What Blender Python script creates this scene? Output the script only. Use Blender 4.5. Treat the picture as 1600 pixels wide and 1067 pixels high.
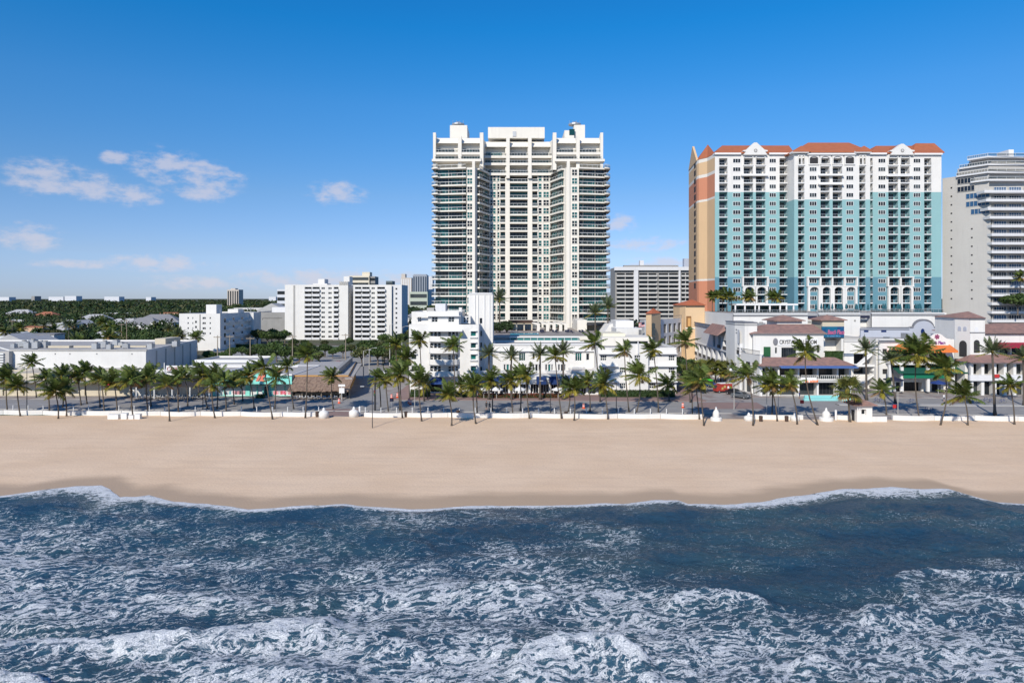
import bpy, bmesh, math, random
import numpy as np
from mathutils import Matrix, Vector
R = random.Random(7)
rad = math.radians
for o in list(bpy.data.objects):
    bpy.data.objects.remove(o)
scene = bpy.context.scene
COL = scene.collection
# ------------------------------------------------------------ camera, sky, sun
HZ, FPX, CAMZ = 466.0, 1067.0, 23.0          # horizon row, focal length in photo pixels, camera height
cam_d = bpy.data.cameras.new('camera')
cam = bpy.data.objects.new('camera', cam_d); COL.objects.link(cam)
cam.location = (0, 0, CAMZ); cam.rotation_euler = (rad(90), 0, 0)
cam_d.sensor_width = 36.0; cam_d.lens = 36.0*FPX/1600.0
cam_d.shift_y = -(533.5-HZ)/1600.0
cam_d.clip_start = 0.5; cam_d.clip_end = 60000
scene.camera = cam
SUN_EL, SUN_AZ = rad(34), math.atan2(-0.40, -0.92)     # sun stands behind the camera, to its left
world = bpy.data.worlds.new('World'); scene.world = world; world.use_nodes = True
vs = scene.view_settings
vs.view_transform = 'Standard'; vs.look = 'None'; vs.gamma = 1.0; vs.exposure = 0.0; vs.use_curve_mapping = False
sun_d = bpy.data.lights.new('sun', 'SUN'); sun_d.energy = 4.9; sun_d.angle = rad(0.53); sun_d.color = (1.0, 0.92, 0.80)
sun = bpy.data.objects.new('sun', sun_d); COL.objects.link(sun)
sdir = Vector((math.sin(SUN_AZ)*math.cos(SUN_EL), math.cos(SUN_AZ)*math.cos(SUN_EL), math.sin(SUN_EL)))
sun.rotation_euler = sdir.to_track_quat('Z', 'Y').to_euler(); sun.location = (-40, -60, 120)

def nd(nt, t, **kw):
    n = nt.nodes.new(t)
    for k, v in kw.items():
        if k.startswith('i_'):
            n.inputs[k[2:].replace('_', ' ')].default_value = v
        else:
            setattr(n, k, v)
    return n
def mth(nt, op, a, b=None, c=None, clamp=False):
    n = nt.nodes.new('ShaderNodeMath'); n.operation = op; n.use_clamp = clamp
    for i, v in enumerate((a, b, c)):
        if v is None: continue
        if isinstance(v, (int, float)): n.inputs[i].default_value = v
        else: nt.links.new(v, n.inputs[i])
    return n.outputs[0]
def vmth(nt, op, a, b=None):
    n = nt.nodes.new('ShaderNodeVectorMath'); n.operation = op
    for i, v in enumerate((a, b)):
        if v is None: continue
        if isinstance(v, (tuple, list)): n.inputs[i].default_value = v
        else: nt.links.new(v, n.inputs[i])
    return n.outputs['Value'] if op in ('LENGTH', 'DOT_PRODUCT') else n.outputs[0]
def smooth(nt, x, a, b):
    n = nt.nodes.new('ShaderNodeMapRange'); n.interpolation_type = 'SMOOTHSTEP'
    n.inputs[1].default_value = a; n.inputs[2].default_value = b
    nt.links.new(x, n.inputs[0]); return n.outputs[0]
def mixc(nt, fac, a, b, blend='MIX'):
    n = nt.nodes.new('ShaderNodeMix'); n.data_type = 'RGBA'; n.blend_type = blend
    for s, v in ((n.inputs[0], fac), (n.inputs[6], a), (n.inputs[7], b)):
        if isinstance(v, (int, float)): s.default_value = v
        elif isinstance(v, (tuple, list)): s.default_value = (*v[:3], 1)
        else: nt.links.new(v, s)
    return n.outputs[2]

def build_sky():
    nt = world.node_tree; nt.nodes.clear()
    out = nd(nt, 'ShaderNodeOutputWorld'); bg = nd(nt, 'ShaderNodeBackground')
    sky = nd(nt, 'ShaderNodeTexSky', sky_type='NISHITA', sun_disc=False)
    sky.sun_elevation = SUN_EL; sky.sun_rotation = SUN_AZ
    sky.altitude = 0; sky.air_density = 1.0; sky.dust_density = 0.15; sky.ozone_density = 3.5
    hs = nd(nt, 'ShaderNodeHueSaturation'); hs.inputs['Hue'].default_value = 0.508; hs.inputs['Saturation'].default_value = 1.25
    hs.inputs['Value'].default_value = 1.0
    nt.links.new(sky.outputs[0], hs.inputs['Color'])
    tc = nd(nt, 'ShaderNodeTexCoord')
    sep = nd(nt, 'ShaderNodeSeparateXYZ'); nt.links.new(tc.outputs['Generated'], sep.inputs[0])
    az = mth(nt, 'ARCTAN2', sep.outputs[0], sep.outputs[1]); el = mth(nt, 'ARCSINE', sep.outputs[2])
    cb = nd(nt, 'ShaderNodeCombineXYZ'); nt.links.new(az, cb.inputs[0]); nt.links.new(el, cb.inputs[1])
    blobs = [(75,277,62,26),(135,291,62,20),(180,245,22,12),(258,260,52,24),(318,274,62,19),(318,302,52,12),(212,306,44,16),(528,303,40,17),
             (42,370,52,20),(245,411,80,12),(1008,382,58,10),(970,350,24,14),(1040,411,75,8),(520,437,150,15),(310,441,90,10),(110,412,60,7)]
    cl = []
    for px, py, w, h in blobs:
        a = math.atan((px-800)/FPX); cl.append((a, math.atan((HZ-py)/FPX*math.cos(a)), 1.2*w/FPX*math.cos(a)**2, 1.25*h/FPX*math.cos(a)))
    rr = random.Random(3)
    for k in range(14):                      # the same fair-weather clouds go on round the rest of the sky
        a = rr.uniform(0.8, 5.5); cl.append((a if a < math.pi else a-2*math.pi, rr.uniform(.03, .2), rr.uniform(.03, .07), rr.uniform(.008, .02)))
    best = None
    for a, e, w, h in cl:
        d = vmth(nt, 'LENGTH', vmth(nt, 'MULTIPLY', vmth(nt, 'SUBTRACT', cb.outputs[0], (a, e, 0)), (1/w, 1/h, 0)))
        v = mth(nt, 'SUBTRACT', 1.0, d)
        best = v if best is None else mth(nt, 'MAXIMUM', best, v)
    mp = vmth(nt, 'MULTIPLY', cb.outputs[0], (1.0, 2.1, 0))
    n1 = nd(nt, 'ShaderNodeTexNoise', noise_dimensions='2D'); n1.inputs['Scale'].default_value = 34; n1.inputs['Detail'].default_value = 8; n1.inputs['Roughness'].default_value = 0.6
    nt.links.new(mp, n1.inputs['Vector'])
    dens = mth(nt, 'ADD', mth(nt, 'MULTIPLY', best, 0.75), mth(nt, 'MULTIPLY', mth(nt, 'SUBTRACT', n1.outputs[0], 0.5), 2.3))
    dens = mth(nt, 'MULTIPLY', smooth(nt, dens, -0.15, 0.85), smooth(nt, best, -0.25, 0.3))
    fac = mth(nt, 'MULTIPLY', dens, 0.62)
    # tint by elevation: the low sky is graded paler and bluer all round
    low = smooth(nt, el, 0.34, -0.02)
    tint = mixc(nt, low, (0.62, 0.93, 1.22), (0.86, 0.90, 1.20))
    skyc = mixc(nt, 1.0, hs.outputs[0], tint, 'MULTIPLY')
    rp = nd(nt, 'ShaderNodeValToRGB'); cr = rp.color_ramp
    stops = [(0.0,(.72,.86,1.22)),(.03,(.75,.87,1.2)),(.124,(.94,.93,1.0)),(.29,(1.16,1.08,.94)),(.54,(1.0,1.3,1.11)),(.75,(.36,1.37,1.2)),(1.0,(.36,1.3,1.2))]
    while len(cr.elements) < len(stops): cr.elements.new(.5)
    for e_, (p_, c_) in zip(cr.elements, stops): e_.position = p_; e_.color = (*[v/1.5 for v in c_], 1)
    nt.links.new(mth(nt, 'MULTIPLY', el, 2.0, clamp=True), rp.inputs[0])
    skyc = vmth(nt, 'MULTIPLY', vmth(nt, 'MULTIPLY', skyc, rp.outputs[0]), (1.5, 1.5, 1.5))
    col = mixc(nt, fac, skyc, (6.9, 6.6, 7.3))
    nt.links.new(col, bg.inputs['Color']); bg.inputs['Strength'].default_value = 0.10
    nt.links.new(bg.outputs[0], out.inputs[0])
build_sky()
world.cycles.sampling_method = 'MANUAL'; world.cycles.sample_map_resolution = 256

# ------------------------------------------------------------ helpers
def X(px, D): return (px-800.0)*D/FPX
def Z(py, D): return CAMZ-(py-HZ)*D/FPX
def DG(py, z=0.0): return (CAMZ-z)*FPX/(py-HZ)       # distance of a ground point seen in a row

MATS = {}
def mat(name, col, rough=0.75, var=0.10, scale=0.6, streak=0.0, col2=None, metal=0.0, spec=0.35, bump=0.0, bscale=8.0, rnd=0.0, fine=0.06):
    """painted or mineral surface: large blotches, fine grain, vertical rain streaks, per-object tint"""
    if name in MATS: return MATS[name]
    m = bpy.data.materials.new(name); m.use_nodes = True; nt = m.node_tree
    b = nt.nodes['Principled BSDF']
    b.inputs['Roughness'].default_value = rough; b.inputs['Metallic'].default_value = metal; b.inputs['Specular IOR Level'].default_value = spec
    g = nd(nt, 'ShaderNodeNewGeometry')
    n1 = nd(nt, 'ShaderNodeTexNoise'); n1.inputs['Scale'].default_value = scale; n1.inputs['Detail'].default_value = 6
    nt.links.new(g.outputs['Position'], n1.inputs['Vector'])
    c2 = col2 if col2 else tuple(c*0.62 for c in col)
    f = mth(nt, 'MULTIPLY', smooth(nt, n1.outputs[0], 0.35, 0.75), var*(1 if not col2 else 4), clamp=True)
    c = mixc(nt, f, col, c2)
    if fine:
        n3 = nd(nt, 'ShaderNodeTexNoise'); n3.inputs['Scale'].default_value = scale*14; n3.inputs['Detail'].default_value = 3
        nt.links.new(g.outputs['Position'], n3.inputs['Vector'])
        c = mixc(nt, mth(nt, 'MULTIPLY', n3.outputs[0], fine*2), c, tuple(v*0.5 for v in col))
    if streak:
        v = vmth(nt, 'MULTIPLY', g.outputs['Position'], (1.3, 1.3, 0.07))
        n2 = nd(nt, 'ShaderNodeTexNoise'); n2.inputs['Scale'].default_value = 1.0; n2.inputs['Detail'].default_value = 5
        nt.links.new(v, n2.inputs['Vector'])
        c = mixc(nt, mth(nt, 'MULTIPLY', smooth(nt, n2.outputs[0], 0.5, 0.8), streak), c, tuple(v*0.45 for v in col))
    if rnd:
        oi = nd(nt, 'ShaderNodeObjectInfo')
        hs = nd(nt, 'ShaderNodeHueSaturation'); nt.links.new(c, hs.inputs['Color'])
        nt.links.new(mth(nt, 'ADD', mth(nt, 'MULTIPLY', oi.outputs['Random'], rnd), 1-rnd/2), hs.inputs['Value'])
        nt.links.new(mth(nt, 'ADD', mth(nt, 'MULTIPLY', oi.outputs['Random'], rnd*0.06), 0.5-rnd*0.03), hs.inputs['Hue'])
        c = hs.outputs[0]
    nt.links.new(c, b.inputs['Base Color'])
    if bump:
        n4 = nd(nt, 'ShaderNodeTexNoise'); n4.inputs['Scale'].default_value = bscale; n4.inputs['Detail'].default_value = 5
        nt.links.new(g.outputs['Position'], n4.inputs['Vector'])
        bp = nd(nt, 'ShaderNodeBump'); bp.inputs['Strength'].default_value = bump; bp.inputs['Distance'].default_value = 0.1
        nt.links.new(n4.outputs[0], bp.inputs['Height']); nt.links.new(bp.outputs[0], b.inputs['Normal'])
    MATS[name] = m; return m
def glass(name, a, bcol, share=0.5, rough=0.06):
    """window glass: dark room or tinted pane, drawn blinds in some; differs from pane to pane"""
    if name in MATS: return MATS[name]
    m = bpy.data.materials.new(name); m.use_nodes = True; nt = m.node_tree; b = nt.nodes['Principled BSDF']
    b.inputs['Roughness'].default_value = rough; b.inputs['Specular IOR Level'].default_value = 0.35
    oi = nd(nt, 'ShaderNodeObjectInfo'); g = nd(nt, 'ShaderNodeNewGeometry')
    n = nd(nt, 'ShaderNodeTexNoise'); n.inputs['Scale'].default_value = 0.55; n.inputs['Detail'].default_value = 2
    nt.links.new(g.outputs['Position'], n.inputs['Vector'])
    r = mth(nt, 'ADD', mth(nt, 'MULTIPLY', oi.outputs['Random'], 0.7), mth(nt, 'MULTIPLY', n.outputs[0], 0.6))
    f = smooth(nt, r, 0.95-share*0.8, 1.1-share*0.8)
    nt.links.new(mixc(nt, f, a, bcol), b.inputs['Base Color'])
    MATS[name] = m; return m

WM = {}                                             # world matrices of everything that is built, for parenting
def link(o, parent=None, M=None):
    COL.objects.link(o)
    if M is not None: o.matrix_basis = M
    WM[o.name] = M if M is not None else Matrix.Identity(4)
    if parent is not None:
        o.parent = parent; o.matrix_parent_inverse = WM[parent.name].inverted()
    return o
def tag(o, label, cat, group=None):
    o['label'] = label; o['category'] = cat
    if group: o['group'] = group
    return o
def thing(name, label, cat, loc=(0, 0, 0), group=None, rz=0.0):
    o = bpy.data.objects.new(name, None); o.empty_display_size = 0.5
    link(o, None, Matrix.Translation(loc) @ Matrix.Rotation(rz, 4, 'Z'))
    return tag(o, label, cat, group)
class MB:
    def __init__(s): s.v = []; s.f = []; s.m = []
    def add(s, vs, fs, mi=0):
        n = len(s.v); s.v += [tuple(v) for v in vs]; s.f += [tuple(i+n for i in f) for f in fs]; s.m += [mi]*len(fs); return s
    def box(s, x0, x1, y0, y1, z0, z1, mi=0):
        return s.add([(x0,y0,z0),(x1,y0,z0),(x1,y1,z0),(x0,y1,z0),(x0,y0,z1),(x1,y0,z1),(x1,y1,z1),(x0,y1,z1)],
                     [(0,3,2,1),(4,5,6,7),(0,1,5,4),(1,2,6,5),(2,3,7,6),(3,0,4,7)], mi)
    def prism(s, poly, z0, z1, mi=0, top=None, z1f=None):
        n = len(poly); zt = [z1]*n if z1f is None else z1f
        s.add([(p[0],p[1],z0) for p in poly]+[(p[0],p[1],zt[i]) for i, p in enumerate(poly)],
              [(i,(i+1)%n,(i+1)%n+n,i+n) for i in range(n)]+[tuple(range(n-1,-1,-1))], mi)
        return s.add([(p[0],p[1],zt[i]) for i, p in enumerate(poly)], [tuple(range(n))], mi if top is None else top)
    def xz(s, poly, y0, y1, mi=0):                  # outline in x,z pushed from y0 (front) to y1
        n = len(poly)
        return s.add([(p[0],y0,p[1]) for p in poly]+[(p[0],y1,p[1]) for p in poly],
                     [tuple(range(n)), tuple(range(2*n-1,n-1,-1))]+[(i,i+n,(i+1)%n+n,(i+1)%n) for i in range(n)], mi)
    def tube(s, pts, rs, n=8, mi=0, cap=True):
        pts = [Vector(p) for p in pts]; rs = rs if isinstance(rs, (list, tuple)) else [rs]*len(pts)
        vs = []
        for i, p in enumerate(pts):
            t = (pts[min(i+1,len(pts)-1)]-pts[max(i-1,0)]).normalized()
            u = t.cross(Vector((0.13,1,0.07))).normalized(); w = t.cross(u)
            for k in range(n):
                a = 2*math.pi*k/n; vs.append(p+(u*math.cos(a)+w*math.sin(a))*rs[i])
        fs = [(i*n+k, i*n+(k+1)%n, (i+1)*n+(k+1)%n, (i+1)*n+k) for i in range(len(pts)-1) for k in range(n)]
        if cap: fs += [tuple(range(n-1,-1,-1)), tuple(range((len(pts)-1)*n, len(pts)*n))]
        return s.add(vs, fs, mi)
    def lathe(s, prof, c=(0,0,0), n=14, mi=0):
        vs = [(c[0]+r*math.cos(2*math.pi*k/n), c[1]+r*math.sin(2*math.pi*k/n), c[2]+z) for r, z in prof for k in range(n)]
        fs = [(i*n+k, i*n+(k+1)%n, (i+1)*n+(k+1)%n, (i+1)*n+k) for i in range(len(prof)-1) for k in range(n)]
        fs += [tuple(range(n-1,-1,-1)), tuple(range((len(prof)-1)*n, len(prof)*n))]
        return s.add(vs, fs, mi)
    def hip(s, x0, x1, y0, y1, z0, z1, ridge=None, mi=0, lip=0.0):
        """hipped roof; ridge = (xa, xb) or (x, x) for a pyramid"""
        ym = (y0+y1)/2
        xa, xb = ridge if ridge else ((x0+x1)/2,)*2
        if lip: s.box(x0, x1, y0, y1, z0-lip, z0, mi)
        return s.add([(x0,y0,z0),(x1,y0,z0),(x1,y1,z0),(x0,y1,z0),(xa,ym,z1),(xb,ym,z1)],
                     [(0,1,5,4),(1,2,5),(2,3,4,5),(3,0,4),(0,3,2,1)], mi)
    def mesh(s, name, mats, smooth_=False):
        me = bpy.data.meshes.new(name); me.from_pydata(s.v, [], s.f); me.validate()
        for m in (mats if isinstance(mats, (list, tuple)) else [mats]): me.materials.append(m)
        if len(me.polygons) == len(s.m): me.polygons.foreach_set('material_index', s.m)
        if smooth_: me.polygons.foreach_set('use_smooth', [True]*len(me.polygons))
        me.update(); return me
    def obj(s, name, mats, parent=None, smooth_=False):
        return link(bpy.data.objects.new(name, s.mesh(name, mats, smooth_)), parent)
def inst(name, me, parent, loc, rz=0.0, scale=(1,1,1)):
    return link(bpy.data.objects.new(name, me), parent, Matrix.Translation(loc) @ Matrix.Rotation(rz, 4, 'Z') @ Matrix.Diagonal((*scale, 1)))
UC = {}
def box(name, parent, x0, x1, y0, y1, z0, z1, m):
    """a box as its own object; all boxes of one material share one mesh"""
    if m.name not in UC: UC[m.name] = MB().box(-.5,.5,-.5,.5,-.5,.5).mesh('block_'+m.name, m)
    return inst(name, UC[m.name], parent, ((x0+x1)/2,(y0+y1)/2,(z0+z1)/2), 0, (abs(x1-x0),abs(y1-y0),abs(z1-z0)))
def pbox(name, parent, p0, p1, q0, q1, D0, D1, m):  # as the camera sees its front face at depth D0
    return box(name, parent, X(p0,D0), X(p1,D0), D0, D1, Z(q1,D0), Z(q0,D0), m)
def text(name, parent, s, x0, x1, y, z0, z1, m, thick=0.05, shear=0.0, bold=0.0):
    cu = bpy.data.curves.new('t', 'FONT'); cu.body = s; cu.extrude = thick; cu.shear = shear; cu.offset = bold
    t = bpy.data.objects.new('t', cu); COL.objects.link(t)
    bpy.context.view_layer.update()
    me = bpy.data.meshes.new_from_object(t.evaluated_get(bpy.context.evaluated_depsgraph_get()))
    bpy.data.objects.remove(t)
    co = np.empty(len(me.vertices)*3, dtype=np.float32); me.vertices.foreach_get('co', co); co = co.reshape(-1, 3)
    a, b = co.min(0), co.max(0); q = np.empty_like(co)
    q[:,0] = x0+(co[:,0]-a[0])/(b[0]-a[0])*(x1-x0); q[:,2] = z0+(co[:,1]-a[1])/(b[1]-a[1])*(z1-z0); q[:,1] = y-co[:,2]
    me.vertices.foreach_set('co', q.ravel()); me.materials.clear(); me.materials.append(m); me.update()
    return link(bpy.data.objects.new(name, me), parent)
def scribble(name, parent, x0, x1, y, z0, z1, m, seed=1):
    """lettering too small to read: a row of uneven strokes"""
    rr = random.Random(seed); mb = MB(); x = x0; h = z1-z0
    while x < x1-h*.2:
        w = h*rr.uniform(.25,.6)
        if rr.random() > .14: mb.box(x, min(x1,x+w*.75), y-.03, y, z0, z0+h*rr.uniform(.65,1.0))
        x += w
    return stuff(mb.obj(name, m, parent))
def facade(mb, y, x0, x1, zz, openings, zone):
    """front wall at y with recessed openings (xa, xb, za, zb, depth); zone(z) gives the material slot"""
    xs = sorted(set([x0, x1]+[o[0] for o in openings]+[o[1] for o in openings]))
    zs = sorted(set(list(zz)+[o[2] for o in openings]+[o[3] for o in openings]))
    for i in range(len(xs)-1):
        for k in range(len(zs)-1):
            cx, cz = (xs[i]+xs[i+1])/2, (zs[k]+zs[k+1])/2
            if any(o[0] < cx < o[1] and o[2] < cz < o[3] for o in openings): continue
            mb.add([(xs[i],y,zs[k]),(xs[i+1],y,zs[k]),(xs[i+1],y,zs[k+1]),(xs[i],y,zs[k+1])], [(0,1,2,3)], zone(cx, cz))
    for xa, xb, za, zb, d in openings:
        mi = zone((xa+xb)/2, (za+zb)/2); Y = y+d
        mb.add([(xa,y,za),(xb,y,za),(xb,y,zb),(xa,y,zb),(xa,Y,za),(xb,Y,za),(xb,Y,zb),(xa,Y,zb)],
               [(4,5,6,7),(0,4,7,3),(5,1,2,6),(0,1,5,4),(7,6,2,3)], mi)
def window_mesh(w, h, nx, ny, mf, mg, bar=0.09, deep=0.06):
    """panes behind a frame with glazing bars, front towards -y, origin at the lower left"""
    mb = MB(); mb.box(0, w, 0.02, 0.05, 0, h, 1)
    for i in range(nx+1):
        x = (w-bar)*i/nx; mb.box(x, x+bar, -deep, 0.019, 0, h, 0)
    for k in range(ny+1):
        z = (h-bar)*k/ny; mb.box(bar, w-bar, -deep+.006, 0.018, z, z+bar, 0)
    return mb.mesh('window', [mf, mg])
def rail_mesh(w, h, mr, mp=None, posts=5, glassy=False):
    """railing along x: top rail, bottom rail, posts, pickets or a glass sheet"""
    mb = MB(); mb.box(0, w, -.05, .05, h-.09, h, 0); mb.box(0, w, -.03, .03, .06, .12, 0)
    n = max(2, posts)
    for i in range(n):
        x = (w-.06)*i/(n-1); mb.box(x, x+.06, -.03, .03, .12, h-.09, 0)
    if glassy: mb.box(.06, w-.06, -.008, .008, .14, h-.1, 1)
    return mb.mesh('railing', [mr, mp] if mp else [mr])
def struct(o):
    o['kind'] = 'structure'; return o
def stuff(o):
    o['kind'] = 'stuff'; return o
def vnoise(x, y, seed=0):
    xi = np.floor(x).astype(np.int64); yi = np.floor(y).astype(np.int64); xf = x-xi; yf = y-yi
    def h(a, b):
        n = (a*374761393+b*668265263+seed*1442695041) & 0x7fffffff
        n = ((n ^ (n >> 13))*1274126177) & 0x7fffffff
        return ((n ^ (n >> 16)) & 0xffff)/65535.0
    u = xf*xf*(3-2*xf); v = yf*yf*(3-2*yf)
    return (h(xi,yi)*(1-u)+h(xi+1,yi)*u)*(1-v)+(h(xi,yi+1)*(1-u)+h(xi+1,yi+1)*u)*v
def fbm(x, y, seed=0, octv=4):
    s = 0; a = 0.5; t = 0
    for i in range(octv): s = s+a*vnoise(x*2**i, y*2**i, seed+i*17); t += a; a *= 0.5
    return s/t
# ------------------------------------------------------------ beach, sea, street
SHORE = [(-300,772),(0,774),(60,766),(110,760),(160,757),(175,764),(187,777),(215,775),(235,772),(275,782),(330,788),(390,795),(430,793),(500,789),
         (540,787),(560,790),(640,797),(740,790),(800,789),(860,790),(920,786),(975,786),(1030,780),(1060,781),(1075,787),(1150,787),(1185,783),
         (1230,775),(1290,768),(1310,764),(1370,761),(1390,760),(1440,764),(1480,763),(1520,775),(1560,785),(1600,786),(1900,780)]
def sand_z(D):
    return np.interp(D, [20, 60, 83, 92, 105, 126, 140], [-5.5, -3.4, -2.0, -1.62, -1.0, 0.0, 0.0])
_ex, _ed = [], []
for px, py in SHORE:
    D = 85.0
    for _ in range(30): D = (CAMZ-float(sand_z(D))-.04)*FPX/(py-HZ)
    _ex.append(X(px, D)); _ed.append(D)
def shore_D(x): return np.interp(x, _ex, _ed)+0.9*(fbm(x*0.35, x*0+3.1, 5)-0.5)
def wall_y(x): return 131.6-0.0354*x                # the low beach wall runs slightly aslant

def grid_mesh(name, XX, YY, ZZ, mats, attrs={}):
    n, m = XX.shape
    me = bpy.data.meshes.new(name)
    me.vertices.add(n*m); me.vertices.foreach_set('co', np.stack([XX,YY,ZZ], -1).astype(np.float32).ravel())
    i = np.arange(n*m).reshape(n, m)
    q = np.stack([i[:-1,:-1], i[:-1,1:], i[1:,1:], i[1:,:-1]], -1).reshape(-1, 4)
    me.loops.add(q.size); me.loops.foreach_set('vertex_index', q.ravel().astype(np.int32))
    me.polygons.add(len(q)); me.polygons.foreach_set('loop_start', (np.arange(len(q))*4).astype(np.int32))
    me.polygons.foreach_set('loop_total', np.full(len(q), 4, dtype=np.int32))
    me.update(calc_edges=True); me.polygons.foreach_set('use_smooth', np.ones(len(q), dtype=bool))
    for k, a in attrs.items():
        at = me.attributes.new(k, 'FLOAT', 'POINT'); at.data.foreach_set('value', a.astype(np.float32).ravel())
    for m_ in mats: me.materials.append(m_)
    me.validate(); me.update(); return me

def sand_material():
    m = bpy.data.materials.new('sand'); m.use_nodes = True; nt = m.node_tree; b = nt.nodes['Principled BSDF']
    g = nd(nt, 'ShaderNodeNewGeometry'); at = nd(nt, 'ShaderNodeAttribute', attribute_name='wet')
    n = nd(nt, 'ShaderNodeTexNoise'); n.inputs['Scale'].default_value = 0.09; n.inputs['Detail'].default_value = 7; nt.links.new(g.outputs['Position'], n.inputs['Vector'])
    n2 = nd(nt, 'ShaderNodeTexNoise'); n2.inputs['Scale'].default_value = 3.0; n2.inputs['Detail'].default_value = 6; nt.links.new(g.outputs['Position'], n2.inputs['Vector'])
    n3 = nd(nt, 'ShaderNodeTexNoise'); n3.inputs['Scale'].default_value = 0.5; n3.inputs['Detail'].default_value = 5
    nt.links.new(vmth(nt, 'MULTIPLY', g.outputs['Position'], (0.25, 1.0, 1.0)), n3.inputs['Vector'])
    c = mixc(nt, smooth(nt, n.outputs[0], .3, .7), (0.70,0.525,0.37), (0.65,0.475,0.325))
    c = mixc(nt, mth(nt, 'MULTIPLY', smooth(nt, n3.outputs[0], .5, .75), 0.25), c, (0.55,0.41,0.30))
    c = mixc(nt, mth(nt, 'MULTIPLY', smooth(nt, n2.outputs[0], .4, .75), 0.28), c, (0.50,0.37,0.27))
    n5 = nd(nt, 'ShaderNodeTexNoise'); n5.inputs['Scale'].default_value = 1.0; n5.inputs['Detail'].default_value = 4
    nt.links.new(vmth(nt, 'MULTIPLY', g.outputs['Position'], (0.03, 1.1, 1.0)), n5.inputs['Vector'])
    c = mixc(nt, mth(nt, 'MULTIPLY', smooth(nt, n5.outputs[0], .52, .68), 0.20), c, (0.50,0.37,0.265))
    wet = mth(nt, 'ADD', at.outputs['Fac'], mth(nt, 'MULTIPLY', mth(nt, 'SUBTRACT', n3.outputs[0], 0.5), 0.5))
    w = smooth(nt, wet, 0.15, 0.85)
    c = mixc(nt, w, c, (0.43,0.315,0.215))
    nt.links.new(c, b.inputs['Base Color'])
    nt.links.new(mth(nt, 'SUBTRACT', 0.95, mth(nt, 'MULTIPLY', w, 0.35)), b.inputs['Roughness'])
    b.inputs['Specular IOR Level'].default_value = 0.2
    bp = nd(nt, 'ShaderNodeBump'); bp.inputs['Strength'].default_value = 0.35; bp.inputs['Distance'].default_value = 0.12
    nt.links.new(n2.outputs[0], bp.inputs['Height']); nt.links.new(bp.outputs[0], b.inputs['Normal'])
    return m
def build_beach():
    xs = np.linspace(-175, 175, 520); ys = np.concatenate([np.linspace(40, 78, 20), np.linspace(78.4, 134, 170)])
    XX, YY = np.meshgrid(xs, ys)
    WY = wall_y(XX)+0.2
    YY = np.minimum(YY, WY)
    ZZ = sand_z(YY)+0.10*(fbm(XX*.22, YY*.5, 9)-.5)*np.clip((YY-84)/8, 0, 1)*np.clip((128-YY)/6, 0, 1)
    band = 4.2+2.4*(fbm(XX*.045, XX*0, 21)-.5)*2
    wet = np.clip(1-(YY-shore_D(XX)-band*.4)/5.0, 0, 1)
    o = link(bpy.data.objects.new('beach_sand', grid_mesh('beach_sand', XX, YY, ZZ, [sand_material()], {'wet': wet}))); struct(o)
build_beach()

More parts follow.
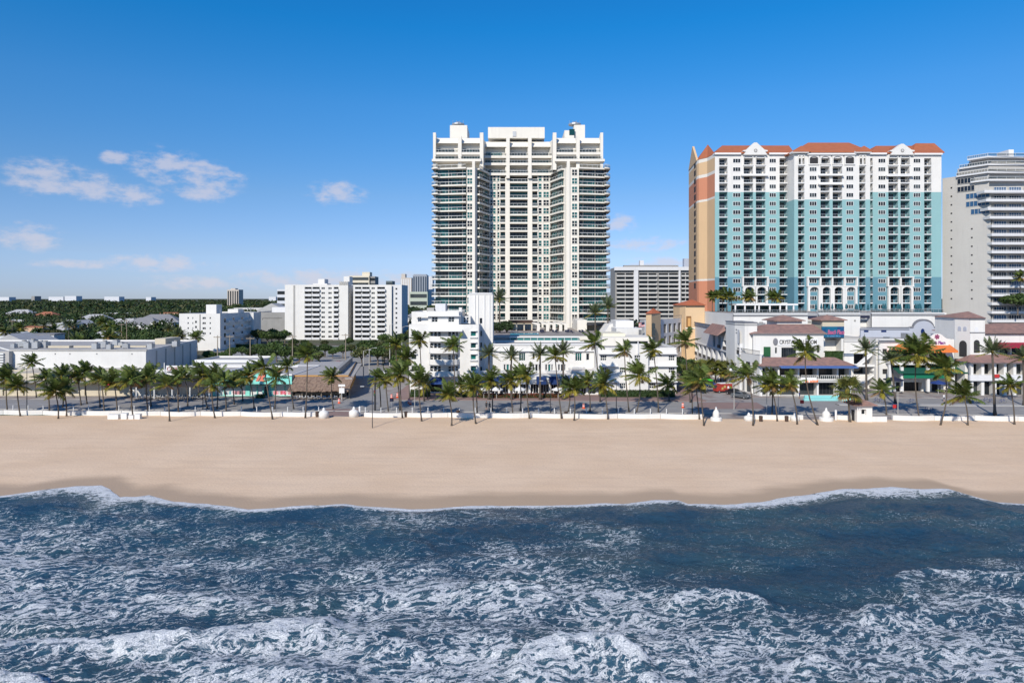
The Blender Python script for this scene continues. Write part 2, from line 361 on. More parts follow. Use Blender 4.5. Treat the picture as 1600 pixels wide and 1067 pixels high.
def water_material():
    m = bpy.data.materials.new('sea_water'); m.use_nodes = True; nt = m.node_tree; b = nt.nodes['Principled BSDF']
    out = nt.nodes['Material Output']
    g = nd(nt, 'ShaderNodeNewGeometry'); pos = g.outputs['Position']
    foam = nd(nt, 'ShaderNodeAttribute', attribute_name='foam').outputs['Fac']
    shal = nd(nt, 'ShaderNodeAttribute', attribute_name='shallow').outputs['Fac']
    def noise(sc, det=4, stretch=(1,1,1), rough=.5):
        n = nd(nt, 'ShaderNodeTexNoise'); n.inputs['Scale'].default_value = sc; n.inputs['Detail'].default_value = det; n.inputs['Roughness'].default_value = rough
        nt.links.new(vmth(nt, 'MULTIPLY', pos, stretch), n.inputs['Vector']); return n
    wn = noise(0.30, 4)
    warp = vmth(nt, 'MULTIPLY', vmth(nt, 'SUBTRACT', wn.outputs['Color'], (.5,.5,.5)), (4.0,2.4,0))
    wn2 = noise(1.5, 3); warp2 = vmth(nt, 'MULTIPLY', vmth(nt, 'SUBTRACT', wn2.outputs['Color'], (.5,.5,.5)), (.6,.45,0))
    p2 = vmth(nt, 'ADD', vmth(nt, 'ADD', pos, warp), warp2)
    rot = nd(nt, 'ShaderNodeVectorRotate', rotation_type='Z_AXIS'); nt.links.new(p2, rot.inputs['Vector']); rot.inputs['Angle'].default_value = -.35
    flat = vmth(nt, 'MULTIPLY', rot.outputs[0], (0.50, 1.05, 0))
    def ridge(sc, det, k):
        n = nd(nt, 'ShaderNodeTexNoise', noise_dimensions='2D'); n.inputs['Scale'].default_value = sc; n.inputs['Detail'].default_value = det; n.inputs['Roughness'].default_value = .55
        nt.links.new(flat, n.inputs['Vector'])
        return mth(nt, 'SUBTRACT', 1.0, mth(nt, 'MULTIPLY', mth(nt, 'ABSOLUTE', mth(nt, 'SUBTRACT', n.outputs[0], .5)), k), clamp=True)
    r1, r2, r3 = ridge(1.2, 4, 6.5), ridge(3.0, 4, 6.0), ridge(8.0, 3, 5.5)
    big = noise(0.16, 4, (0.7,1,1)); mid = noise(1.6, 5, rough=.65); fine = noise(9, 4, rough=.7)
    lace = mth(nt, 'ADD', mth(nt, 'ADD', mth(nt, 'MULTIPLY', r1, .46), mth(nt, 'MULTIPLY', r2, .32)), mth(nt, 'MULTIPLY', r3, .22))
    lace = mth(nt, 'ADD', lace, mth(nt, 'MULTIPLY', mth(nt, 'SUBTRACT', fine.outputs[0], .5), .25))
    fp = mth(nt, 'ADD', foam, mth(nt, 'MULTIPLY', mth(nt, 'SUBTRACT', big.outputs[0], .5), 0.85))
    th = mth(nt, 'SUBTRACT', 1.02, mth(nt, 'MULTIPLY', fp, .74))
    fm = smooth(nt, mth(nt, 'SUBTRACT', lace, th), -0.04, 0.20)
    full = smooth(nt, mth(nt, 'ADD', foam, mth(nt, 'MULTIPLY', mth(nt, 'SUBTRACT', mid.outputs[0], .5), 0.9)), 0.82, 1.15)
    fm = mth(nt, 'MAXIMUM', mth(nt, 'MULTIPLY', fm, .90), full)
    fm = mth(nt, 'MULTIPLY', fm, mth(nt, 'ADD', 0.55, mth(nt, 'MULTIPLY', smooth(nt, fine.outputs[0], .3, .62), 0.45)))
    fm = mth(nt, 'MULTIPLY', fm, smooth(nt, foam, 0.02, 0.14))
    deep = mixc(nt, smooth(nt, big.outputs[0], .35, .65), (0.018,0.054,0.092), (0.030,0.074,0.100))
    col = mixc(nt, mth(nt, 'MULTIPLY', shal, 1.0, clamp=True), deep, (0.075,0.105,0.085))
    col = mixc(nt, mth(nt, 'MULTIPLY', smooth(nt, foam, .3, 1.0), 0.35), col, (0.07,0.17,0.24))
    nt.links.new(col, b.inputs['Base Color']); b.inputs['Roughness'].default_value = 0.14; b.inputs['IOR'].default_value = 1.33
    bn = noise(1.3, 8, (1,1.6,1), .68)
    bp = nd(nt, 'ShaderNodeBump'); bp.inputs['Strength'].default_value = 0.9; bp.inputs['Distance'].default_value = 0.35
    nt.links.new(bn.outputs[0], bp.inputs['Height']); nt.links.new(bp.outputs[0], b.inputs['Normal'])
    fb = nd(nt, 'ShaderNodeBsdfPrincipled'); fb.inputs['Base Color'].default_value = (0.90,0.91,0.92,1); fb.inputs['Roughness'].default_value = 0.85
    bp2 = nd(nt, 'ShaderNodeBump'); bp2.inputs['Strength'].default_value = 0.8; bp2.inputs['Distance'].default_value = 0.18
    nt.links.new(mth(nt, 'ADD', fm, mid.outputs[0]), bp2.inputs['Height']); nt.links.new(bp2.outputs[0], fb.inputs['Normal'])
    mx = nd(nt, 'ShaderNodeMixShader'); nt.links.new(fm, mx.inputs[0]); nt.links.new(b.outputs[0], mx.inputs[1]); nt.links.new(fb.outputs[0], mx.inputs[2])
    nt.links.new(mx.outputs[0], out.inputs['Surface'])
    return m
# crests of broken waves: (row-and-column points of the crest line, height m, width m, foam, trail of foam behind it m)
BORES = [([(-120,1000),(0,1000),(150,1006),(300,996),(400,981),(500,966),(540,970)], .65, 1.5, 1.0, 7.5),
         ([(700,935),(750,917),(800,912),(845,916),(880,925)], .40, 1.0, .78, 3.5),
         ([(785,1042),(830,1018),(875,1005),(925,1002),(975,1012),(1040,1040)], .75, 1.3, 1.0, 4.0),
         ([(1030,945),(1060,932),(1100,924),(1160,930),(1215,938)], .45, 1.0, .85, 3.0),
         ([(1330,962),(1360,946),(1400,948),(1430,956)], .35, .9, .8, 3.0),
         ([(1400,938),(1430,921),(1458,931)], .45, .9, .75, 2.5),
         ([(1385,905),(1450,883),(1530,890),(1640,896)], .30, 1.0, .62, 4.5),
         ([(20,850),(60,844),(100,840),(135,840)], .28, .9, .62, 3.5),
         ([(1225,1040),(1260,1030),(1300,1032),(1335,1045)], .55, 1.0, .72, 2.5),
         ([(560,1010),(620,1000),(680,1012)], .30, .8, .75, 3.5),
         ([(600,850),(640,843),(690,848)], .18, .7, .42, 1.5),
         ([(-150,1075),(0,1062),(120,1075),(260,1090)], .5, 1.2, .9, 4.0),
         ([(1080,815),(1180,806),(1300,810)], .16, .8, .16, 1.0)]
def build_sea():
    xs = np.arange(-105, 105.01, 0.2)
    ed = shore_D(xs)
    nv = 300
    v = np.linspace(0, 1, nv)**1.0
    XX = np.repeat(xs[None,:], nv, 0); YY = 30+(ed[None,:]-30)*v[:,None]
    ptx = XX/YY*FPX+800; pty = HZ+24.8*FPX/YY
    edge = (ed[None,:]-YY)
    damp = np.clip(edge/7, 0, 1)
    z = -1.95+damp*(0.42*(fbm(XX*.09+.3, YY*.20, 2)-.5)*2+0.26*(fbm(XX*.45, YY*.6, 3)-.5)*2+0.10*(fbm(XX*1.7, YY*1.9, 4)-.5)*2)
    z += damp*0.14*np.sin(YY*0.75+2.2*fbm(XX*.05, YY*.05, 8)*6)
    yb = np.interp(ptx, [-200,0,150,300,450,600,700,800,900,1000,1100,1200,1300,1400,1500,1600,1800],
                        [800,806,835,872,890,868,862,862,880,893,915,930,922,893,880,880,880])
    yb = yb+26*(fbm(XX*.25, YY*.4, 31)-.5)*2
    foam = np.interp(ptx, [0,900,1100,1600], [.37,.35,.29,.27])+0.32*np.clip((pty-yb+30)/90, 0, 1)
    foam += 0.10*np.clip((pty-960)/80, 0, 1)
    foam += 0.55*(fbm(XX*.13, YY*.25, 41)-.5)*np.clip(1-np.abs(pty-yb)/130, 0.35, 1)
    foam *= np.where(ptx > 1000, 1-.35*np.clip(1-(pty-yb+20)/60, 0, 1), 1)
    for pts, h, w, fo, tr in BORES:
        P = [(X(a, 24.6*FPX/(b-HZ)), 24.6*FPX/(b-HZ)) for a, b in pts]
        px_ = np.array([p[0] for p in P]); py_ = np.array([p[1] for p in P])
        cy = np.interp(XX, px_, py_)+0.5*(fbm(XX*.8, XX*0+h*9, 51)-.5)+.25*(fbm(XX*2.9, XX*0+h*9, 52)-.5)
        ends = np.clip((XX-px_[0])/1.6, 0, 1)*np.clip((px_[-1]-XX)/1.6, 0, 1)
        ends = ends*ends*(3-2*ends)
        s = YY-cy                                   # positive towards the shore
        prof = np.where(s > 0, np.exp(-(s/(w*.45))**2), np.exp(-(s/(w*1.9))**2))
        rough = 0.75+0.5*fbm(XX*1.3, YY*1.3, 61)
        z += 1.3*h*prof*ends*rough
        f = np.where(s > 0, np.exp(-(s/(w*.38))**2), np.exp(-np.clip(-s-w*.5, 0, None)/tr))
        foam = foam*(1-.30*ends*min(1,fo)*np.exp(-((s-w*1.6)/(w*1.5))**2))
        foam = np.maximum(foam, fo*ends*f*(.62+.66*fbm(XX*1.1, YY*.7, 71)))
    # a small roller breaking just off the sand
    off = 2.2+1.6*(fbm(XX*.07, XX*0+1.3, 44)-.5)*2; amp = np.clip((fbm(XX*.06, XX*0+5.1, 45)-.36)*3.2, 0, 1)
    s_ = edge-off
    z += .38*amp*np.where(s_ < 0, np.exp(-(s_/.55)**2), np.exp(-(s_/1.7)**2))
    foam = np.maximum(foam, amp*np.where(s_ < 0, 1.0*np.exp(-(np.clip(-s_-.3,0,None)/.9)**2), .95*np.exp(-(s_/.7)**2))*(.62+.7*fbm(XX*.9, YY*1.4, 46)))
    # the wash at the water's edge
    lobe = (.55+.9*fbm(XX*.12, XX*0+7.7, 33))*np.interp(ptx, [-200,0,60,165,200,300,420,560,1000,1080,1180,1290,1400,1500,1560,1800], [2.,3.,4.5,4.5,2.4,2,1.6,1.4,1.3,1.5,2.8,3.6,4.2,2.5,1,1])
    lip = np.exp(-(np.clip(edge-.25, 0, None)/(.95*lobe))**2)
    foam = np.maximum(foam, np.clip(1.15*lip*(.60+.8*fbm(XX*.6, YY*.9, 81)), 0, 1.1))
    st = fbm(XX*1.1+YY*.35, YY*.16, 91)
    foam = np.maximum(foam, 0.95*np.clip(1-edge/(lobe*1.5), 0, 1)**.7*np.clip((st-.38)*3.4, 0, 1))
    foam = np.maximum(foam, 0.55*np.clip((st-.52)*4, 0, 1)*np.clip(1-np.abs(edge-9)/9, 0, 1)*np.where(ptx < 1050, 1, .5))
    shallow = np.clip(1-edge/(lobe*1.5), 0, 1)*.9
    foam = np.where(edge < .12, 0, foam)
    sz = sand_z(YY)+.04+.10*np.clip(edge/1.0, 0, 1)
    z = np.where(edge < 4, np.maximum(z, sz), np.maximum(z, sand_z(YY)+.12))
    z = np.where(edge < .01, sand_z(YY)-.05, z)
    wm = water_material()
    o = link(bpy.data.objects.new('sea_water', grid_mesh('sea_water', XX, YY, z, [wm], {'foam': np.clip(foam, 0, 1.1), 'shallow': shallow}))); struct(o)
    # the open sea behind the camera, seen only in reflections
    gx, gy = np.meshgrid(np.linspace(-9000, 9000, 40), np.concatenate([np.linspace(-9000, -100, 20), np.linspace(0, 30, 4)]))
    o = link(bpy.data.objects.new('open_sea', grid_mesh('open_sea', gx, gy, gx*0-2.2, [wm], {'foam': gx*0+.1, 'shallow': gx*0}))); struct(o)
build_sea()
# ------------------------------------------------------------ materials
WHITE = mat('white_stucco', (0.70,0.69,0.665), .8, .16, .25, .16)
WHITE2 = mat('white_paint', (0.74,0.74,0.735), .6, .06, .5, .0)
CREAM = mat('cream_concrete', (0.735,0.70,0.63), .8, .14, .2, .16)
GREYW = mat('pale_grey_wall', (0.66,0.665,0.68), .8, .12, .2, .12)
CONC = mat('concrete', (0.42,0.41,0.39), .85, .3, .25, .15, bump=.2)
DCONC = mat('weathered_concrete', (0.30,0.295,0.285), .9, .35, .25, .2)
GROOF = mat('gravel_roof', (0.40,0.385,0.37), .95, .4, .15, 0, bump=.3)
METAL = mat('galvanised_metal', (0.45,0.46,0.47), .45, .2, .8, .1, metal=.5)
DMETAL = mat('dark_metal', (0.05,0.05,0.055), .45, .2, 1)
ALU = mat('white_aluminium', (0.72,0.73,0.73), .4, .05, 1)
WOODP = mat('pole_wood', (0.30,0.25,0.19), .9, .4, 1.5, .3)
DARK = mat('unlit_interior', (0.035,0.035,0.038), .8, .3, .5)  # near-black colour stands in for the shade inside rooms and openings
TEALG = glass('teal_glass', (0.010,0.014,0.017), (0.012,0.105,0.11), .45)
DGLASS = glass('dark_glass', (0.012,0.016,0.02), (0.045,0.055,0.06), .4)
BGLASS = glass('blue_glass', (0.012,0.02,0.035), (0.03,0.09,0.19), .6)
GRNG = glass('green_glass', (0.01,0.05,0.05), (0.015,0.13,0.12), .6)
def sheet_glass(name, col, alpha):
    m = bpy.data.materials.new(name); m.use_nodes = True; nt = m.node_tree; b = nt.nodes['Principled BSDF']
    b.inputs['Base Color'].default_value = (*col, 1); b.inputs['Roughness'].default_value = .08; b.inputs['Alpha'].default_value = alpha; b.inputs['Specular IOR Level'].default_value = .15
    MATS[name] = m; return m
RAILG = sheet_glass('railing_glass', (0.03,0.05,0.055), .30)
POOLG = sheet_glass('pool_wall_glass', (0.05,0.25,0.25), .75)
ASPH = mat('asphalt', (0.29,0.28,0.27), .9, .35, .3, 0, bump=.15, bscale=14)
PAVER = mat('concrete_pavers', (0.33,0.31,0.29), .9, .35, .4, 0, col2=(0.24,0.20,0.185))
PINKP = mat('brick_pavers', (0.27,0.185,0.165), .9, .3, .5, 0)
LINEW = mat('road_paint', (0.62,0.62,0.60), .8, .5, 2.0)
GRASS = mat('ground_cover', (0.055,0.075,0.03), .95, .5, .02, 0, col2=(0.10,0.09,0.06))
HEDGE_M = mat('hedge_leaves', (0.028,0.062,0.018), .7, .5, 1.6, 0, bump=.6, bscale=5, rnd=.3)
ORANGE = mat('orange_plastic', (0.75,0.10,0.03), .5, .1, 1)
RED = mat('red_paint', (0.50,0.03,0.03), .5, .15, 1)
BLUE = mat('blue_canvas', (0.02,0.05,0.20), .8, .2, .8)
NAVY = mat('navy_canvas', (0.015,0.02,0.05), .8, .2, .8)
BLACKC = mat('black_canvas', (0.03,0.03,0.035), .8, .2, .8)

# ------------------------------------------------------------ ground, streets, beach wall
def strip(name, f0, f1, x0, x1, z, m, n=40):
    mb = MB(); xs = [x0+(x1-x0)*i/n for i in range(n+1)]
    vs = [(x, f0(x), z) for x in xs]+[(x, f1(x), z) for x in xs]
    mb.add(vs, [(i, i+1, n+2+i, n+1+i) for i in range(n)]); return struct(mb.obj(name, m))
def slab(name, f0, f1, x0, x1, z0, z1, m, n=40):
    mb = MB(); xs = [x0+(x1-x0)*i/n for i in range(n+1)]; k = n+1
    vs = [(x, f0(x), z1) for x in xs]+[(x, f1(x), z1) for x in xs]+[(x, f0(x), z0) for x in xs]+[(x, f1(x), z0) for x in xs]
    fs = [(i, i+1, k+1+i, k+i) for i in range(n)]+[(2*k+i, 2*k+i+1, i+1, i) for i in range(n)]+[(k+i, k+i+1, 3*k+i+1, 3*k+i) for i in range(n)]
    mb.add(vs, fs); return struct(mb.obj(name, m))
def build_ground():
    mb = MB(); mb.add([(-14000,126,-.03),(14000,126,-.03),(14000,26000,-.03),(-14000,26000,-.03)], [(0,1,2,3)])
    struct(mb.obj('ground', GRASS))
    W = wall_y
    mb = MB(); mb.add([(X(600,150),149,-.015),(230,149,-.015),(230,300,-.015),(X(600,300),300,-.015)], [(0,1,2,3)]); struct(mb.obj('block_paving', PAVER))
    strip('promenade', lambda x: W(x)+.1, lambda x: W(x)+6.2, -190, 190, .012, PAVER)
    strip('beach_road', lambda x: W(x)+6.0, lambda x: W(x)+29, -190, 190, 0.0, ASPH)
    slab('kerb', lambda x: W(x)+6.0, lambda x: W(x)+6.35, -190, 190, -.02, .12, CONC)
    slab('pavement_left', lambda x: W(x)+20, lambda x: W(x)+62, -190, X(540,156), -.02, .13, PAVER)
    slab('pavement_middle', lambda x: W(x)+22, lambda x: W(x)+50, X(606,152), X(1098,155), -.02, .13, PINKP)
    slab('pavement_right', lambda x: W(x)+29, lambda x: W(x)+60, X(1172,160), 190, -.02, .13, PAVER)
    slab('road_median', lambda x: W(x)+17.5, lambda x: W(x)+19.5, X(1300,150), 190, -.02, .13, CONC)
    mb = MB()
    for k in range(60):                              # dashed lane line along the beach road
        x = -150+k*5.2; y = W(x)+13.2
        if -33 < x < -27 or 40 < x < 60: continue
        mb.add([(x,y-.07,.006),(x+2.6,y-.07-.092,.006),(x+2.6,y+.07-.092,.006),(x,y+.07,.006)], [(0,1,2,3)])
    struct(mb.obj('lane_marking', LINEW))
    # side streets running inland: left of the hotel and beside the shopping arcade
    mb = MB(); mb.add([(X(548,158),152,.004),(X(607,150),150,.004),(X(612,330),301.5,.004),(X(560,330),301.5,.004)], [(0,1,2,3)]); struct(mb.obj('side_street', ASPH))
    mb = MB(); mb.add([(X(1100,152),152,.004),(X(1178,152),152,.004),(X(1122,260),260,.004),(X(1094,260),260,.004)], [(0,1,2,3)]); struct(mb.obj('arcade_street', PAVER))
    mb = MB(); mb.add([(X(1085,142),142,.009),(X(1200,142),142,.009),(X(1185,150),151,.009),(X(1095,150),151,.009)], [(0,1,2,3)]); struct(mb.obj('crossing_pavers', PINKP))
    mb = MB(); mb.add([(X(512,135),133.5,.016),(X(556,135),133.5,.016),(X(560,140),142,.016),(X(505,140),142,.016)], [(0,1,2,3)]); struct(mb.obj('beach_entry_pavers', PINKP))
    mb = MB(); mb.add([(X(395,200),200,.008),(X(556,200),200,.008),(X(556,300),300,.008),(X(330,300),300,.008)], [(0,1,2,3)]); struct(mb.obj('parking_lot', ASPH))
    mb = MB(); mb.add([(X(330,330),302,.012),(X(640,330),302,.012),(X(640,350),330,.012),(X(330,350),330,.012)], [(0,1,2,3)]); struct(mb.obj('back_road', ASPH))
build_ground()
def beach_wall(label, p0, p1, seglen=8.0):
    x0, x1 = X(p0,131), X(p1,131)
    t = thing('beach_wall', label, 'wall', ((x0+x1)/2, wall_y((x0+x1)/2), 0), 'white walls along the beach')
    n = max(1, round((x1-x0)/seglen))
    for s in range(n):
        a, b = x0+(x1-x0)*s/n+.04, x0+(x1-x0)*(s+1)/n-.04
        mb = MB(); k = 10; xs = [a+(b-a)*i/k for i in range(k+1)]
        ys = [wall_y(x)-.55*math.sin((x-a)/(b-a)*math.pi)+.2*math.sin(x*.31) for x in xs]
        hh = .85+R.uniform(-.05,.05)
        for i in range(k):
            mb.add([(xs[i],ys[i],-.5),(xs[i+1],ys[i+1],-.5),(xs[i+1],ys[i+1]+.5,-.5),(xs[i],ys[i]+.5,-.5),
                    (xs[i],ys[i],hh),(xs[i+1],ys[i+1],hh),(xs[i+1],ys[i+1]+.5,hh),(xs[i],ys[i]+.5,hh)],
                   [(4,5,6,7),(0,1,5,4),(2,3,7,6)]+([(3,0,4,7)] if i == 0 else [])+([(1,2,6,5)] if i == k-1 else []))
        mb.obj('wall_segment', WHITE, t)
    return t
beach_wall('long wavy white wall between sand and promenade opposite the cafe and thatched bar', -150, 497)
beach_wall('wavy white wall between sand and promenade opposite the white hotel', 566, 1098)
beach_wall('short white wall with planters opposite the ballroom building', 1166, 1250)
beach_wall('white wall stub beside the tiled kiosk on the sand', 1302, 1334)
beach_wall('wavy white wall opposite the orange awning', 1386, 1760)
# ------------------------------------------------------------ the cream balcony tower
def build_tower():
    D0, D1, DT = 245.0, 257.0, 250.0
    t = thing('condominium_tower', 'tall cream tower with stacked curved balconies, teal glass and a recessed middle', 'tower', (X(812,250), 256, 0))
    fl = 13.3*D0/FPX; N = 20; ztop = Z(262,D0); zb = Z(530,D0)
    Zf = [ztop-fl*i for i in range(N+1)]             # top face of slab i
    L0, L1 = X(678,D0), X(742,D0); R0, R1 = X(885,D0), X(950,D0)
    C0, C1 = X(765,D1), X(860,D1)
    mb = MB()
    mb.prism([(L0+1.2,D0+2.2),(X(729,D0),D0+2.2),(X(729,D0),D0),(L1,D0),(X(742.5,D0)+.3,D0+1),(C0-.6,D1),(C0-.6,D1+22),(L0+1.2,D1+22)], 0, ztop)
    mb.prism([(C0-.6,D1+2.2),(C1+.6,D1+2.2),(C1+.6,D1+22),(C0-.6,D1+22)], 0, ztop)
    mb.prism([(C1+.6,D1),(R0-.3,D0+1),(R0,D0),(X(904.5,D0),D0),(X(904.5,D0),D0+2.2),(R1-1.2,D0+2.2),(R1-1.2,D1+22),(C1+.6,D1+22)], 0, ztop)
    mb.prism([(X(678,DT),DT+3),(X(754,DT),DT+3),(X(758,DT),D1+2.4),(X(860,DT),D1+2.4),(X(866,DT),DT+3),(X(942,DT),DT+3),(X(942,DT),D1+22),(X(678,DT),D1+22)], ztop, Z(214,DT))
    mb.obj('wall', CREAM, t)
    # white piers
    for p, d, q0 in ((740,D0,232),(888,D0,232),(793,D1,212),(828,D1,212)):
        w = 2.2 if d == D0 else 3.6
        box('pier', t, X(p-w,d), X(p+w,d), d-.5, d+2.4, 0, Z(q0+20,d), CREAM)
    # wing balconies, with a rounded outer end
    def wing_mesh(xa, xb, flip):
        def outline(o):
            pts = []
            for k in range(9):
                a = math.pi/2*k/8; pts.append((xa-1.0-o+2.4*(1-math.sin(a)), D0-.9-o+2.4*(1-math.cos(a))))
            return pts+[(xb, D0-.9-o)]
        a = outline(0); mb = MB(); ref = xb if not flip else xb
        poly = [(xa-1.0, D0+8)]+a[::1]+[(xb, D0+2.1)]
        poly = [(xa-1.0, D0+8)]+list(reversed(a[:-1]))[::-1]+[(xb, D0-.9),(xb, D0+2.1),(xa+1.2, D0+2.1),(xa+1.2, D0+8)]
        def fx(p): return (xa+xb-p[0], p[1]) if flip else p
        P = [fx(p) for p in poly]
        if flip: P = P[::-1]
        mb.prism(P, -.5, 0, 0)
        Q = [fx((p[0], p[1])) for p in ([(xa-1.0, D0+8)]+a)]
        for i in range(len(Q)-1):
            (ax, ay), (bx, by) = Q[i], Q[i+1]
            mb.add([(ax,ay,.02),(bx,by,.02),(bx,by,.95),(ax,ay,.95)], [(0,1,2,3)], 1)
            mb.add([(ax,ay,.95),(bx,by,.95),(bx,by,1.07),(ax,ay,1.07)], [(0,1,2,3)], 2)
            if i == 0 or i == len(Q)-2:
                for k in range(6):
                    u = (k+.5)/6; x, y = ax+(bx-ax)*u, ay+(by-ay)*u; mb.box(x-.03, x+.03, y-.03, y+.03, 0, .95, 2)
        return mb.mesh('balcony', [CREAM, RAILG, ALU])
    wl = wing_mesh(X(678,D0), X(728,D0), False); wr = wing_mesh(X(905,D0), X(950,D0), True)
    wid = X(728,D0)-X(678,D0)
    dh = fl-.56
    def door(w, n): return window_mesh(w, dh, n, 1, DCONC, TEALG, .055, .02)
    def win(w, nx): return window_mesh(w, fl-.75, nx, 2, CREAM, TEALG, .16, .10)
    s = D0/FPX
    dl = [(679.5,699.6,4),(700.6,721.6,5),(722.4,728.6,1)]; dr = [(904.6,911.5,1),(912.3,930.3,5),(931.3,948.8,4)]
    dm = {a: door((a[1]-a[0])*s, a[2]) for a in dl+dr}
    wc = win(9*s, 2)
    s1 = D1/FPX
    cb = [(781.6,791,2),(796.6,826,6),(831,839.6,2)]
    cm = {a: door((a[1]-a[0])*s1, a[2]) for a in cb}
    cw = [(765.5,9.5,2),(776.5,4.5,1),(840.8,6,1),(848.5,9.5,2)]
    cwm = [win(w*s1, n) for _, w, n in cw]
    crail = {a: rail_mesh((a[1]-a[0])*s1+.3, 1.05, ALU, RAILG, 6, True) for a in cb}
    # slanting sides of the recess
    pa, pb = (X(742.5,D0)+.3, D0+1.6), (C0-.9, D1); qa, qb = (C1+.9, D1), (R0-.3, D0+1.6)
    def slant(p, q):
        L = math.hypot(q[0]-p[0], q[1]-p[1]); mb = MB()
        mb.box(0, L-.3, -1.3, 0.0, -.55, 0, 0)
        return L, mb.mesh('balcony', [CREAM]), door(L*.42, 3), rail_mesh(L-.3, 1.05, ALU, RAILG, 5, True), math.atan2(q[1]-p[1], q[0]-p[0])
    SL, SR = slant(pa, pb), slant(qa, qb)
    for i in range(N+1):
        z = Zf[i]
        if z < zb: break
        if i > 4 or True:
            b1 = inst('balcony', wl, t, (0,0,z)); b2 = inst('balcony', wr, t, (0,0,z))
        if i > 0:                                    # storey below slab i-1, floor is slab i
            for a in dl+dr:
                if i <= 2 and (a[0] < 700 or a[0] > 930): pass
                inst('sliding_door', dm[a], t, (X(a[0],D0), D0+2.1, z))
            for p in (729.6, 893.2):
                inst('window', wc, t, (X(p,D0), D0-.03, z+.12))
        for a in cb:
            sl = box('balcony', t, X(a[0]-1.2,D1), X(a[1]+1.2,D1), D1-.4, D1+2.2, z-.55, z, CREAM)
            inst('railing', crail[a], sl, (X(a[0],D1)-.1, D1-.3, z))
            if i > 0: inst('sliding_door', cm[a], t, (X(a[0],D1), D1+2.1, z))
        if i > 0:
            for (p, w, n), me in zip(cw, cwm):
                inst('window', me, t, (X(p,D1), D1-.1, z+.12))
        for (p, (L, me, dr_, rl, an)) in ((pa, SL), (qa, SR)):
            sl = inst('balcony', me, t, (p[0], p[1], z), an)
            dx, dy = math.cos(an), math.sin(an); nx, ny = dy, -dx
            inst('railing', rl, sl, (p[0]+nx*1.22, p[1]+ny*1.22, z), an)
            if i > 0:
                for u in (.03, .5): inst('sliding_door', dr_, t, (p[0]+dx*L*u+nx*.5, p[1]+dy*L*u+ny*.5, z), an)
    # wall strips around the glazed columns of the middle
    for p, w in ((775.3,1.4),(780.6,1.2),(764,1.3),(839.8,1.6),(846.9,1.8),(858.2,1.6)):
        box('mullion', t, X(p,D1), X(p+w,D1), D1-.25, D1+2.2, 0, ztop, CREAM)
    for p0, p1 in ((765,781),(840,859)): box('wall', t, X(p0,D1), X(p1,D1), D1+.05, D1+2.3, 0, ztop, CREAM)
    # crown: three stepped levels of terraces between sloping fins
    lev = [Z(250,DT), Z(238.5,DT)]
    dd = window_mesh(6.2, 2.0, 5, 1, ALU, TEALG, .06, .02)
    DM = D1-1.0
    CB = [(680,717,DT),(720,751,DT),(755,792,DM),(795,827,DM),(830,864,DM),(868,901.5,DT),(904.5,939,DT)]
    for k, z in enumerate([ztop+fl*.0]+lev):
        if k == 0: spans = [(755,864.5,DM)]
        else: spans = [(675.5 if k == 1 else 678,752,DT),(752.5,866,DM),(866.5,944 if k == 1 else 942,DT)]
        for a, b, d in spans:
            out = 1.6 if (k == 1 and d == DT) else .3
            sl = box('terrace', t, X(a,DT), X(b,DT), d-out, d+3.4, z-.85, z, CREAM)
            for u, w, e in CB:
                if e != d or not (a-3 <= u <= b): continue
                xa, xb = X(u,DT), X(w,DT); q = round(xb-xa, 1)
                inst('railing', rail_mesh(xb-xa, 1.05, ALU, RAILG, 8, True), sl, (xa, d-out+.1, z))
                inst('sliding_door', dd, t, (xa+.5, d+(2.9 if e == DT else 3.3), z+.05))
    for p in (679,718.5,752.5,793.5,828.5,866.5,903,940):
        mb = MB(); x = X(p,DT); w = .5 if p in (679,940) else .65
        d = DM if p in (793.5,828.5) else DT
        zt = Z(208 if p not in (718.5,903) else 213, DT); z0 = ztop-(2 if d == DM else 0); y1 = d+5
        mb.add([(x-w,d-.5,z0),(x+w,d-.5,z0),(x+w,y1,z0),(x-w,y1,z0),(x-w,d-.5,zt),(x+w,d-.5,zt),(x+w,d+.4,zt),(x-w,d+.4,zt),(x+w,y1,Z(216,DT)),(x-w,y1,Z(216,DT))],
               [(0,1,5,4),(4,5,6,7),(6,8,9,7),(1,2,8,6,5),(3,0,4,7,9),(2,3,9,8)]); mb.obj('fin', CREAM, t)
    for a, b, d in ((678,752,DT),(753,866,DM),(867,942,DT)):
        mb = MB(); x0, x1 = X(a,DT), X(b,DT)          # sloping parapet between the fins
        mb.add([(x0,d+1.0,Z(223,DT)),(x1,d+1.0,Z(223,DT)),(x1,d+3.6,Z(212.5,DT)),(x0,d+3.6,Z(212.5,DT)),(x0,d+3,Z(223,DT)),(x1,d+3,Z(223,DT))],
               [(0,1,2,3),(0,4,5,1),(0,3,4),(1,5,2)]); mb.obj('parapet', CREAM, t)
    for p0, p1, q0, d in ((703,730,196,254),(762.5,851,199,258),(882,897,204,254),(897,914,195.5,255)):
        pbox('penthouse', t, p0, p1, q0, 216, d, d+14, CREAM)
    pb_ = pbox('penthouse_window', t, 889.5, 898, 202, 211.5, 253.9, 254.2, GRNG)
    for p, q, d in ((716,195,258),(898,195,259)):
        mb = MB(); mb.lathe([(2.4,0),(2.4,.5),(1.2,.9),(.5,1.3)], (X(p,d), d, Z(q+1.2,d)), 12)
        for k in range(4): mb.tube([(X(p,d)-2+k*1.3,d,Z(q,d)),(X(p,d)-2+k*1.3,d,Z(q,d)+1.6)], .06, 5)
        mb.obj('antenna_cluster', METAL, t)
    pbox('vent', t, 801, 806.5, 205.5, 213.5, 257.8, 258, METAL)
build_tower()

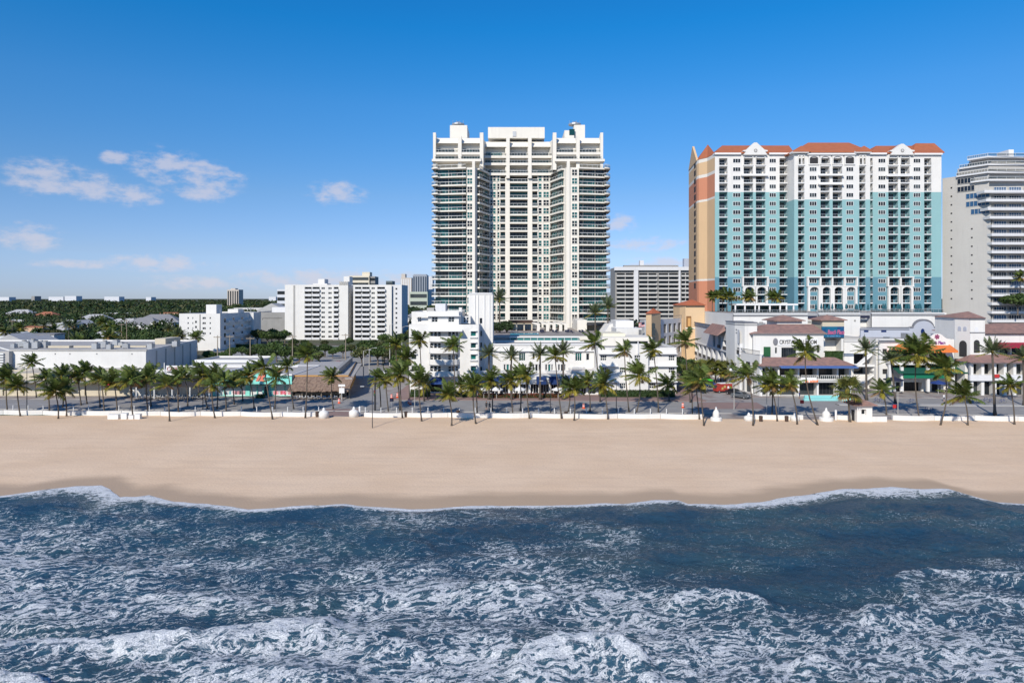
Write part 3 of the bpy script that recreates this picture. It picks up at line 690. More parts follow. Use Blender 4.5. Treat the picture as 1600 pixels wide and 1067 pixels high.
# ------------------------------------------------------------ the turquoise hotel block
def build_turquoise():
    D, DC = 239.0, 233.0
    TQ = mat('turquoise_stucco', (0.245,0.43,0.445), .8, .08, .2, .06); TD = mat('deep_teal_stucco', (0.115,0.255,0.32), .8, .1, .2, .06)
    TAN = mat('tan_stucco', (0.66,0.46,0.27), .8, .1, .2, .08); COR = mat('coral_stucco', (0.60,0.255,0.15), .8, .1, .2, .08)
    TILE = mat('orange_roof_tile', (0.42,0.135,0.06), .8, .35, .6, 0, bump=.5, bscale=3)
    t = thing('hotel_tower', 'turquoise and white hotel tower with orange tile roof and gabled pediments', 'hotel', (X(1294,240), 255, 0))
    s = D/FPX; fl = 13.4*s
    rows = [247.5+13.4*i for i in range(18)]          # top of the openings in each storey
    z_base = 12.0
    zw, zwc, zt = Z(300.4,D), Z(312,DC), Z(433,D)
    def zone_for(c):
        def z_(x, z):
            top = zwc if c else zw
            return 0 if z > top else (1 if z > (Z(433,DC) if c else zt) else 2)
        return z_
    MW = [WHITE, TQ, TD]
    BAL_L = [(1123.7,1136.6),(1162,1176.5),(1181,1195.7),(1218,1230.5)]; BAL_C = [(1247,1256.7),(1282,1296),(1301,1315.7),(1342.5,1352)]
    BAL_R = [(1359.8,1363.5),(1388,1403),(1407,1421),(1444,1455)]
    WIN = [(1145,1157,D),(1202,1212.5,D),(1264.6,1276,DC),(1322,1333.5,DC),(1372,1383.5,D),(1427,1438,D)]
    def part(p0, p1, d, bal, c, ztop):
        op = []
        for i, q in enumerate(rows):
            for a, b in bal:
                op.append((X(a,d), X(b,d), Z(q+11.2,d), Z(q+(-.3 if i else 0),d), 2.0))
        mb = MB(); z0 = z_base
        facade(mb, d, X(p0,d), X(p1,d), [z0, ztop]+[zwc if c else zw, Z(433,DC) if c else zt], op, zone_for(c))
        return mb
    mb = part(1117, 1236, D, BAL_L, False, Z(240,D))
    mb2 = part(1241, 1359.3, DC, BAL_C, True, Z(238,DC))
    mb3 = part(1357, 1471, D, BAL_R, False, Z(240,D))
    for b in (mb2, mb3): mb.add(b.v, b.f, 0); mb.m[-len(b.f):] = b.m
    xl, xr = X(1241,DC), X(1359.3,DC)                 # returns of the projecting middle, right end, back
    def side(x, ya, yb, ztop, zs):
        for (za, zb_, mi) in zs: mb.add([(x,ya,za),(x,yb,za),(x,yb,zb_),(x,ya,zb_)], [(0,1,2,3)], mi)
    zc = [(z_base,Z(433,DC),2),(Z(433,DC),zwc,1),(zwc,Z(238,DC),0)]
    side(xl, DC, D+2.2, 0, zc); side(xr, DC, D+2.2, 0, zc)
    side(X(1471,D), D, D+34, 0, [(z_base,zt,2),(zt,zw,1),(zw,Z(240,D),0)])
    mb.add([(X(1117,D),D,Z(240,D)),(X(1471,D),D,Z(240,D)),(X(1471,D),D+34,Z(240,D)),(X(1117,D),D+34,Z(240,D))], [(0,1,2,3)], 0)
    mb.add([(X(1117,D),D+34,z_base),(X(1471,D),D+34,z_base),(X(1471,D),D+34,Z(240,D)),(X(1117,D),D+34,Z(240,D))], [(3,2,1,0)], 0)
    mb.obj('wall', MW, t)
    # coloured end block with its stair openings
    zz = [(z_base,Z(438,D),1),(Z(438,D),Z(435,D),2),(Z(435,D),Z(310,D),0),(Z(310,D),Z(306.5,D),2),(Z(306.5,D),Z(271,D),1),(Z(271,D),Z(266,D),2),(Z(266,D),Z(246,D),0),(Z(246,D),Z(240.5,D),2)]
    P = [(X(1117,D)-.02,D),(X(1117,D)-.02,D+34),(X(1075,D+32)+.3,D+32),(X(1089,D+12),D+12),(X(1091,D+10.5)+.2,D+10.5),(X(1105,D+7),D+7)]
    mb = MB()
    for za, zb_, mi in zz: mb.prism(P[::-1], za, zb_, mi)
    mb.obj('end_block', [TAN, COR, CREAM], t)
    a, b = Vector((X(1089,D+12), D+12)), Vector((X(1075,D+32)+.3, D+32))
    an = math.atan2(b.y-a.y, b.x-a.x)+math.pi
    ow = MB().box(-1.7,1.7,-.06,.1,0,1.9).mesh('stair_opening', DARK)  # dark box on the wall face, the opening's shade is its colour
    for i in range(16):
        p = a+(b-a)*.22; inst('stair_opening', ow, t, (p.x-.05, p.y, Z(262,D+16)-fl*i), an)
    # openings fitted out: doors, slabs, railings, windows
    rails = {}; doors = {}
    slabm = WHITE2
    for bal, d in ((BAL_L,D),(BAL_C,DC),(BAL_R,D)):
        for a, b in bal:
            w = X(b,d)-X(a,d); k = round(w,2)
            if k not in rails:
                rails[k] = rail_mesh(w, 1.0, METAL, None, max(3, int(w/.6))); doors[k] = window_mesh(min(w*.8,2.6), 2.2, 2, 1, DMETAL, DGLASS, .07)
            for i, q in enumerate(rows):
                z = Z(q+11.2,d)
                sl = box('balcony_slab', t, X(a,d)-.02, X(b,d)+.02, d-.18, d+.12, z-.25, z+.02, slabm)
                inst('railing', rails[k], sl, (X(a,d), d-.06, z+.02))
                inst('sliding_door', doors[k], t, (X(a,d)+.15, d+1.93, z+.03))
    w3 = {}
    for a, b, d in WIN:
        w = X(b,d)-X(a,d); k = round(w,1)
        if k not in w3: w3[k] = window_mesh(w, 1.5, 3, 1, WHITE2, DGLASS, .10, .06)
        for i, q in enumerate(rows):
            if d == DC and i == 0: continue
            inst('window', w3[k], t, (X(a,d), d-.03, Z(q+7.3,d)))
    # top storey of the middle: arched loggias and slim paired arches
    def arch_face(mb, x0, x1, z0, z1, ax0, ax1, az0, y, y1, mi=0, rise=None):
        r = (ax1-ax0)/2; cx = (ax0+ax1)/2; rise = r if rise is None else rise
        n = 10; arc = [(cx-r*math.cos(math.pi*k/n), z1-.35-rise+rise*math.sin(math.pi*k/n)) for k in range(n+1)]
        mb.xz([(x0,z0),(ax0,z0)]+[(ax0,arc[0][1])]+[(x0,arc[0][1])], y, y1, mi)
        mb.xz([(ax1,z0),(x1,z0),(x1,arc[-1][1]),(ax1,arc[-1][1])], y, y1, mi)
        for k in range(n):
            mb.xz([arc[k], arc[k+1], (arc[k+1][0], z1), (arc[k][0], z1)], y, y1, mi)
        mb.xz([(x0,arc[0][1]),(ax0,arc[0][1]),(ax0,z1),(x0,z1)], y, y1, mi); mb.xz([(ax1,arc[-1][1]),(x1,arc[-1][1]),(x1,z1),(ax1,z1)], y, y1, mi)
        if az0 > z0: mb.xz([(ax0,z0),(ax1,z0),(ax1,az0),(ax0,az0)], y, y1, mi)
    lg = [(1264,1278.5),(1282,1296.5),(1301,1315.5),(1320,1334.5)]
    for a, b in lg:
        if a in (1264,1320):
            o = pbox('loggia_opening', t, a+.5, b-.5, 246.5, 257, DC-.04, DC+.2, DARK)  # flat dark panel, loggia shade put into the colour
        mb = MB(); arch_face(mb, X(a-1,DC), X(b+1,DC), Z(258,DC), Z(243,DC), X(a+.6,DC), X(b-.6,DC), Z(256.2,DC), DC-.35, DC-.05, rise=.9); mb.obj('arched_surround', WHITE, t)
    for a in (1247,1252.6,1342.5,1348.1): mb = MB(); arch_face(mb, X(a-.6,DC), X(a+4.8,DC), Z(259,DC), Z(242,DC), X(a+.5,DC), X(a+3.9,DC), Z(257,DC), DC-.35, DC-.05); mb.obj('arched_surround', WHITE, t)
    for a, b in ((1161,1177),(1180,1196),(1387,1403.5),(1406,1422)):
        mb = MB(); arch_face(mb, X(a,D), X(b,D), Z(259,D), Z(242,D), X(a+1.2,D), X(b-1.2,D), Z(257.6,D), D-.3, D-.03, rise=.9); mb.obj('arched_surround', WHITE, t)
    # white arcades at the foot
    for groups, d in (([(1161,1178),(1180,1197)],D), ([(1262,1279),(1281.5,1297.5),(1300,1316.5),(1319.5,1336)],DC), ([(1387,1404),(1406,1423)],D)):
        mb = MB(); a0, b0 = groups[0][0]-2.2, groups[-1][1]+2.2; y, y1 = d-1.1, d-.06
        for a, b in groups:
            arch_face(mb, X(a-1.3,d), X(b+1.3,d), Z(493,d), Z(447,d), X(a+1.8,d), X(b-1.8,d), Z(493,d), y, y1, rise=1.0)
        edges = [a0+.9]+[(groups[k][1]+groups[k+1][0])/2 for k in range(len(groups)-1)]+[b0-.9]
        for e in edges: mb.box(X(e-1.1,d), X(e+1.1,d), y, y1, Z(447,d), Z(433,d))
        mb.box(X(a0-.4,d), X(b0+.4,d), y-.1, y1, Z(434,d), Z(432.4,d)); mb.box(X(a0-.4,d), X(b0+.4,d), y-.1, y1-.01, Z(448,d), Z(446.2,d))
        mb.obj('arcade', WHITE, t)
    for p0, p1, q, d in ((1159,1201,272.8,D),(1280,1319,272.5,DC),(1280,1319,286.5,DC),(1386,1428,273.5,D)):
        pbox('balcony_ledge', t, p0, p1, q, q+2, d-1.2, d-.02, WHITE2)
    # cornices, pediments, tiled roofs
    for p0, p1, d, q in ((1117,1158,D,241),(1202,1241,D,241),(1238.5,1264,DC-.4,238.5),(1262,1338,DC,241.5),(1336,1362,DC-.4,238.5),(1360,1386,D,241),(1429,1473,D,241.5)):
        pbox('cornice', t, p0, p1, q-2.2, q+.4, d-.8, d+2, WHITE2)
    for pc, qp in ((1179,224),(1407.5,226)):
        mb = MB(); Zc = lambda q: Z(q,D)
        mb.xz([(X(pc-19,D),Zc(243)),(X(pc+19,D),Zc(243)),(X(pc+15,D),Zc(238.5)),(X(pc+19,D),Zc(237.5)),(X(pc+19,D),Zc(236)),(X(pc+14,D),Zc(235)),(X(pc+2,D),Zc(qp)),(X(pc-2,D),Zc(qp)),
               (X(pc-14,D),Zc(235)),(X(pc-19,D),Zc(236)),(X(pc-19,D),Zc(237.5)),(X(pc-15,D),Zc(238.5))], D-1.0, D+.9)
        g = mb.obj('pediment', WHITE, t)
        mb = MB(); mb.lathe([(.62,0),(.62,.1),(.45,.1)], (0,0,0), 16)
        e = mb.mesh('emblem', DCONC); o = bpy.data.objects.new('emblem', e)
        link(o, g, Matrix.Translation((X(pc,D), D-1.0, Z(236.5,D))) @ Matrix.Rotation(rad(90), 4, 'X'))
        mb = MB(); mb.box(X(pc,D)-.4, X(pc,D)+.4, D-1.16, D-1.11, Z(236.5,D)-.07, Z(236.5,D)+.07); mb.box(X(pc,D)-.07, X(pc,D)+.07, D-1.17, D-1.12, Z(236.5,D)-.4, Z(236.5,D)+.4)
        mb.obj('emblem_cross', WHITE2, g)
        mb = MB(); mb.add([(X(pc-16,D),D+.9,Zc(236)),(X(pc+16,D),D+.9,Zc(236)),(X(pc,D),D+.9,Zc(225)),(X(pc-16,D),D+12,Zc(236)),(X(pc+16,D),D+12,Zc(236)),(X(pc,D),D+12,Zc(225))], [(0,3,5,2),(1,2,5,4),(3,4,5)]); mb.obj('roof', TILE, t)
    def roof(p0, p1, d, dd, q0, q1, r0, r1):
        mb = MB(); mb.hip(X(p0,d), X(p1,d), d-.7, d+dd, Z(q0,d), Z(q1,d+dd*.5), (X(r0,d+dd*.5), X(r1,d+dd*.5)), lip=.25); return mb.obj('roof', TILE, t)
    roof(1117,1240,D,24,239.5,228,1128,1232); roof(1241,1361,DC,26,238,223.5,1262,1326); roof(1359,1472,D,24,239.5,228.5,1368,1458)
    roof(1237.5,1266,DC-.6,9,237,228.5,1251,1252); roof(1335,1363,DC-.6,9,237,228.5,1349,1350); roof(1424,1474,D+3,16,238.5,224.5,1430,1459)
    mb = MB(); e = [(X(1117,D),D),(X(1105,D+7),D+7),(X(1090,D+11),D+11),(X(1075,D+32)+.3,D+32),(X(1117,D),D+33)]
    ap = (X(1106,D+18), D+18, Z(226,D+18)); za = Z(240,D)
    mb.add([(x,y,za) for x, y in e]+[ap, (X(1100,D+28),D+28,Z(227,D+18))], [(1,0,5),(2,1,5),(3,2,5,6),(4,3,6),(0,4,6,5)]); mb.obj('roof', TILE, t)
    zb = Z(240.5,D)-.02; xm = (X(1089,D+12)+X(1075,D+32)+.3)/2
    mb = MB(); mb.add([(X(1089,D+12)-.15,D+12,zb),(X(1075,D+32)+.15,D+32,zb),(xm-.15,D+22,Z(229,D+22)),(X(1089,D+12)+.6,D+12,zb),(X(1075,D+32)+.9,D+32,zb),(xm+.6,D+22,Z(229,D+22))],
                      [(0,2,1),(3,4,5),(0,3,5,2),(2,5,4,1)]); mb.obj('pediment', TAN, t)
build_turquoise()
# ------------------------------------------------------------ more buildings
RTILE = mat('brown_clay_tile', (0.33,0.19,0.155), .85, .45, .9, 0, bump=.6, bscale=3, col2=(0.24,0.15,0.13))
OTILE = mat('orange_clay_tile', (0.45,0.13,0.06), .85, .4, .9, 0, bump=.5, bscale=3)
TANW = mat('tan_wall', (0.64,0.46,0.28), .8, .1, .3, .1)
BEIGE = mat('beige_wall', (0.55,0.49,0.38), .8, .15, .3, .1)
GTRIM = mat('slate_grey_trim', (0.19,0.195,0.215), .7, .1, .5)
BLUEW = mat('blue_grey_wall', (0.42,0.45,0.52), .8, .1, .3, .1)
SEATQ = mat('turquoise_wall', (0.25,0.60,0.60), .8, .12, .4, .1)
_wm = {}
def wmesh(w, h, nx, ny, mf, mg, bar=.09, deep=.05):
    k = (round(w,2), round(h,2), nx, ny, mf.name, mg.name, bar)
    if k not in _wm: _wm[k] = window_mesh(w, h, nx, ny, mf, mg, bar, deep)
    return _wm[k]
def wall(t, P0, P1, z0, z1, ops=(), m=WHITE, name='wall', back=0.5, hole=.35):
    """wall from P0 to P1 (plan points, seen face on the right-hand side of P0->P1 when walking), with window openings
    ops: (u0, u1, za, zb, nx, ny, frame, glass[, depth[, name]]) u in metres from P0"""
    L = math.hypot(P1[0]-P0[0], P1[1]-P0[1]); an = math.atan2(P1[1]-P0[1], P1[0]-P0[0])
    mb = MB(); op = [(o[0], o[1], o[2], o[3], (o[8] if len(o) > 8 else hole)) for o in ops]
    facade(mb, 0, 0, L, [z0, z1], op, lambda x, z: 0)
    mb.add([(0,0,z1),(L,0,z1),(L,back,z1),(0,back,z1),(0,0,z0),(L,0,z0),(L,back,z0),(0,back,z0)], [(0,1,2,3),(0,3,7,4),(1,5,6,2)])
    o = link(bpy.data.objects.new(name, mb.mesh(name, m)), t, Matrix.Translation((P0[0],P0[1],0)) @ Matrix.Rotation(an, 4, 'Z'))
    c, s = math.cos(an), math.sin(an)
    for q in ops:
        d = (q[8] if len(q) > 8 else hole)-.07
        inst(q[9] if len(q) > 9 else 'window', wmesh(q[1]-q[0]-.01, q[3]-q[2]-.01, q[4], q[5], q[6], q[7]), t, (P0[0]+c*q[0]-s*d, P0[1]+s*q[0]+c*d, q[2]+.005), an)
    return o
def pw(D, *rows):      # front-wall openings given by photo columns/rows at depth D, relative to column p0
    p0 = rows[0]; return [(X(a,D)-X(p0,D), X(b,D)-X(p0,D), Z(q1,D), Z(q0,D), *r) for a, b, q0, q1, *r in rows[1:]]
def frontwall(t, p0, p1, q0, D, ops=(), m=WHITE, z0=0.0, **k):
    return wall(t, (X(p0,D),D), (X(p1,D),D), z0, Z(q0,D), pw(D, p0, *ops), m, **k)
def mass(t, p0, p1, q0, D, D1, m, z0=0.0, roofm=None, name='wall', inset=.35, par=.5):
    """body behind a front wall: sides, back and a roof sunk behind a parapet"""
    x0, x1, z = X(p0,D), X(p1,D), Z(q0,D); mb = MB()
    y = D+inset
    mb.add([(x0,y,z0),(x1,y,z0),(x1,D1,z0),(x0,D1,z0),(x0,y,z),(x1,y,z),(x1,D1,z),(x0,D1,z)], [(1,2,6,5),(2,3,7,6),(3,0,4,7),(0,1,5,4)])
    mb.add([(x0+.3,y+.3,z),(x1-.3,y+.3,z),(x1-.3,D1-.3,z),(x0+.3,D1-.3,z),(x0+.3,y+.3,z-par),(x1-.3,y+.3,z-par),(x1-.3,D1-.3,z-par),(x0+.3,D1-.3,z-par)],
           [(0,4,5,1),(1,5,6,2),(2,6,7,3),(3,7,4,0)])
    mb.add([(x0,y,z),(x1,y,z),(x1,D1,z),(x0,D1,z),(x0+.3,y+.3,z),(x1-.3,y+.3,z),(x1-.3,D1-.3,z),(x0+.3,D1-.3,z)], [(0,1,5,4),(1,2,6,5),(2,3,7,6),(3,0,4,7)])
    o = mb.obj(name, m, t)
    mb = MB(); mb.add([(x0+.3,y+.3,z-par),(x1-.3,y+.3,z-par),(x1-.3,D1-.3,z-par),(x0+.3,D1-.3,z-par)], [(0,1,2,3)]); mb.obj('roof', roofm or GROOF, t)
    return o
def hiproof(t, p0, p1, D, D1, q0, q1, ridge=None, m=None, over=.5, parent=None):
    x0, x1 = X(p0,D), X(p1,D); dm = (D+D1)/2
    mb = MB(); rz = Z(q1, dm) if D1-D > 3 else Z(q1, D)
    mb.hip(x0-over, x1+over, D-over, D1+over, Z(q0,D), rz, (X(ridge[0],dm), X(ridge[1],dm)) if ridge else None, lip=.18)
    return mb.obj('roof', m or RTILE, parent or t)
ac_me = None
def ac_unit(x, y, z, s=1.0, label='grey rooftop air conditioning unit', group='rooftop air conditioners', rz=0):
    global ac_me
    if ac_me is None:
        a = MB(); a.box(-.8,.8,-.6,.6,.12,1.25); 
        for k in range(6): a.box(-.72,.72,-.63,-.601,.25+k*.15,.3+k*.15)
        for p in (-.7,.7): a.box(p-.08,p+.08,-.6,.6,0,.119)
        b = MB(); b.lathe([(.42,0),(.42,.22),(.36,.22),(.36,.05)], (0,0,1.25), 12)
        ac_me = (a.mesh('casing', METAL), b.mesh('fan', DCONC))
    t = thing('air_conditioner', label, 'air conditioner', (x,y,z), group, rz)
    M = Matrix.Translation((x,y,z)) @ Matrix.Rotation(rz,4,'Z') @ Matrix.Diagonal((s,s,s,1))
    for n, me in zip(('casing','fan'), ac_me): link(bpy.data.objects.new(n, me), t, M)
    return t

# ---- long white warehouse-like building far left
def build_left_box():
    D, D1 = 190.0, 237.0
    t = thing('windowless_building', 'long windowless white flat-roofed building with a grey shaded side', 'building', (X(120,200), 205, 0))
    P = [(X(15,D),D),(X(228,D),D),(X(308,D1),D1),(X(-40,D1),D1)]; z = Z(547,D)
    mb = MB(); mb.prism(P, 0, z-.5, 0)
    for i in range(4):
        a, b = Vector(P[i]), Vector(P[(i+1)%4]); d = (b-a).normalized(); n = Vector((-d.y, d.x))*.4
        mb.add([(a.x,a.y,z-.5),(b.x,b.y,z-.5),(b.x,b.y,z),(a.x,a.y,z),((a+n).x,(a+n).y,z-.5),((b+n).x,(b+n).y,z-.5),((b+n).x,(b+n).y,z),((a+n).x,(a+n).y,z)],
               [(0,1,2,3),(5,4,7,6),(3,2,6,7)], 0)
    mb.obj('wall', WHITE, t)
    mb = MB(); mb.add([(p[0],p[1],z-.49) for p in P], [(0,1,2,3)]); mb.obj('roof', GROOF, t)
    for k in range(1, 6):
        u = k/6; x, y = P[1][0]+(P[2][0]-P[1][0])*u, P[1][1]+(P[2][1]-P[1][1])*u
        box('buttress', t, x-.25, x+.18, y-.3, y+.3, 0, z-.7, CONC)
    pbox('coping', t, 14, 229, 546, 548.6, D-.15, D+.3, CONC)
    for p in (85, 108, 150, 205): pbox('scupper', t, p, p+1.6, 552, 553.6, D-.12, D+.05, DCONC)
    pbox('ledge', t, 15, 214, 575.5, 579, D-1.5, D, CONC)
    pbox('stair_bulkhead', t, 242, 258.5, 529, 546, 222, 232, BEIGE)
    for k in range(4): pbox('duct', t, 75+k*40, 108+k*40, 540.3, 544, 205+k, 207+k, BEIGE)
    # louvred annex
    a = thing('louvred_annex', 'grey louvred plant enclosure with round tank beside the windowless building', 'annex', (X(0,186), 188, 0))
    pbox('wall', a, -60, 14, 549, 580, 188.5, 200, CONC)
    for k in range(7): pbox('slat', a, -50, 5, 552+k*4.0, 554+k*4.0, 188.0, 188.4, WHITE2)
    mb = MB(); mb.lathe([(1.1,0),(1.1,5.0),(.6,5.4)], (X(10.5,187), 187, 0), 14); mb.obj('tank', DCONC, a)
    rr = random.Random(4); zr = z-.49
    for k in range(17):
        p = [22,30,38,44,52,58,65,71,150,157,164,172,182,190,197,236,275][k]; d = rr.uniform(200, 222)
        ac_unit(X(p,d), d, zr, rr.uniform(.9,1.5), 'grey air conditioning unit on the windowless white building', 'air conditioners on the windowless building', rr.choice((0,math.pi/2)))
build_left_box()

# ---- beachfront shops on the left
def build_left_shops():
    D = 160.0
    t = thing('shop_row', 'low beige shop row with dark shopfronts below the windowless building', 'shop', (X(95,165), 168, 0))
    ops = [(a, a+27, 600, 618, 4, 1, DMETAL, DGLASS, .8, 'shopfront') for a in (-60,-28,4,36,68,100,132,164)]
    frontwall(t, -70, 206, 590, D, ops, BEIGE); mass(t, -70, 206, 590, D, 178, BEIGE)
    pbox('canopy', t, -70, 204, 596, 598, D-2.6, D-.02, DCONC); pbox('parapet_band', t, 18, 78, 583, 590, D+.6, D+8, BEIGE)
    for p0, p1 in ((98,112),(176,192)):
        mb = MB(); mb.add([(X(p0,D),D-.1,Z(590,D)),(X(p1,D),D-.1,Z(590,D)),(X(p1,D),D-3,Z(597,D)),(X(p0,D),D-3,Z(597,D)),(X(p1,D),D-3,Z(599,D)),(X(p0,D),D-3,Z(599,D))],
                          [(0,3,2,1),(3,5,4,2)]); mb.obj('awning', RED, t)
    # cafe
    t = thing('cafe', 'white cafe front with long black awning and red lettered roof sign', 'cafe', (X(262,165), 168, 0))
    ops = [(a, a+14.5, 604, 619, 2, 1, DMETAL, DGLASS, 2.0, 'shopfront') for a in (210,227,244,261,278,295,312)]
    frontwall(t, 207, 331, 586, D, ops, WHITE); mass(t, 207, 331, 586, D, 183, WHITE)
    pbox('fascia', t, 215, 318, 577.5, 586, D+.1, D+.6, WHITE2)
    mb = MB(); x0, x1 = X(209,D), X(330,D)
    mb.add([(x0,D-.05,Z(586,D)),(x1,D-.05,Z(586,D)),(x1,D-5,Z(602,D-5)),(x0,D-5,Z(602,D-5)),(x1,D-5,Z(604.5,D-5)),(x0,D-5,Z(604.5,D-5)),(x0,D-.05,Z(602,D)),(x1,D-.05,Z(602,D))],
           [(0,3,2,1),(3,5,4,2),(0,6,5,3),(1,2,4,7)]); mb.obj('awning', BLACKC, t)
    for p in (212,240,268,296,326): pbox('post', t, p, p+1.3, 602, 623, D-4.9, D-4.7, WHITE2)
    sg = pbox('sign', t, 259.5, 300.5, 571.2, 581.2, D-.3, D-.05, WHITE2)
    text('lettering', sg, 'CAFE IBIZA', X(262,D), X(298,D), D-.34, Z(579,D), Z(573.3,D), mat('sign_red', (0.28,0.04,0.03), .6), .03, 0, .012)
    scribble('lettering', sg, X(262,D), X(290,D), D-.34, Z(580.8,D), Z(579.7,D), DMETAL)
    pbox('sign_mast', t, 256, 257, 567, 588, D-.4, D-.2, WHITE2)
    # plain white building behind
    t = thing('service_building', 'white flat-roofed service building with metal doors behind the cafe', 'building', (X(350,190), 195, 0))
    frontwall(t, 305, 402, 563, 190, [(332,338,571,586,1,1,METAL,METAL,.2,'door'),(352,362,571,586,2,1,DMETAL,DGLASS,.3),(364,371,571,586,1,1,METAL,METAL,.2,'door')], GREYW); mass(t, 305, 402, 563, 190, 205, WHITE)
    pbox('fascia', t, 304, 403, 562, 567, 189.6, 190.0, WHITE2); pbox('coping', t, 300, 340, 570, 573, 184, 186, WHITE2)
    # turquoise beach shop
    t = thing('beachwear_shop', 'turquoise beachwear shop with pink relief on its stepped parapet', 'shop', (X(395,165), 168, 0))
    TQS = mat('aqua_stucco', (0.25,0.70,0.62), .8, .1, .4, .1); PINK = mat('pink_relief', (0.72,0.22,0.15), .7, .2, 1)
    ops = [(335,349,603,618,3,1,TQS,DGLASS,1.2,'shopfront'),(351,383.5,603,618,5,1,TQS,DGLASS,1.2,'shopfront'),(390,401,603,618,2,1,WHITE2,DGLASS,.8,'shopfront'),(402,410,603,619.5,1,1,DMETAL,DARK,1.0,'doorway'),
           (412,420,603,618.5,1,1,WHITE2,GRNG,.3,'door'),(427,444,602,618,4,1,WHITE2,DGLASS,1.0,'shopfront'),(445,454,602,618,2,1,DMETAL,DGLASS,1.0,'shopfront')]
    frontwall(t, 332, 456, 586, D, ops, TQS); mass(t, 332, 456, 586, D, 184, GREYW)
    pbox('parapet', t, 384, 434, 579.5, 600, D-.5, D-.02, TQS); pbox('coping', t, 332, 384, 584.5, 587, D-.3, D+.4, WHITE2); pbox('coping', t, 434, 456, 584.5, 587, D-.3, D+.4, WHITE2)
    pbox('canopy', t, 332, 456, 600, 601.6, D-2.2, D-.5, DMETAL); pbox('canopy_face', t, 332, 456, 596, 600, D-2.3, D-2.1, TQS)
    mb = MB()
    for poly in ([(401,595),(406,585),(410,583),(409,588),(405,595)],[(407,595),(411,586),(416,582),(417,586),(412,591),(416,595)],[(385,595),(386,591),(390,592),(391,590),(394,592),(397,590),(396,595)],[(410,584),(416,580.5),(418,583),(414,586)]):
        P = [(X(a,D), Z(b,D)) for a, b in poly]; mb.xz(P[::-1], D-.7, D-.52)
    stuff(mb.obj('relief', PINK, t))
    # clothes hung out in front of the shop
    rr = random.Random(8); cols = [(.6,.12,.14),(.75,.35,.38),(.7,.7,.68),(.06,.06,.07),(.15,.45,.5),(.6,.5,.1),(.7,.2,.3)]
    cm = [mat('garment_%s' % n, c, .9, .2, 2) for n, c in zip(('red','pink','white','black','teal','mustard','rose'), cols)]
    ra = thing('clothes_rack', 'rack of red and pink beachwear outside the turquoise shop', 'clothes rack', (X(436,157), 157, .13))
    rb = thing('clothes_rack', 'rack of mixed coloured shirts outside the turquoise shop', 'clothes rack', (X(365,157), 157, .13))
    gm = [MB().add([(-.25,0,1.55),(.25,0,1.55),(.33,.02,.75),(-.33,.02,.75),(-.25,.09,1.55),(.25,.09,1.55),(.33,.11,.75),(-.33,.11,.75),(-.48,.03,1.28),(.48,.03,1.28),(-.44,.05,1.12),(.44,.05,1.12)],
                   [(0,1,2,3),(5,4,7,6),(0,3,7,4),(1,5,6,2),(0,4,5,1),(0,8,10),(1,11,9)]).mesh('garment', m) for m in cm]
    for r_, a, b, pal in ((ra,427,454,(0,1,1,2,6,3)), (rb,350,383,(2,2,1,4,3,6,5))):
        x0, x1 = X(a,157), X(b,157); mb = MB(); mb.tube([(x0,157,1.75),(x1,157,1.75)], .03, 6)
        for x in (x0,(x0+x1)/2,x1): mb.tube([(x,157,.13),(x,157,1.75)], .03, 6)
        mb.obj('frame', METAL, r_)
        n = int((x1-x0)/.42)
        for k in range(n):
            inst('garment', gm[rr.choice(pal)], r_, (x0+(k+.5)*(x1-x0)/n, 156.95+rr.uniform(-.05,.05), .15+rr.uniform(-.05,.05)), rr.uniform(-.5,.5))
build_left_shops()
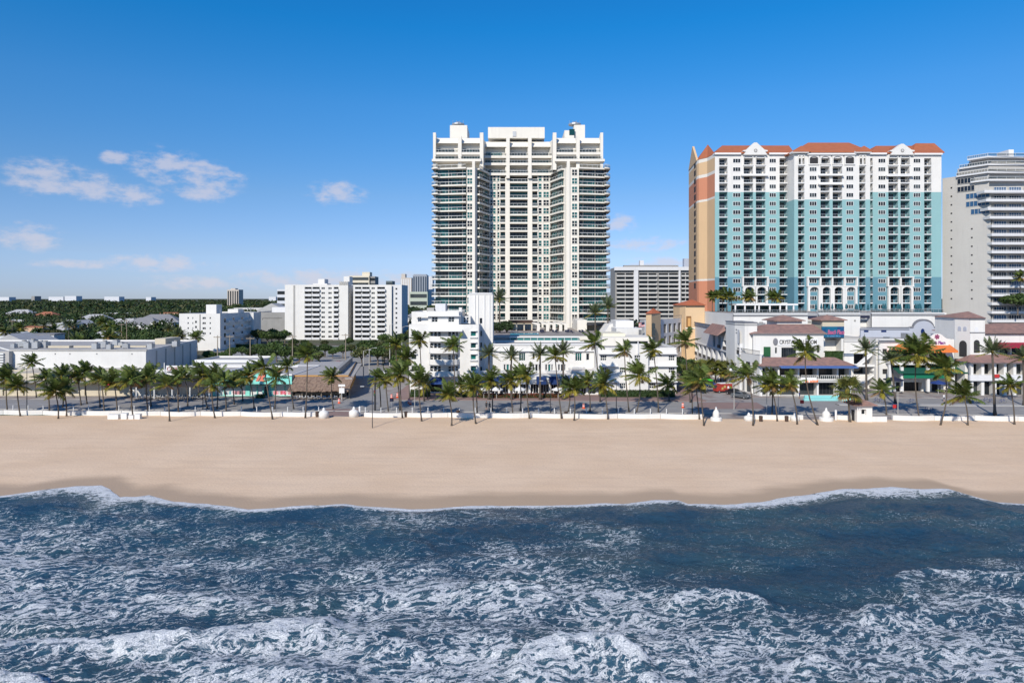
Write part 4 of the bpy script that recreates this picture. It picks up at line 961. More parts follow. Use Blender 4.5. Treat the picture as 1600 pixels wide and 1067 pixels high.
def build_tiki():
    D = 158.0
    t = thing('thatched_bar', 'open beach bar with shaggy brown thatch roof and ochre side wall', 'bar', (X(500,165), 170, 0))
    OCH = mat('ochre_wall', (0.52,0.27,0.07), .8, .2, .4, .2); THA = mat('palm_thatch', (0.185,0.125,0.095), .95, .6, 1.4, 0, bump=.9, bscale=6, col2=(0.27,0.19,0.14))
    x0, x1 = X(455,D), X(548,D); z1 = Z(589,D+3); z0 = Z(609,D-2)
    mb = MB(); rr = random.Random(2); n = 46          # thatch in overlapping ragged courses
    for c in range(5):
        ya, yb = D+3.2-c*1.1, D+1.7-c*1.1; za, zb = z1-(z1-z0)*c/5, z1-(z1-z0)*(c+1.25)/5
        for k in range(n):
            a, b = x0+(x1-x0)*k/n, x0+(x1-x0)*(k+1)/n+.06; dz = rr.uniform(-.16,.12); dy = rr.uniform(-.1,.1)
            mb.add([(a,ya,za+.12),(b,ya,za+.12),(b,yb+dy,zb+dz),(a,yb+dy,zb+dz),(a,ya,za-.05),(b,ya,za-.05),(b,yb+dy,zb+dz-.16),(a,yb+dy,zb+dz-.16)],
                   [(3,2,1,0),(4,5,6,7),(3,7,6,2),(0,4,7,3),(1,2,6,5)])
    stuff(mb.obj('thatch_roof', THA, t))
    # flat roofs behind, ochre flank along the side street
    zr = Z(580,170); P = [(X(458,162),161.5),(X(545,162),161.5),(X(556,196),196),(X(470,196),196)]
    mb = MB(); mb.prism(P, 0, zr, 0, top=1); mb.obj('wall', [OCH, GROOF], t)
    mb = MB(); mb.prism([(X(527,165),163),(X(533,165),163),(X(551,196),196),(X(546,196),196)], zr+.01, zr+1.3, 0); mb.obj('roof_monitor', DCONC, t)
    mb = MB(); mb.prism([(X(541,161),160),(X(552,161),160),(X(565,196),196.5),(X(554,196),196.5)], zr-.9, zr-.55, 0); mb.obj('eave', GROOF, t)
    ang = math.atan2(196-161.5, P[2][0]-P[1][0]); nx, ny = math.sin(ang), -math.cos(ang)
    for k in range(5):
        u = 4+k*6.2; inst('window', wmesh(3.6, 1.7, 3, 1, OCH, DGLASS), t, (P[1][0]+math.cos(ang)*u+nx*.1, P[1][1]+math.sin(ang)*u+ny*.1, 1.6), ang)
    pbox('bar_counter', t, 470, 540, 612, 618, D+1.2, D+2, WOODP); pbox('bar_shade_sheet', t, 458, 544, 603, 619, D+3.0, D+3.4, DARK)  # dark sheet at the rear stands in for shade under the thatch
    for p in (457,472,487,502,517,532,546): mb = MB(); mb.tube([(X(p,D-1.6),D-1.6,0),(X(p,D-1.6),D-1.6,Z(606,D-1.6))], .13, 7); mb.obj('post', WOODP, t)
    st = MB(); st.lathe([(.2,.72),(.2,.78),(.17,.8)], n=10); st.tube([(0,0,0),(0,0,.72)], .03, 6); st.lathe([(.18,0),(.18,.03)], n=10); sm = st.mesh('bar_stool', WOODP)
    for k in range(9): tag(inst('bar_stool', sm, None, (X(472+k*8,D), D-.4, .13)), 'round wooden bar stool under the thatch roof', 'stool', 'bar stools under the thatch')
    mb = MB(); mb.tube([(0,0,0),(0,0,3.2)], .06, 6); mb.box(-.75,.75,-.06,.06,2.9,3.4); mb.box(-.6,.6,-.06,.06,1.4,2.6)
    o = mb.obj('menu_sign', WHITE2); o.location = (X(534,154.5), 154.5, .13); tag(o, 'white double board sign on a post by the thatched bar corner', 'sign')
build_tiki()

# ---- small white apartment house and white balcony block, beyond the parking lot
def build_mid_left():
    D, D1 = 300.0, 343.0
    t = thing('apartment_house', 'five storey white apartment house with blank front and shaded balcony side', 'apartment house', (X(335,315), 318, 0))
    ops = []
    for q in (495.5, 503.5, 511.5, 519.5):
        ops += [(293,295,q,q+3,1,1,WHITE2,DGLASS),(300.6,302,q,q+3,1,1,WHITE2,DGLASS),(316.5,321.5,q,q+3.4,2,1,WHITE2,DGLASS),(327.5,329.5,q,q+3,1,1,WHITE2,DGLASS)]
        if q > 496: ops.append((304.8,307.6,q-2.2,q+1.2,1,1,DMETAL,DGLASS))
    frontwall(t, 280, 344, 490, D, ops, WHITE); mass(t, 280, 344, 490, D, D1, WHITE)
    pbox('groove', t, 311.3, 312.7, 491, 530, D-.25, D-.01, CONC)
    x = X(344,D)
    for k in range(4):
        z = 2.2+k*3.3
        for y in (306, 316, 327): box('balcony', t, x+.01, x+1.3, y, y+6, z-.15, z+.95, WHITE)
        for y in (304, 313.5, 323.5, 335): box('window', t, x+.005, x+.06, y, y+1.8, z+.2, z+1.9, DGLASS)
    box('wing', t, x+.005, x+2.2, 333, D1-.2, 0, 16.0, WHITE)
    for p0, p1, q, d in ((322,338,476,310),(356,372,483,330),(369,374,485,338)): pbox('roof_house', t, p0, p1, q, 493, d, d+6, WHITE)
    for p, q in ((297,485),(344,483),(392,480)): mb = MB(); mb.tube([(X(p,305),305,15),(X(p,305),305,Z(q,305))], .12, 5); mb.obj('mast', METAL, t)
    # white block with stacked balconies
    D = 380.0
    t = thing('balcony_block', 'white eleven storey block with stacked grey balconies behind the parking lot', 'apartment block', (X(535,385), 390, 0))
    s = D/FPX; rows = [449+7.55*k for k in range(11)]
    ops = []
    for q in rows:
        for a in (502.3, 513): ops.append((a, a+5.4, q, q+3.2, 2, 1, WHITE2, DGLASS))
        ops.append((580.5, 585.8, q, q+3.2, 2, 1, WHITE2, DGLASS))
        for a, b in ((476,487),(488.2,499.5),(521.5,529),(554.5,564.5),(566,577.5),(589.5,601.5)):
            ops.append((a, b, q-.6, q+5.6, 2, 1, WHITE2, DGLASS, 1.5, 'balcony_door'))
    frontwall(t, 445, 544, 445, D, [o for o in ops if o[0] < 544], WHITE); frontwall(t, 552, 612, 445, D, [o for o in ops if o[0] > 552], WHITE)
    mass(t, 445, 544, 445, D, D+22, WHITE, inset=1.6); mass(t, 552, 612, 445, D, D+22, WHITE, inset=1.6); mass(t, 543, 627, 445, D+12, D+26, WHITE)
    mb = MB(); mb.prism([(X(612,D)+.02,D+1.6),(X(627,D),D+1.6),(X(627,D),D+24),(X(612,D)+.02,D+24)], 0, Z(445,D), 0); mb.obj('wall', GREYW, t)  # shaded right side, its shade put into a greyer wall colour
    for q in rows:
        pbox('window', t, 546, 550.5, q, q+3.5, D+11.9, D+12.1, DGLASS); pbox('window', t, 618, 620.5, q+1, q+3.5, D+1.45, D+1.7, DGLASS)
    bm = {}
    for a, b in ((475.5,487.5),(488,500),(521,529.5),(554,564.8),(565.6,578),(588.5,602.5)):
        w = X(b,D)-X(a,D); mb = MB(); mb.box(0, w, -1.2, .1, -.2, 0, 0); mb.box(0, w, -1.2, -1.12, .05, 1.0, 1); mb.box(0, .08, -1.12, 0, .05, 1.0, 1); mb.box(w-.08, w, -1.12, 0, .05, 1.0, 1); mb.box(-.03, w+.03, -1.24, -1.08, 1.0, 1.08, 0)
        me = mb.mesh('balcony', [WHITE2, GREYW])
        for q in rows: inst('balcony', me, t, (X(a,D), D, Z(q+5.7,D)))
    pbox('groove', t, 458, 460.5, 446, 535, D-.3, D-.01, CONC)
    for p0, p1, q, d in ((530,544,440,D-.6),(537,546,432,D+14),(497,507,436,D+14),(489,511,443,D+12)): pbox('stair_tower', t, p0, p1, q, 445 if q > 440 else 446, d, d+8, WHITE)
    pbox('stair_tower', t, 530, 544, 440, 533, D-.6, D-.02, WHITE)
    w = thing('garden_wall', 'low white wall in front of the white balcony block', 'wall', (X(505,352), 352, 0))
    for a, b in ((452,508),(518,530),(532,562)): pbox('wall_segment', w, a, b, 537.5, 541.5, 352, 352.4, WHITE)
    # grey garage behind
    t = thing('parking_garage', 'low grey concrete garage between the white apartment house and balcony block', 'garage', (X(420,430), 445, 0))
    frontwall(t, 388, 447, 488, 430, [(410,441,497,500,6,1,DCONC,DARK,.8)], DCONC); mass(t, 388, 447, 488, 430, 470, DCONC)
    pbox('ramp_wall', t, 425, 447, 480, 488, 445, 470, GREYW)
build_mid_left()

# ---- grey slab behind the tower's right side
def build_grey_slab():
    D = 420.0
    t = thing('grey_apartment_slab', 'dark grey slab block striped with white balcony fronts behind the cream tower', 'apartment block', (X(1017,425), 430, 0))
    frontwall(t, 961, 1078, 418, D, [], DCONC); mass(t, 961, 1078, 418, D, D+20, DCONC)
    pbox('roof_band', t, 960, 1079, 417, 422.5, D-1.6, D+.2, GREYW)
    rows = [426+6.6*k for k in range(17)]
    for a, b in ((963,990),(998,1026),(1028.5,1060),(1064,1077)):
        w = X(b,D)-X(a,D); mb = MB(); mb.box(0, w, -1.3, 0, -.2, 0, 0); mb.box(0, w, -1.3, -1.2, .08, .78, 0); 
        for k in range(1, max(2, int(w/11))): mb.box(w*k/max(2,int(w/11))-.12, w*k/max(2,int(w/11))+.12, -1.25, -.02, .01, 2.3, 0)
        me = mb.mesh('balcony', [mat('beige_grey_panel', (0.58,0.57,0.55), .85, .25, .3, .15)])
        n = max(2, int(w/1.8)); gm = window_mesh(w-.6, 1.9, n, 1, DMETAL, DGLASS, .12)
        for q in rows:
            inst('balcony', me, t, (X(a,D), D, Z(q+6,D))); inst('window', gm, t, (X(a,D)+.3, D-.06, Z(q+6,D)+.05))
    for a, b in ((990.6,997.4),(1060.6,1063.4)): pbox('pier', t, a, b, 420, 560, D-1.5, D-.02, GREYW)
    pbox('roof_house', t, 1000, 1006, 407, 418, D+6, D+10, GREYW); pbox('roof_house', t, 1069, 1077, 404, 418, D+8, D+12, BLUEW)
    pbox('roof_screen', t, 975, 1060, 414.5, 418, D+4, D+8, DCONC)
build_grey_slab()

# ---- stepped grey tower at the right edge
def build_right_tower():
    DA, DB = 243.0, 230.0
    t = thing('terraced_tower', 'grey tower with a blank flank, blue window bands and stacked white balconies', 'tower', (X(1560,240), 250, 0))
    GR = mat('warm_grey_wall', (0.48,0.465,0.44), .85, .12, .15, .15)
    A = (X(1472.5,DA),DA); B = (X(1548,DB),DB); L = math.hypot(B[0]-A[0], B[1]-A[1]); ang = math.atan2(B[1]-A[1], B[0]-A[0])
    ztA = Z(279,DA)
    mb = MB(); xe = X(1760,DB)
    mb.prism([A, B, (B[0]+.7,DB+2.0), (xe,DB+2.0), (xe,DA+25), (A[0]+19,DA+25)], 0, ztA-8, 0)
    zs = [ztA-8, ztA, Z(252,DB)]
    mb.prism([A, (B[0]-.1,B[1]+.6), (B[0]+.7,DB+2.1), (xe,DB+2.1), (xe,DA+25), (A[0]+19,DA+25)], zs[0], zs[1], 0)
    c, s = math.cos(ang), math.sin(ang); nx, ny = s, -c
    def on(u, d=0): return (A[0]+c*u+nx*d, A[1]+s*u+ny*d)
    mb.prism([on(5), on(L-.5), (xe,DB+3), (xe,DA+20), (A[0]+18,DA+20)], ztA, ztA+2.6, 0)
    mb.prism([on(8,-2), on(L-.5,-2), (xe,DB+5), (xe,DA+15), (A[0]+18,DA+15)], ztA+2.6, ztA+5.2, 0)
    mb.obj('wall', GR, t)
    for k, (u0, u1) in enumerate(((.32,.68),(.32,.68),(.50,.98),(.50,.98),(.60,.98))):   # blue window bands on the flank
        z = ztA-2.9-k*2.75; w = L*(u1-u0); p = on(L*u0, .06)
        inst('window_band', window_mesh(w, 1.9, int(w/1.1), 1, GR, BGLASS, .1), t, (p[0], p[1], z), ang)
    for k in range(14):                                   # pairs of small dark vents
        z = ztA-4-k*3.0
        for u in (.36, .74):
            if u > .5 and z > ztA-18: continue
            p = on(L*u*(.5 if u < .5 else .82)/.5*.5, .03); inst('vent', wmesh(.5, .5, 1, 1, DMETAL, DARK), t, (p[0], p[1], z), ang)
    rows = [296+13.4*i for i in range(16)]
    bx0 = B[0]-.6
    def balc(w, dep): 
        mb = MB(); mb.box(0, w, -dep, 2.5, -.3, 0, 0); mb.box(0, w, -dep, -dep+.12, .04, .55, 0); mb.box(0, .12, -dep+.12, 2.5, .04, .55, 0); mb.box(0,w,-dep,-dep+.12,.8,.88,1); return mb.mesh('balcony', [GREYW, ALU])
    bA = balc(xe-bx0, 1.4)
    for i, q in enumerate(rows):
        z = Z(q+5,DB)
        if z < 8: break
        inst('balcony', bA, t, (bx0+(0 if i > 3 else -2.5+i*.6), DB+.0, z))
        for k in range(5):
            inst('balcony_door', wmesh(4.2, 2.1, 5, 1, GREYW, BGLASS), t, (B[0]+2.3+k*5.1, DB+1.75, z+.02))
        if i > 3: pbox('return_wall', t, 1551, 1551.6, q-6, q+5, DB+.1, DB+1.6, GR)
    for k, (u, z) in enumerate(((9.5, ztA-2.6),(5, ztA+.05),(6, ztA+2.65),(8.5, ztA+5.25))):
        p = on(u, .9); q = on(L-.5, .9); mb = MB()
        mb.prism([p, q, (xe,DB+.5+k), (xe,DB+6+k), on(L-.5,-4-k), on(u,-4-k)], z-.45, z, 0); mb.obj('terrace', GREYW, t)
        ln = math.hypot(q[0]-p[0], q[1]-p[1]); inst('railing', rail_mesh(ln, 1.0, ALU, RAILG, 12, True), t, (p[0], p[1], z), ang)
        inst('railing', rail_mesh(xe-q[0], 1.0, ALU, RAILG, 16, True), t, (q[0], q[1], z))
    pbox('roof_house', t, 1576, 1584, 234, 246, 247, 253, WHITE2)
build_right_tower()
# ------------------------------------------------------------ the white art deco hotel
def build_hotel():
    D = 165.0
    t = thing('art_deco_hotel', 'white art deco hotel with curved stacked balconies and a tall blank stair tower', 'hotel', (X(700,172), 175, 0))
    W6 = (WHITE2, DGLASS)
    ops = [(653,658.5,495.5,503,2,2,*W6),(674.5,684,495,503.5,2,2,*W6),(700.5,710,495,503.5,2,2,*W6),
           (643,651,518,526,1,1,WHITE2,GRNG),(643,651,554,562,1,1,WHITE2,DGLASS),(643,651,573,581,1,1,WHITE2,DGLASS),
           (735.5,744,517,525.5,1,1,WHITE2,GRNG),(735.5,744,535.5,544,1,1,WHITE2,GRNG),(735.5,744,554,562,1,1,WHITE2,GRNG),(735.5,744,572,580.5,1,1,WHITE2,GRNG)]
    bal = [518, 536, 554, 572]
    for q in bal:
        for a, b, n in ((672,677,1),(678,683,1),(684,689,1),(700,705,1),(706,711,1),(712,716,1)): ops.append((a, b, q, q+9, n, 2, *W6))
    low = [o for o in ops if o[2] > 510]
    frontwall(t, 639, 748, 507, D, low, WHITE); mass(t, 639, 748, 507, D, 190, WHITE)
    pbox('entrance', t, 673, 690, 596, 612, D-.06, D+.05, DGLASS)
    up = [o for o in ops if o[2] < 510]
    frontwall(t, 643, 719, 487, D+.8, up, WHITE, z0=Z(507,D)); mass(t, 643, 719, 487, D+.8, 184, WHITE, z0=Z(507,D))
    frontwall(t, 669, 717, 486, D+.2, [(674.5,684,495,503.5,2,2,*W6),(700.5,710,495,503.5,2,2,*W6)], WHITE, z0=Z(513,D+.2), name='centre_bay', back=.55)
    pbox('eyebrow', t, 648, 719.5, 496.5-3, 494.2, D-.7, D+.1, WHITE2)
    frontwall(t, 719.3, 735, 494, D+5, [(724,727.5,496,504,1,2,*W6),(729,732.5,496,504,1,2,*W6)], WHITE, z0=Z(507,D)); mass(t, 719.3, 735, 494, D+5, 184, WHITE, z0=Z(507,D))
    for q in bal:                                     # curved balconies with solid fronts
        x0, x1 = X(670,D), X(718,D); z = Z(q+13.5,D); mb = MB(); n = 16
        arc = [(x0+(x1-x0)*k/n, D-2.3*(math.sin(math.pi*k/n)**.35 if 0 < k < n else 0)) for k in range(n+1)]
        mb.prism(arc+[(x1,D+.02),(x0,D+.02)], z-.25, z, 0)
        for k in range(n):
            (ax, ay), (bx, by) = arc[k], arc[k+1]; mb.add([(ax,ay,z),(bx,by,z),(bx,by,z+1.05),(ax,ay,z+1.05),(ax,ay+.14,z),(bx,by+.14,z),(bx,by+.14,z+1.05),(ax,ay+.14,z+1.05)], [(0,1,2,3),(5,4,7,6),(3,2,6,7)], 0)
        mb.obj('balcony', WHITE, t)
        for p in (646, 739.5): pbox('window_ledge', t, p-4.5, p+5.5, q-1.6, q-.4, D-.5, D-.01, WHITE2)
        pbox('window_ledge', t, 734, 746, q+8.8, q+9.8, D-.4, D-.01, WHITE2)
    x0, x1 = X(668,D), X(722,D); pbox('canopy', t, 667, 722, 516, 518, D-2.6, D-.02, WHITE2)
    pbox('roof_house', t, 680, 696, 474.5, 488, D+8, D+13, GREYW); pbox('roof_house', t, 667, 678, 481, 488, D+7, D+11, CONC); pbox('chimney', t, 717, 721.5, 480.5, 495, D+3.5, D+5, WHITE)
    # tall stair tower
    DT = 173.0
    pbox('stair_tower', t, 732, 770, 459.5, 614, DT, DT+9, WHITE); pbox('stair_tower_cap', t, 733, 769, 457.6, 459.5, DT-.2, DT+8, WHITE2)
    for p in (741.5,746.5,756.5,764.5): pbox('rib', t, p, p+.9, 461, 520 if p < 750 else 585, DT-.22, DT-.01, WHITE2)
    for q in (497, 517, 535, 555, 573): pbox('window', t, 749.5, 753.2, q, q+8, DT-.1, DT+.02, DGLASS)
    pbox('porch', t, 735, 747, 585, 612, D-2.5, D-.02, WHITE)
    mb = MB(); x0, x1 = X(671,D), X(694,D); zc = Z(598,D); n = 12; r = (x1-x0)/2
    for k in range(n):                                # blue barrel awning over the door
        a0, a1 = math.pi*k/n, math.pi*(k+1)/n; cx = (x0+x1)/2
        mb.add([(cx-r*math.cos(a0),D-3.2,zc+1.5*math.sin(a0)),(cx-r*math.cos(a1),D-3.2,zc+1.5*math.sin(a1)),(cx-r*math.cos(a1),D,zc+1.5*math.sin(a1)),(cx-r*math.cos(a0),D,zc+1.5*math.sin(a0)),(cx,D-3.2,zc)], [(0,1,2,3),(0,4,1)])
    o = mb.obj('door_awning', mat('royal_blue_canvas', (0.02,0.06,0.22), .7, .15, 1), t)
    for p in (648, 655): pass
    # two-storey wing with terrace restaurant
    t = thing('terrace_wing', 'low white hotel wing with green shutters and blue awnings over its terrace', 'building', (X(855,172), 178, 0))
    D = 172.0
    ops = []
    for a in (811, 899): ops.append((a, a+10, 551, 564, 3, 1, WHITE2, GRNG))
    ops += [(832,836,552,562,1,1,*W6),(841,845,552,562,1,1,*W6),(916,921,552,563,1,1,*W6)]
    for a in (787, 811, 832, 852, 872): ops += [(a,a+3.2,569,579,1,1,*W6),(a+4.4,a+8.6,569,580,1,1,WHITE2,GRNG if a in (787,852) else DGLASS),(a+9.6,a+12,569,579,1,1,*W6)]
    frontwall(t, 770, 935, 537, D, ops, WHITE); mass(t, 770, 935, 537, D, 186, WHITE)
    pbox('cornice', t, 770, 936, 547, 549, D-.6, D-.01, WHITE2); pbox('cornice', t, 770, 936, 537, 539, D-.25, D-.01, WHITE2)
    D = 163.0
    frontwall(t, 745, 893, 586, D, [(a, a+13, 600, 616, 3, 1, WHITE2, DGLASS, 1.5, 'terrace_door') for a in (749,765,781,797,813,829,845,861,877)], WHITE); mass(t, 745, 893, 586, D, 172, WHITE, roofm=PAVER, inset=1.55)
    inst('railing', rail_mesh(X(892,D)-X(746,D), 1.0, WHITE2, None, 110), t, (X(746,D), D+.3, Z(586,D)))
    frontwall(t, 893.3, 935, 580, D-1, [(897,905,598,616,2,1,*W6),(908,916,598,616,2,1,*W6),(919,931,598,616,2,1,*W6)], WHITE); mass(t, 893.3, 935, 580, D-1, 172, WHITE, roofm=PAVER)
    inst('railing', rail_mesh(X(934,D)-X(894,D), 1.0, WHITE2, None, 30), t, (X(894,D), D-.6, Z(580,D)))
    scribble('lettering', t, X(908,D), X(926,D), D-1.06, Z(589.8,D), Z(588,D), DMETAL)
    BL = mat('royal_blue_awning', (0.012,0.035,0.12), .8, .2, .8)
    for a, b in ((746,784),(838,853),(858,871),(874,890),(900.5,929)):
        x0, x1 = X(a,D), X(b,D); y = D-(1.05 if a > 895 else .05); za, zb = Z(588 if a < 895 else 592,D), Z(596.5 if a < 895 else 598,D); mb = MB()
        mb.add([(x0,y,za),(x1,y,za),(x1,y-2.4,zb),(x0,y-2.4,zb),(x1,y-2.4,zb-.35),(x0,y-2.4,zb-.35),(x0,y,zb-.3),(x1,y,zb-.3)], [(0,3,2,1),(3,5,4,2),(0,6,5,3),(1,2,4,7)]); mb.obj('awning', BL, t)
    # pool terrace of the tower above the wing
    t = thing('pool_terrace', 'raised pool terrace with glass fronted pool in front of the cream tower', 'terrace', (X(860,200), 215, 0))
    D = 188.0; zt = Z(526,D)
    mb = MB(); mb.prism([(X(768,D),D+3),(X(938,D),D+3),(X(965,244),244),(X(760,244),244)], 0, zt, 0, top=1); mb.obj('terrace_wall', [CREAM, PAVER], t)
    pbox('pool_wall', t, 797, 905, 527.2, 537, D-.3, D+2.9, POOLG); pbox('pool_rim', t, 796, 906, 526, 527.6, D-.6, D+.2, WHITE2); pbox('pool_rim', t, 796, 906, 535.5, 537.5, D-.6, D-.31, WHITE2)
    for k in range(11): pbox('pool_post', t, 797+k*10.6, 797.6+k*10.6, 527.5, 536, D-.5, D-.31, WHITE2)
    pbox('pool_water', t, 797, 842, 521.5, 527, 198, 204, mat('pool_water', (0.02,0.20,0.30), .1, .1, .5))
    pbox('planter', t, 769, 795, 527, 537, D-.2, D+2.8, DCONC)
    pg = pbox('pergola_roof', t, 794, 833, 501.5, 505, 222, 232, mat('dark_timber', (0.06,0.035,0.025), .8, .3, 1))
    for p in (796, 806, 818, 830): pbox('pergola_post', t, p, p+2, 505, 524, 222.3, 223, BEIGE)
    pbox('lobby', t, 795, 832, 505, 522, 234, 244, BEIGE)
    for k, p in enumerate((838,852,862,872,880)):
        mb = MB(); x = X(p,225); mb.xz([(x,zt),(x+1.0,zt),(x+1.0,Z(505,225)),(x-1.6,Z(503,225)),(x-1.6,Z(504.5,225)),(x,Z(507,225))], 220, 228); mb.obj('fin_wall', CREAM, t)
    pbox('gate_house', t, 902, 917, 500, 524, 222, 240, CREAM); pbox('cabana_frame', t, 917, 945, 506, 508.5, 221, 235, DMETAL); pbox('cabana', t, 918, 944, 508.6, 524, 226, 236, BEIGE)
    mb = MB(); x0, x1 = X(938,205), X(965,205); mb.xz([(x0,Z(530,205)),(x1,Z(530,205)),(x1,Z(505,205)),(x0+3,Z(507,205))], 206, 218); mb.obj('ramp_wall', WHITE, t)
    lm = MB(); lm.box(-.35,.35,-.95,.4,.28,.36); lm.add([(-.35,.4,.32),(.35,.4,.32),(.35,.95,.75),(-.35,.95,.75),(-.35,.4,.38),(.35,.4,.38),(.35,.95,.81),(-.35,.95,.81)], [(0,3,2,1),(4,5,6,7),(0,1,5,4),(2,3,7,6),(0,4,7,3),(1,2,6,5)])
    for a in (-.3,.3):
        for b in (-.85,.3): lm.box(a-.03,a+.03,b-.03,b+.03,0,.28)
    lme = lm.mesh('sun_lounger', NAVY)
    for k, p in enumerate((846,850,866,870,886,890,894,908,913)):
        tag(inst('sun_lounger', lme, None, (X(p,208), 208+(k%3)*1.5, zt), .3), 'dark sun lounger on the raised pool terrace', 'sun lounger', 'loungers on the pool terrace')
    # right-hand wing
    t = thing('streamline_wing', 'white three storey hotel wing with dark six-pane windows and a central fin', 'hotel', (X(998,170), 176, 0))
    D = 164.0
    ops = []
    for q in (555, 574, 598.5):
        for a in (938.5, 968.5, 991.5, 1015, 1045): ops.append((a, a+9.3, q, q+8.6, 3, 2, *W6))
    ops = [o for o in ops if not (o[2] == 555 and o[0] == 968.5)]
    frontwall(t, 934, 1057, 543, D, ops, WHITE); mass(t, 934, 1057, 543, D, 184, WHITE)
    frontwall(t, 984, 1013, 537.5, D-1.2, [(991.5,1000.8,q,q+8.6,3,2,*W6) for q in (555,574)], WHITE, name='centre_bay', back=1.4)
    for p in (996.5,): pbox('fin', t, p, p+1.3, 534, 553, D-1.6, D-1.15, WHITE2)
    for q in (553, 572.5, 597):
        for a, b in ((936,966),(1013.5,1059)): pbox('eyebrow', t, a, b, q-1, q+.4, D-.9, D-.01, WHITE2)
    pbox('entrance_cube', t, 941, 1019, 527, 543, 178, 190, CREAM); pbox('clerestory', t, 977, 1012, 533, 541, 177.8, 178, DGLASS)
    pbox('stair_house', t, 942, 977, 521, 537, 182, 192, mat('pale_yellow_wall', (0.72,0.67,0.53), .8, .1, .4, .1)); pbox('roof_house', t, 963, 1003, 513, 528, 195, 205, WHITE)
    pbox('roof_house', t, 962, 990, 501, 516, 200, 210, WHITE); pbox('lift_house', t, 1002, 1008, 516, 530, 190, 194, DCONC)
    fp = thing('flagpole', 'white pole with a striped flag on the roof of the white hotel wing', 'flagpole', (X(1008,186), 186, Z(543,164)))
    mb = MB(); mb.tube([(X(1008,186),186,Z(543,164)),(X(1008,186),186,Z(500,186))], .07, 6); mb.obj('pole', WHITE2, fp)
    for k in range(7):
        z1 = Z(503,186)-k*.17; mb = MB(); n = 6
        for j in range(n):
            f = lambda u: 186+.25*math.sin(u*5)
            xa, xb = X(1008,186)-.1-j*.28, X(1008,186)-.1-(j+1)*.28
            if k < 4 and j < 3: continue
            mb.add([(xa,f(j/n),z1-.05*j),(xb,f((j+1)/n),z1-.05*(j+1)),(xb,f((j+1)/n),z1-.17-.05*(j+1)),(xa,f(j/n),z1-.17-.05*j)], [(0,1,2,3)])
        mb.obj('flag_stripe', RED if k % 2 == 0 else WHITE2, fp)
    mb = MB(); mb.add([(X(1008,186)-.1,186,Z(503,186)),(X(1008,186)-.94,186.2,Z(503,186)-.15),(X(1008,186)-.94,186.2,Z(503,186)-.83),(X(1008,186)-.1,186,Z(503,186)-.68)], [(0,1,2,3)]); mb.obj('flag_canton', NAVY, fp)
build_hotel()

